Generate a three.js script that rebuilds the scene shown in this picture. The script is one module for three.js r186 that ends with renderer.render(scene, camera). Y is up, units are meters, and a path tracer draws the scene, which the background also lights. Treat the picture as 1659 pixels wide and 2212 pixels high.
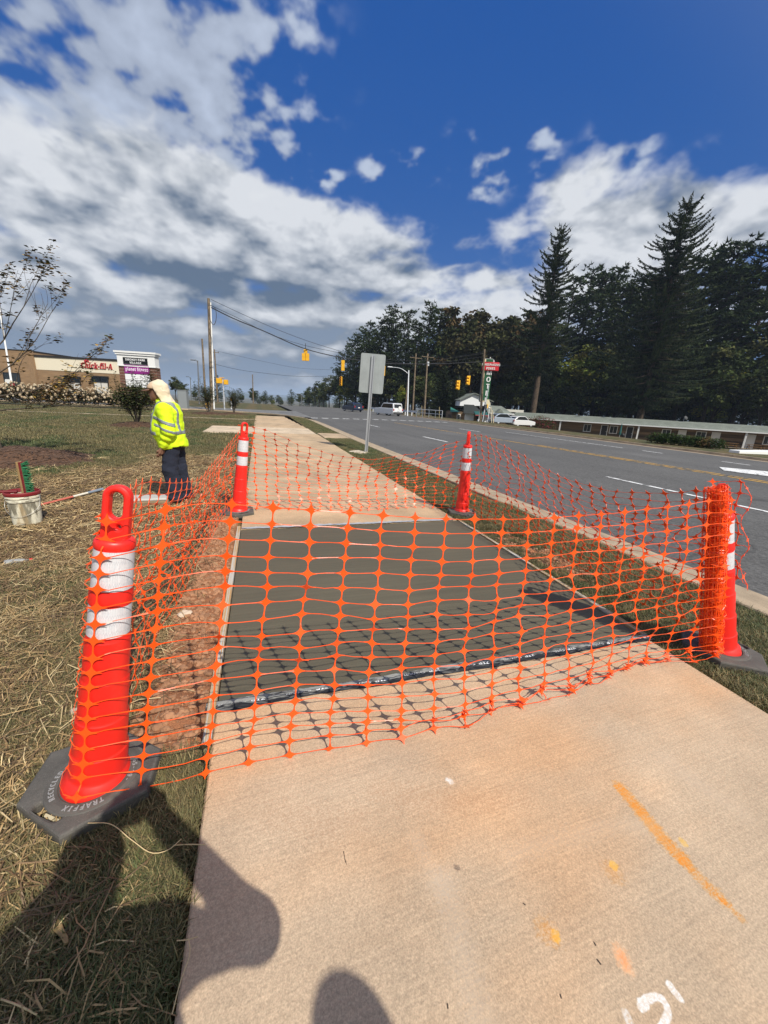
import * as THREE from 'three';
import { mergeGeometries, mergeVertices } from 'three/addons/utils/BufferGeometryUtils.js';
import { RoundedBoxGeometry } from 'three/addons/geometries/RoundedBoxGeometry.js';
import { ImprovedNoise } from 'three/addons/math/ImprovedNoise.js';
import { FontLoader } from 'three/addons/loaders/FontLoader.js';
import { TextGeometry } from 'three/addons/geometries/TextGeometry.js';

// ---------------------------------------------------------------- camera, sky, sun, exposure
const scene = new THREE.Scene();
const EYE = 1.5, FOCAL = 831, PW = 1659, PH = 2212;
const camera = new THREE.PerspectiveCamera(2 * Math.atan(PH / 2 / FOCAL) * 180 / Math.PI, 0.75, 0.02, 12000);
// columns of the camera's turn: right, up, backward
const RM = [[0.95319834, 0.03221253, -0.30062483], [0.05291854, 0.96118483, 0.27078286], [0.29767862, -0.2740184, 0.91449514]];
camera.position.set(0, EYE, 0);
camera.quaternion.setFromRotationMatrix(new THREE.Matrix4().set(
  RM[0][0], RM[0][1], RM[0][2], 0, RM[1][0], RM[1][1], RM[1][2], 0, RM[2][0], RM[2][1], RM[2][2], 0, 0, 0, 0, 1));
scene.add(camera);
const renderer = new THREE.WebGLRenderer({ antialias: true });
renderer.toneMapping = THREE.LinearToneMapping;
renderer.toneMappingExposure = 1.04;
renderer.shadowMap.enabled = true;

// survey helpers: a sight line (photo point) met with a plane or a distance gives a place on the site
const V = (x, y, z) => new THREE.Vector3(x, y, z);
function sight(u, v) {
  const a = (u - PW / 2) / FOCAL, b = -(v - PH / 2) / FOCAL;
  return V(RM[0][0] * a + RM[0][1] * b - RM[0][2], RM[1][0] * a + RM[1][1] * b - RM[1][2], RM[2][0] * a + RM[2][1] * b - RM[2][2]);
}
const onGround = (u, v, y = 0) => { const r = sight(u, v); return r.multiplyScalar((y - EYE) / r.y).add(V(0, EYE, 0)); };
const onDepth = (u, v, d) => sight(u, v).multiplyScalar(d).add(V(0, EYE, 0));
const onZ = (u, v, z) => { const r = sight(u, v); return r.multiplyScalar(z / r.z).add(V(0, EYE, 0)); };

const SUN = V(0.34, 1, 0.88).normalize();
const sun = new THREE.DirectionalLight(new THREE.Color(1, 0.94, 0.84), 5);
sun.position.copy(SUN).multiplyScalar(120).add(V(5, 0, -25));
sun.target.position.set(5, 0, -25);
sun.castShadow = true;
sun.shadow.mapSize.set(4096, 4096);
Object.assign(sun.shadow.camera, { left: -70, right: 70, top: 70, bottom: -70, near: 1, far: 300 });
scene.add(sun, sun.target);

// ---------------------------------------------------------------- noise
let seed = 7;
const rnd = () => { seed = (seed * 1664525 + 1013904223) >>> 0; return seed / 4294967296; };
const rr = (a, b) => a + (b - a) * rnd();
const reseed = (s) => { seed = s >>> 0; };
const perlin = new ImprovedNoise();
const n3 = (x, y, z) => perlin.noise(x + 31.7, y + 11.3, z + 5.9);
function fbm(x, y, z, oct = 4, gain = 0.5, lac = 2.03) { let a = 1, s = 0, t = 0; for (let i = 0; i < oct; i++) { s += a * n3(x, y, z); t += a; a *= gain; x *= lac; y *= lac; z *= lac; } return s / t; }
const clamp = (x, a = 0, b = 1) => Math.max(a, Math.min(b, x));
const sstep = (a, b, x) => { const t = clamp((x - a) / (b - a)); return t * t * (3 - 2 * t); };
const mix = (a, b, t) => a + (b - a) * t;
const mix3 = (a, b, t) => [mix(a[0], b[0], t), mix(a[1], b[1], t), mix(a[2], b[2], t)];

// ---------------------------------------------------------------- sky: air, clouds and added fill light, laid out by direction
function makeSky() {
  const W = 3072, H = 1536, data = new Float32Array(W * H * 4);
  const dirOf = (u, v) => sight(u, v).normalize();
  // cloud fields: [direction, width, height (degrees), amount]
  const fld = (list) => list.map(([u, v, w, h, a]) => { const d = dirOf(u, v); return [Math.atan2(d.x, -d.z), Math.asin(d.y), w * 0.72 * Math.PI / 180, h * 0.62 * Math.PI / 180, a]; });
  const puffs = fld([[40, 70, 20, 11, 0.9], [170, 50, 15, 11, 1], [330, 90, 15, 11, 1], [470, 40, 9, 9, 0.9], [540, 30, 6, 6, 0.6], [200, 190, 14, 9, 1], [430, 180, 9, 9, 1], [60, 210, 12, 8, 0.9], [300, 260, 14, 7, 0.9], [480, 260, 6, 6, 0.85], [570, 275, 3.2, 3, 0.75], [625, 335, 2.2, 1.8, 1.0], [400, 310, 10, 4, 0.8],
    [1055, 350, 4, 4.5, 0.8], [1160, 325, 3, 3, 0.75], [890, 345, 4, 2, 0.5], [800, 380, 2.2, 3, 0.5], [720, 395, 2.5, 2, 0.5], [915, 390, 2, 1.6, 0.55], [975, 320, 1.6, 2.5, 0.45], [1345, 335, 3.5, 3, 0.75], [1320, 300, 3, 3, 0.5], [1040, 400, 2, 2, 0.7]]);
  const bank = fld([[80, 350, 20, 4.5, 0.75], [330, 355, 14, 5, 0.8], [60, 410, 22, 5, 0.95], [330, 430, 18, 7, 1.2], [520, 450, 9, 6, 1.1], [660, 480, 7, 4.5, 1.1], [760, 510, 7, 4, 1], [420, 530, 18, 6, 1.4], [640, 560, 16, 6, 1.4], [860, 520, 6, 3, 0.75], [860, 590, 13, 4, 1.3], [1040, 605, 8, 2.6, 1.1], [70, 545, 8, 2.6, 1.0], [200, 500, 7, 3.5, 0.6], [30, 470, 9, 3, 0.6],
    [1215, 420, 4.5, 5.5, 1.0], [1290, 375, 3.5, 4.5, 0.8], [1100, 480, 3.2, 4.5, 0.7], [1010, 535, 4.5, 2.6, 0.6], [1400, 470, 10, 6, 1.2], [1600, 490, 9, 5, 1.1], [1300, 530, 9, 5, 1.1], [1600, 415, 6, 1.6, 0.6],
    [90, 600, 14, 2.2, 0.8], [240, 630, 10, 2.0, 0.8], [200, 690, 26, 3.4, 1.2], [600, 680, 26, 5, 1.3], [250, 770, 40, 5, 1.3], [650, 780, 40, 5, 1.3], [1000, 700, 26, 6, 1.2], [1500, 640, 30, 9, 1.0]]);
  const base = fld([[330, 585, 8, 1.6, 0.7], [470, 600, 12, 2.4, 1.0], [640, 640, 14, 2.6, 1.0], [820, 640, 9, 2, 0.7], [120, 735, 16, 1.8, 0.9], [420, 735, 16, 1.7, 0.8], [650, 720, 16, 1.8, 0.7], [700, 790, 22, 2.2, 1], [300, 800, 30, 2.4, 1.0], [230, 665, 10, 1.2, 0.5], [90, 560, 5, 1, 0.5], [430, 480, 8, 2, 0.25], [1400, 520, 10, 2, 0.25]]);
  const sum = (f, az, el) => {
    let s = 0, m = 0;
    const ce = Math.cos(el);
    for (const [a, e, w, h, k] of f) {
      let da = az - a; da -= Math.PI * 2 * Math.round(da / Math.PI / 2);
      const x = da * ce / w, y = (el - e) / h, q = x * x + y * y;
      if (q < 7) { const e2 = k * Math.exp(-q * 0.9); s += e2; if (e2 > m) m = e2; }
    }
    return m + 0.3 * (s - m);
  };
  for (let j = 0; j < H; j++) {
    const el = ((j + 0.5) / H - 0.5) * Math.PI, sy = Math.sin(el), cy = Math.cos(el);
    for (let i = 0; i < W; i++) {
      const phi = ((i + 0.5) / W - 0.5) * Math.PI * 2, dx = cy * Math.cos(phi), dz = cy * Math.sin(phi);
      const az = Math.atan2(dx, -dz);
      const o = (j * W + i) * 4;
      const up = Math.max(0, sy);
      // clear air: deep blue aloft, paler low down
      let c = mix3([0.010, 0.078, 0.33], [0.045, 0.17, 0.47], Math.pow(1 - up, 2.2));
      c = mix3(c, [0.36, 0.47, 0.60], Math.pow(1 - up, 9));
      // paler air and glow added round the unseen sun, to lift and neutralise shadows
      const cs = dx * SUN.x + sy * SUN.y + dz * SUN.z, fillGlow = Math.exp(-Math.acos(clamp(cs, -1, 1)) / 0.42) * sstep(0.05, 0.5, cs);
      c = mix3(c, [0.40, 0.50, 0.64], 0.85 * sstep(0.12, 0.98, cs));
      c = [c[0] + 0.75 * fillGlow, c[1] + 0.72 * fillGlow, c[2] + 0.66 * fillGlow];
      if (el > -0.02) {
        const p = 1 / (sy + 0.22), X = dx * p, Z = dz * p;
        const seen = Math.abs(az - 0.25) < 1.5 ? 1 : 0;
        let cp = sum(puffs, az, el), cb = sum(bank, az, el);
        // scattered cloud added out of view behind the camera, for whiter shadow fill
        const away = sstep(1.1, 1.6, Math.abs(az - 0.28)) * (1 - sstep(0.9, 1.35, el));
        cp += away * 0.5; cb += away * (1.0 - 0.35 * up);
        let a1 = 0, l1 = 1;
        if (cp > 0.05) {
          const w = fbm(X * 2.5, 0.4, Z * 2.5, 3) * 0.22;
          const n = n3(X * 7 + w, 3, Z * 7 - w) * 0.75 + n3(X * 15 + w * 3, 8, Z * 15) * 0.75 + fbm(X * 30 + w * 5, 2, Z * 30, 4) * 0.62;
          a1 = sstep(0.06, 1.12, n * 1.65 + cp * 0.80 - 0.36) * 0.82 * sstep(0.05, 0.38, cp);
          l1 = 0.80 + 0.35 * clamp(n + 0.3);
        }
        let a2 = 0, l2 = 1;
        if (cb > 0.05) {
          // rounded heaps, drawn out level towards the horizon
          const sx = dx * 4.6, sz = dz * 4.6, sE = 10.5 * (1 - Math.exp(-1.1 * el));
          const wv = fbm(sx * 0.8, sE * 0.8, sz * 0.8, 2) * 0.5;
          const f = (e) => fbm(sx + wv, e, sz + wv, 3, 0.5) * 0.75 + (0.36 - Math.abs(fbm(sx * 2.1, e * 2.1 + wv, sz * 2.1, 5, 0.56))) * 0.75;
          const n = f(sE), nu = f(sE + 0.42);
          a2 = sstep(0.30, 0.92, cb * 0.80 + n * 1.25 - 0.20) * sstep(0.05, 0.3, cb);
          const bd = sum(base, az, el);
          l2 = clamp(0.80 + (n - nu) * 1.05 - clamp(bd + away * 0.2) * (0.62 + n * 0.5) + fbm(sx * 2.4, sE * 3, sz * 2.4, 4) * 0.55, 0.22, 1.1);
          l2 *= 1 - 0.22 * (1 - sstep(0.05, 0.32, el));
        }
        const w1 = [0.50 * l1, 0.56 * l1, 0.66 * l1];
        const w2 = mix3([0.115, 0.165, 0.24], [0.74, 0.765, 0.80], clamp((l2 - 0.22) / 0.72));
        c = mix3(c, w1, a1);
        c = mix3(c, w2, a2 * 0.95);
      } else c = mix3(c, [0.10, 0.10, 0.09], sstep(0.02, 0.2, -el));
      data[o] = c[0]; data[o + 1] = c[1]; data[o + 2] = c[2]; data[o + 3] = 1;
    }
  }
  const t = new THREE.DataTexture(data, W, H, THREE.RGBAFormat, THREE.FloatType);
  t.mapping = THREE.EquirectangularReflectionMapping;
  t.magFilter = t.minFilter = THREE.LinearFilter;
  t.needsUpdate = true;
  return t;
}
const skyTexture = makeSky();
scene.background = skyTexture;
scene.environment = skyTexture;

// ---------------------------------------------------------------- bookkeeping
const taken = new Map();
function numbered(n) { const k = taken.get(n) ?? 0; taken.set(n, k + 1); return k ? `${n}_${String(k).padStart(3, '0')}` : n; }
function shade(o) { o.traverse((m) => { if (m.isMesh) { m.castShadow = true; m.receiveShadow = true; } }); return o; }
function tag(o, label, category, group) { o.userData.label = label; o.userData.category = category; if (group) o.userData.group = group; return o; }
function thing(name, label, category, pos = [0, 0, 0], turn = 0, group) {
  const o = new THREE.Group(); o.name = numbered(name); o.position.set(...pos); o.rotation.y = turn; scene.add(o);
  return tag(o, label, category, group);
}
function part(name, geo, mat, parent) { const m = new THREE.Mesh(Array.isArray(geo) ? join(geo) : geo, mat); m.name = name; m.castShadow = m.receiveShadow = true; parent.add(m); return m; }
function single(name, label, category, geo, mat, pos = [0, 0, 0], turn = 0, group) { const m = part(numbered(name), geo, mat, scene); m.position.set(...pos); m.rotation.y = turn; return tag(m, label, category, group); }
function setting(name, geo, mat, kind = 'structure') { const m = geo.isObject3D ? geo : new THREE.Mesh(Array.isArray(geo) ? join(geo) : geo, mat); m.name = numbered(name); m.castShadow = m.receiveShadow = true; m.userData.kind = kind; scene.add(m); return m; }
function clone(o, pos, turn, label, group) { const c = o.clone(); c.name = numbered(o.name.replace(/_\d+$/, '')); c.userData = { ...o.userData }; if (label) c.userData.label = label; if (group) c.userData.group = group; if (pos) c.position.set(...pos); if (turn !== undefined) c.rotation.y = turn; scene.add(c); return c; }

// ---------------------------------------------------------------- geometry helpers
function plain(g) { const q = g.index ? g.toNonIndexed() : g; for (const k of Object.keys(q.attributes)) if (!['position', 'normal', 'uv'].includes(k)) q.deleteAttribute(k); if (!q.attributes.normal) q.computeVertexNormals(); if (!q.attributes.uv) q.setAttribute('uv', new THREE.BufferAttribute(new Float32Array(q.attributes.position.count * 2), 2)); q.morphAttributes = {}; return q; }
const join = (list) => list.length === 1 ? plain(list[0]) : mergeGeometries(list.map(plain));
const bx = (x, y, z, w, h, d, r = 0) => (r ? new RoundedBoxGeometry(w, h, d, 2, r) : new THREE.BoxGeometry(w, h, d)).translate(x, y, z);
function bar(a, b, r0, r1 = r0, n = 8) { const d = b.clone().sub(a), L = d.length(), g = new THREE.CylinderGeometry(r1, r0, L, n, 1).translate(0, L / 2, 0); g.applyQuaternion(new THREE.Quaternion().setFromUnitVectors(V(0, 1, 0), d.normalize())); return g.translate(a.x, a.y, a.z); }
function tube(pts, r, seg = 24, n = 6, closed = false) { return new THREE.TubeGeometry(new THREE.CatmullRomCurve3(pts, closed), seg, r, n, closed); }
function lathe(prof, n = 32) { return new THREE.LatheGeometry(prof.map(([r, y]) => new THREE.Vector2(r, y)), n); }
function shapeOf(pts) { const s = new THREE.Shape(); pts.forEach(([x, y], i) => i ? s.lineTo(x, y) : s.moveTo(x, y)); s.closePath(); return s; }
function extrude(shape, depth, bevel = 0, seg = 1, curve = 10) { return new THREE.ExtrudeGeometry(shape, { depth, bevelEnabled: bevel > 0, bevelSize: bevel, bevelThickness: bevel, bevelOffset: -bevel, bevelSegments: seg, curveSegments: curve }); }
function roundedRect(w, h, r) { const s = new THREE.Shape(), x = -w / 2, y = -h / 2; s.moveTo(x + r, y); s.lineTo(x + w - r, y); s.absarc(x + w - r, y + r, r, -Math.PI / 2, 0); s.lineTo(x + w, y + h - r); s.absarc(x + w - r, y + h - r, r, 0, Math.PI / 2); s.lineTo(x + r, y + h); s.absarc(x + r, y + h - r, r, Math.PI / 2, Math.PI); s.lineTo(x, y + r); s.absarc(x + r, y + r, r, Math.PI, Math.PI * 1.5); return s; }
// a sheet over a grid of (i, j) with position f and uv in metres
function sheet(nu, nv, f, uvf) {
  const pos = [], uv = [], idx = [];
  for (let j = 0; j <= nv; j++) for (let i = 0; i <= nu; i++) { const p = f(i / nu, j / nv); pos.push(p[0], p[1], p[2]); const q = uvf ? uvf(p, i / nu, j / nv) : [p[0], -p[2]]; uv.push(q[0], q[1]); }
  for (let j = 0; j < nv; j++) for (let i = 0; i < nu; i++) { const a = j * (nu + 1) + i, b = a + 1, c = a + nu + 1, d = c + 1; idx.push(a, b, d, a, d, c); }
  const g = new THREE.BufferGeometry(); g.setAttribute('position', new THREE.Float32BufferAttribute(pos, 3)); g.setAttribute('uv', new THREE.Float32BufferAttribute(uv, 2)); g.setIndex(idx); g.computeVertexNormals();
  return g;
}
function polySheet(pts, y) { const s = shapeOf(pts.map(([x, z]) => [x, -z])); const g = new THREE.ShapeGeometry(s); g.rotateX(-Math.PI / 2); g.translate(0, y, 0); return g; }
// closed slab with a worn (chamfered) top edge; uv in metres over the top
function slabGeo(x0, x1, z0, z1, top, t, b = 0.006, wav = 0) {
  const ring = (ins, y) => [[x0 + ins, y, z0 + ins], [x1 - ins, y, z0 + ins], [x1 - ins, y, z1 - ins], [x0 + ins, y, z1 - ins]];
  const A = ring(b, top), B = ring(0, top - b), C = ring(0, top - t), pos = [], uv = [];
  const quad = (p, q, r, s) => { for (const k of [p, q, r, p, r, s]) { pos.push(...k); uv.push(k[0], -k[2] + (k[1] - top)); } };
  quad(A[3], A[2], A[1], A[0]);
  for (let i = 0; i < 4; i++) { const k = (i + 1) % 4; quad(A[i], A[k], B[k], B[i]); quad(B[i], B[k], C[k], C[i]); }
  const g = new THREE.BufferGeometry(); g.setAttribute('position', new THREE.Float32BufferAttribute(pos, 3)); g.setAttribute('uv', new THREE.Float32BufferAttribute(uv, 2)); g.computeVertexNormals();
  return g;
}
// naive surface nets over a distance field
function nets(sdf, lo, hi, h) {
  const n = [0, 1, 2].map((k) => Math.ceil((hi[k] - lo[k]) / h) + 1), [nx, ny, nz] = n, val = new Float32Array(nx * ny * nz);
  for (let k = 0, q = 0; k < nz; k++) for (let j = 0; j < ny; j++) for (let i = 0; i < nx; i++, q++) val[q] = sdf(lo[0] + i * h, lo[1] + j * h, lo[2] + k * h);
  const id = new Int32Array(nx * ny * nz).fill(-1), pos = [], idx = [], st = [1, nx, nx * ny];
  const cor = []; for (let c = 0; c < 8; c++) cor.push([c & 1, (c >> 1) & 1, c >> 2]);
  for (let k = 0; k < nz - 1; k++) for (let j = 0; j < ny - 1; j++) for (let i = 0; i < nx - 1; i++) {
    const q = i + j * nx + k * nx * ny; let m = 0; const v = [];
    for (let c = 0; c < 8; c++) { const w = val[q + cor[c][0] + cor[c][1] * nx + cor[c][2] * nx * ny]; v.push(w); if (w < 0) m |= 1 << c; }
    if (m === 0 || m === 255) continue;
    let sx = 0, sy = 0, sz = 0, ct = 0;
    for (let a = 0; a < 8; a++) for (let ax = 0; ax < 3; ax++) { if (a & (1 << ax)) continue; const b = a | (1 << ax); if ((v[a] < 0) === (v[b] < 0)) continue; const t = v[a] / (v[a] - v[b]); sx += cor[a][0] + (ax === 0 ? t : 0); sy += cor[a][1] + (ax === 1 ? t : 0); sz += cor[a][2] + (ax === 2 ? t : 0); ct++; }
    id[q] = pos.length / 3; pos.push(lo[0] + (i + sx / ct) * h, lo[1] + (j + sy / ct) * h, lo[2] + (k + sz / ct) * h);
  }
  for (let k = 1; k < nz - 1; k++) for (let j = 1; j < ny - 1; j++) for (let i = 1; i < nx - 1; i++) {
    const q = i + j * nx + k * nx * ny;
    for (let ax = 0; ax < 3; ax++) {
      const w0 = val[q] < 0, w1 = val[q + st[ax]] < 0; if (w0 === w1) continue;
      const u = st[(ax + 1) % 3], w = st[(ax + 2) % 3], A = id[q], B = id[q - u], C = id[q - u - w], D = id[q - w];
      if (A < 0 || B < 0 || C < 0 || D < 0) continue;
      if (w0) idx.push(A, B, C, A, C, D); else idx.push(A, C, B, A, D, C);
    }
  }
  const g = new THREE.BufferGeometry(); g.setAttribute('position', new THREE.Float32BufferAttribute(pos, 3)); g.setIndex(idx); g.computeVertexNormals();
  g.setAttribute('uv', new THREE.Float32BufferAttribute(new Float32Array(pos.length / 3 * 2).map((_, i) => pos[(i >> 1) * 3 + (i & 1)]), 2));
  return g;
}
function capsule(ax, ay, az, bx_, by, bz, ra, rb) { const dx = bx_ - ax, dy = by - ay, dz = bz - az, L2 = dx * dx + dy * dy + dz * dz; return (x, y, z) => { const t = clamp(((x - ax) * dx + (y - ay) * dy + (z - az) * dz) / L2), ex = x - ax - dx * t, ey = y - ay - dy * t, ez = z - az - dz * t; return Math.sqrt(ex * ex + ey * ey + ez * ez) - (ra + (rb - ra) * t); }; }
function ellipsoid(cx, cy, cz, a, b, c) { return (x, y, z) => { const p = (x - cx) / a, q = (y - cy) / b, r = (z - cz) / c, k = Math.sqrt(p * p + q * q + r * r); return (k - 1) * Math.min(a, b, c) * (k < 1 ? 1 : (0.6 + 0.4)); }; }
const smin = (a, b, k) => { const h = Math.max(k - Math.abs(a - b), 0) / k; return Math.min(a, b) - h * h * k * 0.25; };
const blend = (fs, k) => (x, y, z) => { let d = 9; for (const f of fs) d = smin(d, f(x, y, z), k); return d; };

// ---------------------------------------------------------------- material helpers
function texData(w, h, f, srgb = true, rep = true) {
  const d = new Uint8Array(w * h * 4);
  for (let j = 0; j < h; j++) for (let i = 0; i < w; i++) { const c = f(i / w, j / h, i, j), o = (j * w + i) * 4; d[o] = clamp(c[0]) * 255; d[o + 1] = clamp(c[1]) * 255; d[o + 2] = clamp(c[2]) * 255; d[o + 3] = c.length > 3 ? clamp(c[3]) * 255 : 255; }
  const t = new THREE.DataTexture(d, w, h); t.magFilter = THREE.LinearFilter; t.minFilter = THREE.LinearMipmapLinearFilter; t.generateMipmaps = true;
  if (srgb) t.colorSpace = THREE.SRGBColorSpace; t.wrapS = t.wrapT = rep ? THREE.RepeatWrapping : THREE.ClampToEdgeWrapping; t.needsUpdate = true; return t;
}
// periodic value noise on a p x p lattice, u and v in 0..1
function tileNoise(sd) { reseed(sd); const T = new Float32Array(65536).map(() => rnd()); return (u, v, p, q = p) => { const x = u * p, y = v * q, i = Math.floor(x), j = Math.floor(y), a = x - i, b = y - j, s = a * a * (3 - 2 * a), t = b * b * (3 - 2 * b), g = (m, n) => T[(((m % p + p) % p) * 131 + ((n % q + q) % q) * 517 + p * 7 + q * 3) & 65535]; return mix(mix(g(i, j), g(i + 1, j), s), mix(g(i, j + 1), g(i + 1, j + 1), s), t) - 0.5; }; }
const tn = tileNoise(99);
const tfbm = (u, v, p, o = 4, g = 0.55) => { let a = 1, s = 0, t = 0; for (let i = 0; i < o; i++) { s += a * tn(u, v, p << i); t += a; a *= g; } return s / t; };
function std(color, rough = 0.8, more = {}) { const m = new THREE.MeshStandardMaterial({ roughness: rough, side: THREE.DoubleSide, ...more }); if (Array.isArray(color)) m.color.setRGB(...color); else m.color.set(color); return m; }
function phys(color, rough = 0.5, more = {}) { const m = new THREE.MeshPhysicalMaterial({ roughness: rough, side: THREE.DoubleSide, ...more }); if (Array.isArray(color)) m.color.setRGB(...color); else m.color.set(color); return m; }
function canvasTex(w, h, draw, rep = false) { const c = document.createElement('canvas'); c.width = w; c.height = h; const g = c.getContext('2d'); draw(g, w, h); const t = new THREE.CanvasTexture(c); t.colorSpace = THREE.SRGBColorSpace; t.magFilter = THREE.LinearFilter; if (rep) t.wrapS = t.wrapT = THREE.RepeatWrapping; return t; }
function rep(t, x, y = x) { const c = t.clone(); c.repeat.set(x, y); c.needsUpdate = true; return c; }
const font = await new FontLoader().loadAsync('fonts/droid/droid_sans_bold.typeface.json');
const fontSerif = await new FontLoader().loadAsync('fonts/droid/droid_serif_bold.typeface.json');
const text = (s, size, depth, f = font) => { const g = new TextGeometry(s, { font: f, size, depth, curveSegments: 4, bevelEnabled: false }); g.computeBoundingBox(); const b = g.boundingBox; return g.translate(-(b.min.x + b.max.x) / 2, -(b.min.y + b.max.y) / 2, 0); };
// ---------------------------------------------------------------- surfaces of the setting
const concreteTex = texData(1024, 1024, (u, v) => { const a = tfbm(u, v, 5, 6), f = tn(u, v, 512), s = tn(u + 0.3, v, 256), l = tn(u, v, 8, 420); const k = 0.60 + a * 0.22 + f * 0.12 + (s > 0.42 ? -0.12 : 0) + l * 0.03; return [k * 1.13, k * 0.985, k * 0.80]; });
const concreteBump = texData(1024, 1024, (u, v) => { const k = 0.5 + tn(u, v, 6, 400) * 0.5 + tn(u, v, 512) * 0.35 + tn(u, v, 60) * 0.15; return [k, k, k]; }, false);
const mConcrete = std([0.95, 0.95, 0.95], 0.9, { map: rep(concreteTex, 0.5), bumpMap: rep(concreteBump, 0.8), bumpScale: 0.0012 });
const mConcretePale = std([1.22, 1.3, 1.42], 0.9, { map: rep(concreteTex, 0.5), bumpMap: rep(concreteBump, 0.8), bumpScale: 0.0012 });
const mCurb = std([0.86, 0.90, 0.96], 0.92, { map: rep(concreteTex, 0.8), bumpMap: rep(concreteBump, 1), bumpScale: 0.002 });

const gxz = (u, v) => { const p = onGround(u, v); return [p.x, p.z]; };
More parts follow.
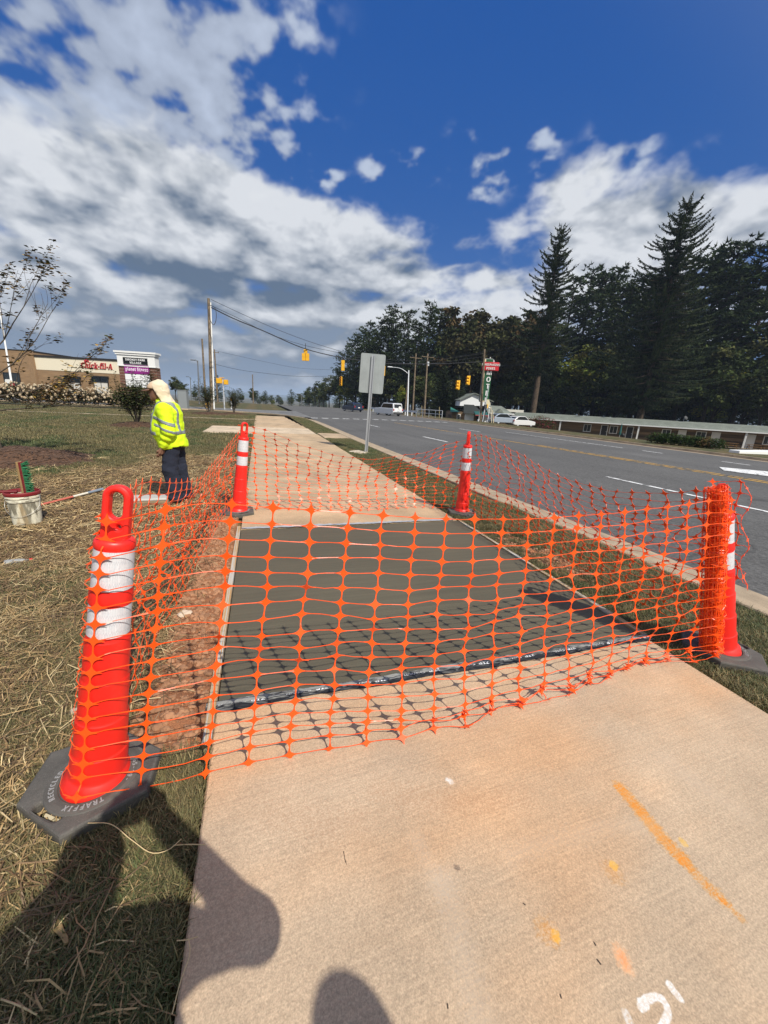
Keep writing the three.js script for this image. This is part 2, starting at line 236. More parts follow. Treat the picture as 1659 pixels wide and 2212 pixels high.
// --- near sidewalk slab: its own map with broom marks, clay stains and the surveyors' paint
const SX0 = -0.25, SX1 = 2.57, SZ0 = -1.72, SZ1 = 0.12;
function nearSlabTexture() {
  const W = 2048, H = 1340, d = new Uint8Array(W * H * 4);
  const strokes = [];
  const P = (list, w, col, amt, grain, soft) => strokes.push({ pts: list.map(([u, v]) => gxz(u, v)), w, col, amt, grain, soft });
  const OR = [0.93, 0.56, 0.16], YE = [0.97, 0.76, 0.33], WH = [0.96, 0.95, 0.93], PK = [0.98, 0.72, 0.52];
  P([[1340, 1702], [1385, 1755], [1430, 1810], [1475, 1858]], 0.017, OR, 0.85, 0.6, 0.020);
  P([[1475, 1858], [1520, 1905], [1560, 1945]], 0.011, OR, 0.72, 0.8, 0.018);
  P([[1560, 1945], [1602, 1984]], 0.004, OR, 0.6, 0.9, 0.014);
  P([[1474, 1817], [1479, 1824]], 0.009, YE, 0.7, 0.5, 0.006);
  P([[1325, 1868], [1325, 1872]], 0.011, YE, 0.8, 0.5, 0.005); P([[1322, 1884], [1327, 1890]], 0.012, OR, 0.25, 0.6, 0.03);
  P([[1200, 2020], [1201, 2026]], 0.011, YE, 0.85, 0.5, 0.005); P([[1180, 2012], [1188, 2020]], 0.014, OR, 0.4, 0.7, 0.03);
  P([[1340, 2058], [1352, 2088]], 0.010, PK, 0.9, 0.5, 0.018); P([[1342, 2064], [1350, 2082]], 0.005, [0.98, 0.58, 0.35], 0.5, 0.8, 0.008);
  P([[1446, 2128], [1456, 2142], [1468, 2156]], 0.008, WH, 1, 0.5, 0.003);
  P([[1395, 2172], [1385, 2178], [1384, 2168], [1396, 2160], [1414, 2154], [1430, 2158], [1440, 2172], [1443, 2188], [1438, 2205], [1428, 2224], [1420, 2245], [1416, 2262]], 0.0075, WH, 1, 0.45, 0.003);
  P([[1400, 2262], [1470, 2258]], 0.0075, WH, 1, 0.45, 0.003);
  P([[1352, 2192], [1366, 2222], [1380, 2260]], 0.008, WH, 0.75, 0.8, 0.006);
  P([[968, 1685], [974, 1690]], 0.008, WH, 0.9, 0.6, 0.007);
  P([[985, 1874], [988, 1876]], 0.006, [0.42, 0.36, 0.31], 0.7, 0.4, 0.006);
  P([[742, 1840], [744, 1855], [748, 1868]], 0.0011, [0.18, 0.14, 0.11], 0.8, 0.2, 0.001);
  for (const [u, v, u2, v2] of [[1283, 2036, 1286, 2042], [1290, 2074, 1297, 2083], [966, 2170, 967, 2178], [1130, 1952, 1134, 1955], [1210, 2150, 1212, 2156]]) P([[u, v], [u2, v2]], 0.0016, [0.14, 0.11, 0.09], 0.9, 0.1, 0.001);
  // trowel arcs and pale drag marks left by traffic
  P([[960, 1900], [985, 2000], [1010, 2110], [1030, 2200]], 0.02, [0.86, 0.80, 0.73], 0.30, 0.9, 0.05);
  P([[900, 1815], [930, 1880], [955, 1930]], 0.012, [0.86, 0.80, 0.73], 0.26, 0.9, 0.04);
  P([[1440, 1640], [1500, 1690], [1600, 1755]], 0.02, [0.88, 0.80, 0.71], 0.25, 0.9, 0.06);
  P([[1100, 1850], [1200, 1815], [1300, 1790], [1400, 1783]], 0.012, [0.88, 0.80, 0.71], 0.28, 0.9, 0.05);
  P([[820, 1710], [960, 1735], [1120, 1725]], 0.03, [0.74, 0.55, 0.40], 0.28, 0.9, 0.06);
  P([[600, 1760], [700, 1780], [760, 1772]], 0.03, [0.74, 0.56, 0.42], 0.22, 0.9, 0.08);
  for (const s of strokes) { s.lo = [1e9, 1e9]; s.hi = [-1e9, -1e9]; for (const [x, z] of s.pts) { const m = s.w + s.soft * 2; s.lo[0] = Math.min(s.lo[0], x - m); s.lo[1] = Math.min(s.lo[1], z - m); s.hi[0] = Math.max(s.hi[0], x + m); s.hi[1] = Math.max(s.hi[1], z + m); } }
  for (let j = 0; j < H; j++) for (let i = 0; i < W; i++) {
    const u = i / W, v = j / H, x = mix(SX0, SX1, u), z = mix(SZ1, SZ0, v);
    const f = tn(u, v, 1400, 900), f2 = tn(u + 0.2, v, 620, 420), m = fbm(x * 1.6, z * 1.6, 0, 5), m2 = fbm(x * 5 + 9, z * 5, 3, 4);
    const br = n3(x * 5, z * 210 + x * 14, 2) * 0.5 + n3(x * 2, z * 85 + x * 5, 7) * 0.5;
    const clay = sstep(-0.15, 0.5, fbm(x * 0.9 + 4, z * 1.7, 8, 4) + (-z - 0.9) * 0.25);
    let k = 0.755 + m * 0.10 + m2 * 0.05 + f * 0.15 + f2 * 0.09 + br * 0.045;
    if (tn(u, v + 0.37, 900, 600) > 0.47) k -= 0.13; if (tn(u + 0.7, v, 900, 600) > 0.485) k += 0.10;
    let c = mix3([k * 1.02, k * 0.90, k * 0.755], [k * 1.075, k * 0.875, k * 0.675], clay);
    for (const s of strokes) {
      if (x < s.lo[0] || x > s.hi[0] || z < s.lo[1] || z > s.hi[1]) continue;
      let dd = 9; for (let q = 0; q + 1 < s.pts.length; q++) { const [ax, az] = s.pts[q], [qx, qz] = s.pts[q + 1], ex = qx - ax, ez = qz - az, t = clamp(((x - ax) * ex + (z - az) * ez) / (ex * ex + ez * ez + 1e-9)); dd = Math.min(dd, Math.hypot(x - ax - ex * t, z - az - ez * t)); }
      const edge = fbm(x * 90, z * 90, 4, 2) * s.soft * 1.1 + m2 * s.soft * 0.4;
      let a = 1 - sstep(s.w - s.soft * 0.3, s.w + s.soft, dd + edge);
      a *= s.amt * (1 - s.grain * clamp(0.5 + f * 1.6 + br * 0.9 + f2)); if (a > 0) c = mix3(c, s.col, clamp(a));
    }
    const o = (j * W + i) * 4; d[o] = clamp(c[0]) * 255; d[o + 1] = clamp(c[1]) * 255; d[o + 2] = clamp(c[2]) * 255; d[o + 3] = 255;
  }
  const t = new THREE.DataTexture(d, W, H); t.colorSpace = THREE.SRGBColorSpace; t.magFilter = THREE.LinearFilter; t.minFilter = THREE.LinearMipmapLinearFilter; t.generateMipmaps = true; t.needsUpdate = true; return t;
}
const slabBump = texData(1024, 1024, (u, v) => { const k = 0.5 + tn(u, v, 10, 300) * 0.45 + tn(u, v, 5, 130) * 0.3 + tn(u, v, 512) * 0.4; return [k, k, k]; }, false);
const mNearSlab = std([0.80, 0.80, 0.80], 0.88, { map: nearSlabTexture(), bumpMap: rep(slabBump, 1, 1), bumpScale: 0.0010 });
const sidewalk = new THREE.Group(); sidewalk.name = 'sidewalk'; sidewalk.userData.kind = 'structure'; scene.add(sidewalk);
{
  const g = slabGeo(SX0, SX1, SZ0, SZ1, 0, 0.11, 0.007), uv = g.attributes.uv, ps = g.attributes.position;
  for (let i = 0; i < uv.count; i++) uv.setXY(i, (ps.getX(i) - SX0) / (SX1 - SX0), (SZ1 - ps.getZ(i)) / (SZ1 - SZ0));
  part('slab', g, mNearSlab, sidewalk);
  const slab = (x0, x1, z0, z1, m = mConcrete, top = 0) => part('slab', slabGeo(x0, x1, z0, z1, top, 0.11, 0.007), m, sidewalk);
  slab(SX0, SX1, 0.13, 3.1); slab(SX0, SX1, 3.11, 6.1);
  const mFar = std([1.0, 0.98, 0.95], 0.9, { map: rep(concreteTex, 0.37), bumpMap: rep(slabBump, 0.9), bumpScale: 0.0012 });
  const mFar2 = std([1.04, 1.0, 0.95], 0.9, { map: rep(concreteTex, 0.43), bumpMap: rep(slabBump, 0.9), bumpScale: 0.0012 });
  let z = -4.56, k = 0; for (const L of [1.9, 1.86, 1.9, 1.86, 1.9, 1.86, 1.9]) { slab(SX0, SX1 - 0.012 * k, z - L, z, k % 2 ? mFar : mFar2); z -= L + 0.008; k++; }
  slab(SX0, 2.45, -21.3, z, mConcretePale);                       // pale newer slab
  part('slab', slabGeo(-2.26, -0.258, -21.3, -17.4, 0.0, 0.11), mConcretePale, sidewalk);   // pad beside the walk
  let z2 = -21.31; for (let q = 0; q < 6; q++) { slab(SX0 - 0.05, 2.4 - 0.08 * q, z2 - 2.2, z2, q % 2 ? mFar : mFar2); z2 -= 2.21; }
  slab(2.58, 3.66, -18.6, -16.3, mConcrete);                       // walk out to the kerb
}

// --- the freshly poured slab, its forms and the tape
const wetTex = texData(1024, 1024, (u, v) => { const k = 0.405 + tfbm(u, v, 3, 5) * 0.07 + tn(u, v, 4, 260) * 0.035 + tn(u, v, 400) * 0.015; return [k * 1.01, k * 0.975, k * 0.865]; });
const wetBump = texData(1024, 1024, (u, v) => { const k = 0.5 + tn(u, v, 3, 200) * 0.6 + tn(u, v, 5, 420) * 0.3 + tfbm(u, v, 4, 3) * 0.2; return [k, k, k]; }, false);
const mWet = std([0.72, 0.67, 0.55], 0.70, { map: rep(wetTex, 0.35), bumpMap: rep(wetBump, 0.35, 0.7), bumpScale: 0.0016 });
setting('wet_concrete_slab', sheet(60, 60, (a, b) => { const x = mix(-0.246, 2.566, a), z = mix(-1.735, -4.545, b); return [x, -0.008 + fbm(x * 1.4, z * 1.4, 2, 3) * 0.006, z]; }), mWet);
const woodTex = texData(512, 512, (u, v) => { const g = tn(u, v, 3, 60) * 0.5 + tn(u, v, 8, 180) * 0.35 + tfbm(u, v, 4, 4) * 0.5; const k = 0.62 + g * 0.3; return [k * 1.05, k * 0.93, k * 0.74]; });
const mWood = std([0.85, 0.85, 0.85], 0.85, { map: rep(woodTex, 1, 1), bumpMap: rep(woodTex, 1, 1), bumpScale: 0.001 });
const splatTex = texData(1024, 256, (u, v) => { const a = tfbm(u * 1, v, 8, 5), s = tn(u, v, 200, 60); const cem = sstep(-0.08, 0.14, a + s * 0.15); return mix3([0.70, 0.56, 0.38], [0.72, 0.71, 0.68], cem).map((x) => x + tn(u, v, 400, 100) * 0.12); });
const mForm = std([0.92, 0.92, 0.92], 0.9, { map: rep(splatTex, 0.35, 1) });
function board(name, label, x0, x1, z0, z1, yTop) {
  const g = sheet(2, 40, (a, b) => { const z = mix(z0, z1, b); return [mix(x0, x1, a) + fbm(z * 1.3, x0, 1, 2) * 0.006, yTop + fbm(z * 3, a * 2, 5, 2) * 0.004, z]; }, (p, a, b) => [p[2], a]);
  const s1 = sheet(2, 40, (a, b) => { const z = mix(z0, z1, b); return [x0 + fbm(z * 1.3, x0, 1, 2) * 0.006, yTop - 0.09 * (1 - a) + fbm(z * 3, 0, 5, 2) * 0.004, z]; }, (p, a) => [p[2], a]);
  const s2 = sheet(2, 40, (a, b) => { const z = mix(z0, z1, b); return [x1 + fbm(z * 1.3, x0, 1, 2) * 0.006, yTop - 0.09 * a + fbm(z * 3, 2, 5, 2) * 0.004, z]; }, (p, a) => [p[2], a]);
  const ends = [bx((x0 + x1) / 2, yTop - 0.045, z0 + 0.004, x1 - x0 - 0.002, 0.088, 0.008), bx((x0 + x1) / 2, yTop - 0.045, z1 - 0.004, x1 - x0 - 0.002, 0.088, 0.008)];
  return single(name, label, 'form board', [g, s1, s2, ...ends], mForm, [0, 0, 0], 0, 'form boards of the wet slab');
}
board('form_board', 'cement-smeared timber form along the clay side of the wet slab', -0.292, -0.254, -1.52, -4.64, 0.012);
board('form_board', 'timber form between the wet slab and the kerbside grass', 2.574, 2.612, -1.74, -4.60, 0.006);
// black tape with white lettering, wrinkled, lapping the joint of old and new concrete
const tapeTex = canvasTex(2048, 96, (g, w, h) => {
  g.fillStyle = '#1d1d1e'; g.fillRect(0, 0, w, h);
  g.fillStyle = '#e9ebee';
  for (let k = 0; k < 9; k++) { g.save(); g.translate(140 + k * 232, 44); g.rotate(Math.PI); g.font = 'bold 34px sans-serif'; g.fillText('ZIP', -60, 14); g.font = 'italic 30px sans-serif'; g.fillText('System', 2, 14); g.restore(); }
  reseed(5);
  for (let k = 0; k < 2600; k++) { const x = rnd() * w, big = fbm(x * 0.006, 3, 1, 3) > -0.02; g.fillStyle = `rgba(150,150,143,${big ? 0.55 * rnd() : 0.12})`; g.beginPath(); g.ellipse(x, rnd() < 0.75 ? rnd() * h * 0.45 : rnd() * h, 4 + rnd() * 24, 2 + rnd() * 6, rnd() - 0.5, 0, 7); g.fill(); }
});
const mTape = std([1, 1, 1], 0.62, { map: tapeTex });
single('plastic_tape', 'wrinkled black plastic tape with white lettering along the near edge of the wet slab', 'tape',
  sheet(260, 8, (a, b) => { const x = mix(-0.30, 2.60, a), z = -1.695 - b * 0.072 + fbm(x * 3, 1, b, 2) * 0.016 + x * 0.012; return [x, 0.004 + Math.abs(fbm(x * 9 + b * 3, b * 2.2, 7, 3)) * 0.02 * (0.4 + 0.6 * Math.sin(b * Math.PI)), z]; }, (p, a, b) => [a, b]), mTape);
single('plastic_strip', 'thin grey plastic strip along the far edge of the wet slab', 'plastic strip',
  sheet(160, 5, (a, b) => { const x = mix(-0.24, 2.52, a), z = -4.545 - b * 0.06 + fbm(x * 2.5, 4, b, 2) * 0.014; return [x, 0.004 + Math.abs(fbm(x * 7, b * 2, 3, 3)) * 0.022, z]; }), phys([0.34, 0.36, 0.38], 0.4));

// --- road, gutter and kerb
const laneX = (x0, k, z) => x0 + k * z;
const roadTex = texData(2048, 2048, (u, v) => {
  const f = tn(u, v, 1000), f2 = tn(u + 0.4, v, 500), m = tfbm(u, v, 6, 5), st = tn(u, v, 44, 3) * 0.6 + tn(u, v, 90, 5) * 0.4;
  let k = 0.385 + m * 0.09 + f * 0.11 + f2 * 0.06 + st * 0.05;
  const cr = Math.abs(tfbm(u + 0.13, v, 9, 3)); if (cr < 0.004) k -= 0.05;
  return [k * 1.0, k * 1.0, k * 0.995];
});
const roadBump = texData(1024, 1024, (u, v) => { const k = 0.5 + tn(u, v, 512) * 0.8 + tn(u, v, 200) * 0.4; return [k, k, k]; }, false);
const mRoad = std([0.80, 0.78, 0.75], 0.92, { map: rep(roadTex, 0.052), bumpMap: rep(roadBump, 0.32), bumpScale: 0.004 });
const ROAD = -0.13;
const dip = (z) => z < -95 ? -0.028 * (-95 - z) : 0;
setting('road', sheet(22, 160, (a, b) => { const z = mix(30, -330, b), x0 = mix(4.62, 4.4, clamp(-z / 30)), x1 = 22.0; const bend = z < -80 ? -0.0007 * (z + 80) ** 2 : 0; return [mix(x0, x1, a) + bend, ROAD + 0.10 * Math.sin(a * Math.PI) * 0.6 + dip(z), z]; }), mRoad);
setting('side_street', polySheet([[4.9, -37], [4.9, -55.5], [0, -54], [-12, -55], [-70, -62], [-70, -52], [-12, -46], [-4, -45], [0.2, -42.5], [2.3, -38.8]], ROAD + 0.004), std([1.22, 1.2, 1.18], 0.88, { map: rep(roadTex, 0.07), bumpMap: rep(roadBump, 0.3), bumpScale: 0.004 }));
function ribbon(path, prof, close = false) { // extrude a profile [[offset, height]...] along a ground path [[x,z]...]
  const L = path.length, nrm = path.map((p, i) => { const a = path[Math.max(0, i - 1)], b = path[Math.min(L - 1, i + 1)], dx = b[0] - a[0], dz = b[1] - a[1], l = Math.hypot(dx, dz); return [-dz / l, dx / l]; });
  let s = 0; const run = path.map((p, i) => (i ? s += Math.hypot(p[0] - path[i - 1][0], p[1] - path[i - 1][1]) : 0));
  const pos = [], uv = [], n = prof.length;
  const at = (i, k) => [path[i][0] + nrm[i][0] * prof[k][0], prof[k][1] + (path[i][2] ?? 0), path[i][1] + nrm[i][1] * prof[k][0]];
  const pl = [0]; for (let k = 1; k < n; k++) pl.push(pl[k - 1] + Math.hypot(prof[k][0] - prof[k - 1][0], prof[k][1] - prof[k - 1][1]));
  for (let i = 0; i + 1 < L; i++) for (let k = 0; k + 1 < n; k++) for (const [ii, kk] of [[i, k], [i, k + 1], [i + 1, k + 1], [i, k], [i + 1, k + 1], [i + 1, k]]) { pos.push(...at(ii, kk)); uv.push(run[ii], pl[kk]); }
  const g = new THREE.BufferGeometry(); g.setAttribute('position', new THREE.Float32BufferAttribute(pos, 3)); g.setAttribute('uv', new THREE.Float32BufferAttribute(uv, 2)); g.computeVertexNormals(); return g;
}
// offsets are to the right of travel: the path is the back of the kerb, run from near to far
const kerbProf = [[0, -0.12], [0, -0.008], [0.012, 0.004], [0.13, 0.004], [0.155, -0.02], [0.175, -0.115], [0.20, -0.125], [0.78, -0.123], [0.80, -0.16]];
const nearKerb = []; for (let z = 30; z > -31; z -= 3.05) nearKerb.push([z > -2 ? 3.93 : mix(3.93, 3.68, clamp((-2 - z) / 14)), z]);
for (const [x, z] of [[3.62, -32], [3.45, -34], [3.05, -36], [2.3, -38], [1.0, -40], [-1, -41.8], [-4, -43.2], [-8, -43.8], [-20, -45], [-60, -50]]) nearKerb.push([x, z]);
const kerb = new THREE.Group(); kerb.name = 'kerb'; kerb.userData.kind = 'structure'; scene.add(kerb);
for (let i = 0; i + 1 < nearKerb.length; i++) { // kerb stones with open joints
  const a = nearKerb[i], b = nearKerb[i + 1], L = Math.hypot(b[0] - a[0], b[1] - a[1]), g = 0.006 / L;
  const c0 = [mix(a[0], b[0], g), mix(a[1], b[1], g)], c1 = [mix(b[0], a[0], g), mix(b[1], a[1], g)];
  part('kerb_stone', ribbon([c0, [mix(c0[0], c1[0], 0.5), mix(c0[1], c1[1], 0.5)], c1], kerbProf), mCurb, kerb);
}
const farKerb = new THREE.Group(); farKerb.name = 'kerb_001'; farKerb.userData.kind = 'structure'; scene.add(farKerb);
{ let pts = []; for (let z = 20; z >= -90; z -= 5.5) pts.push([22.35 + Math.sin(z * 0.05) * 0.12, z]); for (let i = 0; i + 1 < pts.length; i++) part('kerb_stone', ribbon([pts[i], pts[i + 1]].map(([x, z], k) => [x, z + (k ? 0.005 : -0.005)]), kerbProf.map(([o, y]) => [-o * 0.62, y])), mCurb, farKerb); }
// painted markings
const paintTex = (r, g, b, wear) => texData(512, 512, (u, v) => { const w = sstep(wear, wear + 0.12, tfbm(u, v, 10, 4) + tn(u, v, 200) * 0.25); return mix3([r, g, b], [0.42, 0.42, 0.41], w); });
const mWhitePaint = std([0.78, 0.78, 0.78], 0.7, { map: rep(paintTex(0.98, 0.98, 0.97, 0.12), 0.7) });
const mYellowPaint = std([0.72, 0.72, 0.72], 0.7, { map: rep(paintTex(0.93, 0.72, 0.30, 0.06), 0.7) });
const roadY = (x) => ROAD + 0.06 * Math.sin(clamp((x - 4.6) / 17.4) * Math.PI);
function strip(x0f, w, z0, z1, mat, name = 'lane_marking') { const n = Math.max(1, Math.ceil(Math.abs(z1 - z0) / 4)); return setting(name, sheet(1, n, (a, b) => { const z = mix(z0, z1, b), x = x0f(z) + (a - 0.5) * w; return [x, roadY(x) + 0.008, z]; }), mat); }
for (const [a, b] of [[-4.4, -8.0], [-16.7, -19.3], [-26.3, -28.7]]) strip((z) => laneX(9.33, 0.052, z), 0.12, a + 1.2 * (a > -5), b, mWhitePaint);
for (const [a, b] of [[-10.2, -11.2], [-13.7, -14.7]]) strip((z) => laneX(19.2, 0.058, z), 0.13, a, b, mWhitePaint);
strip((z) => laneX(19.2, 0.058, z), 0.13, -15.8, -25.5, mWhitePaint);
strip((z) => laneX(15.9, 0.04, z), 0.13, -24.5, -27.5, mWhitePaint);
strip((z) => laneX(14.0, 0.08, z), 0.12, 20, -33, mYellowPaint);
strip((z) => laneX(14.34, 0.08, z), 0.12, 20, -16, mYellowPaint);
for (let k = 0; k < 15; k++) setting('crossing_marking', sheet(1, 1, (a, b) => { const x = 4.55 + k * 1.02 + a * 0.62, z = -36.6 - k * 0.14 - b * 0.62; return [x, roadY(x) + 0.008, z]; }), mWhitePaint);
setting('turn_arrow', polySheet([[1553, 1009.6], [1600, 1014], [1659, 1019.5], [1740, 1027], [1740, 1038.5], [1659, 1029.5], [1600, 1022], [1563, 1017]].map(([u, v]) => { const p = onGround(u, v, roadY(15.5)); return [p.x, p.z]; }), roadY(13.3) + 0.012), mWhitePaint);

// --- ground: shape of the land
const inBox = (x, z, x0, x1, z0, z1, e) => sstep(x0 - e, x0, x) * (1 - sstep(x1, x1 + e, x)) * sstep(z0 - e, z0, z) * (1 - sstep(z1, z1 + e, z));
const mounds = [[-5.05, -19.4, 1.15, 0.20], [-4.9, -9.7, 1.55, 0.26], [-3.7, -33.5, 1.6, 0.18], [-2.0, -35.5, 1.3, 0.15]];
function land(x, z) {
  let y = -0.028 + fbm(x * 0.5, z * 0.5, 1, 2) * 0.02;
  if (x > 22) y = 0.0 - sstep(22.6, 60, x) * 2.25 - (z < -70 ? 0.0 : 0);
  y += dip(z);
  if (z < -300) y -= 0;
  return y;
}
function lawnY(x, z) {
  let y = -0.030 + fbm(x * 1.1, z * 1.1, 1, 3) * 0.026 + fbm(x * 7, z * 7, 3, 2) * 0.010;
  const e = sstep(-0.25, -0.55, x); y = mix(-0.034, y, e) - 0.03 * sstep(-0.285, -0.262, x);
  for (const [mx, mz, r, h] of mounds) { const d = Math.hypot(x - mx, (z - mz) * 1.1) / r; if (d < 1.15) y += h * (1 - sstep(0.15, 1.12, d + fbm(x * 3, z * 3, 2, 2) * 0.18)); }
  return y;
}
const mulchAt = (x, z) => { let m = 0; for (const [mx, mz, r] of mounds) m = Math.max(m, 1 - sstep(0.86, 1.0, Math.hypot(x - mx, (z - mz) * 1.1) / r + fbm(x * 3, z * 3, 2, 2) * 0.18)); return m; };
const strawAt = (x, z) => clamp(sstep(-9.6, -6.6, z + fbm(x * 0.7, z * 0.7, 5, 3) * 3) * (0.62 + fbm(x * 1.1, z * 1.1, 9, 3) * 1.1) + inBox(x, z, -1.9, -0.3, -10.2, -4, 0.8) * 0.5);
const greenAt = (x, z) => clamp(sstep(-0.02, 0.28, fbm(x * 0.55 + 3, z * 0.55, 2, 4)) + inBox(x, z, -1.3, -0.35, -9.0, -7.7, 0.4) * 0.9);
const lawnTex = texData(2048, 2048, (u, v) => {
  const x = mix(-17, -0.2, u), z = mix(2, -40, v), f = tn(u, v, 1500, 1800), f2 = tn(u, v, 500, 900), s = strawAt(x, z), g = greenAt(x, z), dry = sstep(0.02, 0.34, fbm(x * 0.45 + 7, z * 0.45, 6, 4));
  let c = mix3([0.34, 0.30, 0.16], [0.27, 0.29, 0.13], g);
  c = mix3(c, [0.46, 0.37, 0.22], dry * 0.8);
  c = mix3(c, [0.47, 0.37, 0.22], s * 0.75);
  c = mix3(c, [0.36, 0.26, 0.19], mulchAt(x, z));
  const k = 1 + f * 0.5 + f2 * 0.3; return [c[0] * k, c[1] * k, c[2] * k];
}, true, false);
const mLawn = std([0.82, 0.82, 0.82], 1, { map: lawnTex });
setting('lawn', sheet(170, 300, (a, b) => { const x = -17 + 16.748 * Math.pow(a, 0.6), z = 2 - 42 * Math.pow(b, 1.5); return [x, lawnY(x, z), z]; }, (p) => [(p[0] + 17) / 16.8, (2 - p[2]) / 42]), mLawn);
const turfTex = texData(1024, 1024, (u, v) => { const f = tn(u, v, 500), m = tfbm(u, v, 5, 5), g = sstep(-0.12, 0.16, m); const k = 1 + f * 0.6 + tn(u, v, 180) * 0.3; return mix3([0.40, 0.33, 0.19], [0.27, 0.28, 0.13], g).map((c) => c * k); });
const mTurf = std([0.85, 0.85, 0.85], 1, { map: rep(turfTex, 0.16) });
const vergeY = (x, z) => -0.024 + fbm(x * 1.4, z * 1.4, 7, 3) * 0.03 + fbm(x * 7, z * 7, 3, 2) * 0.012;
setting('grass_verge', sheet(16, 220, (a, b) => { const z = mix(8, -36, b), x = mix(2.5, z > -2 ? 3.95 : mix(3.95, 3.70, clamp((-2 - z) / 14)), a); return [x, vergeY(x, z) - (a > 0.99 || a < 0.01 ? 0.02 : 0), z]; }), std([0.95, 0.93, 0.9], 1, { map: rep(turfTex, 0.45) }));
// far land, one sheet out to the horizon, lowered under the lawn, walk and road that lie on it
{
  const xs = [-6000, -2500, -900, -400, -200, -120, -80, -60, -45, -35, -28, -22, -17.2, -16.6, -10, -4, 0, 3.3, 4.4, 10, 16, 21.9, 22.3, 23, 26, 30, 35, 40, 46, 53, 60, 70, 85, 110, 160, 260, 500, 1200, 3000, 6000];
  const zs = [900, 120, 40, 20, 9, 2.3, 1.7, -10, -20, -30, -35, -39.6, -40.2, -44, -48, -52, -58, -66, -75, -85, -95, -110, -130, -160, -200, -260, -330, -420, -600, -1000, -2000, -4000, -7000];
  const f = (x, z) => { let y = land(x, z); if (z < -330) y = -0.028 * 235 - 0.01 * (-330 - z > 600 ? 600 : -330 - z); if (x > -16.8 && x < 4.3 && z < 2 && z > -40) y -= 0.45; else if (x > 4.3 && x < 22.1 && z > -331) y -= 0.40; else if (x <= -16.8 || (x < 4.3 && z <= -40)) y -= (z < -40 && z > -70 && x < 4.6) ? 0.19 : 0.01; return y; };
  setting('ground', sheet(xs.length - 1, zs.length - 1, (a, b) => { const x = xs[Math.round(a * (xs.length - 1))], z = zs[Math.round(b * (zs.length - 1))]; return [x, f(x, z), z]; }), mTurf);
}
// concrete edging across the lawn
setting('edging_strip', sheet(40, 1, (a, b) => { const x = mix(-17, -0.32, a); return [x, 0.012 + 0.004 * b, -27.6 - b * 0.28 - (x + 0.3) * 0.02]; }), mConcretePale);
// bare clay where the forms were dug in: pokes through the turf where the fill is high
const clayTex = texData(512, 512, (u, v) => { const k = 1 + tn(u, v, 250) * 0.35 + tfbm(u, v, 8, 4) * 0.45; return [0.66 * k, 0.45 * k, 0.31 * k]; });
const mClay = std([0.72, 0.70, 0.68], 1, { map: rep(clayTex, 1.3), bumpMap: rep(clayTex, 2.1), bumpScale: 0.012 });
const claySoilL = (x, z) => { const w = 0.24 + 0.06 * fbm(z * 2, 0, 1, 2) + 0.07 * sstep(-3.2, -4.6, z), d = Math.abs(x + 0.42 + fbm(z * 1.3, 3, 1, 2) * 0.07) / w; return lawnY(x, z) + 0.042 * (1 - sstep(0.45, 1.25, d)) * sstep(-1.35, -1.75, z) + fbm(x * 9, z * 9, 4, 4) * 0.045 * (1 - 0.4 * d) - 0.010 - 0.03 * sstep(0.9, 1.5, d); };
setting('clay_soil', sheet(50, 300, (a, b) => { const x = mix(-0.86, -0.293, a), z = mix(-1.25, -5.6, b); return [x, claySoilL(x, z), z]; }), mClay);
const claySoilR = (x, z) => { const d = Math.hypot((x - 2.95 - fbm(z, 2, 2, 2) * 0.2) / 0.36, (z + 3.3) / 1.35); return vergeY(x, z) + 0.022 * (1 - sstep(0.3, 1, d)) + fbm(x * 9, z * 9, 8, 4) * 0.05 * (1 - 0.5 * clamp(d)) - 0.012 - 0.03 * sstep(0.8, 1.3, d); };
setting('clay_soil', sheet(60, 200, (a, b) => { const x = mix(2.615, 3.6, a), z = mix(-1.8, -5.0, b); return [x, claySoilR(x, z), z]; }), mClay);
// pale spoil at the foot of the sign
setting('sand_spill', sheet(30, 30, (a, b) => { const x = mix(2.6, 3.6, a), z = mix(-11.2, -12.9, b), d = Math.hypot((x - 3.0) / 0.42, (z + 12) / 0.7); return [x, vergeY(x, z) + 0.03 * (1 - sstep(0.2, 1, d)) + fbm(x * 8, z * 8, 1, 3) * 0.03 - 0.015 - 0.03 * sstep(0.8, 1.2, d), z]; }), std([0.62, 0.52, 0.40], 1));
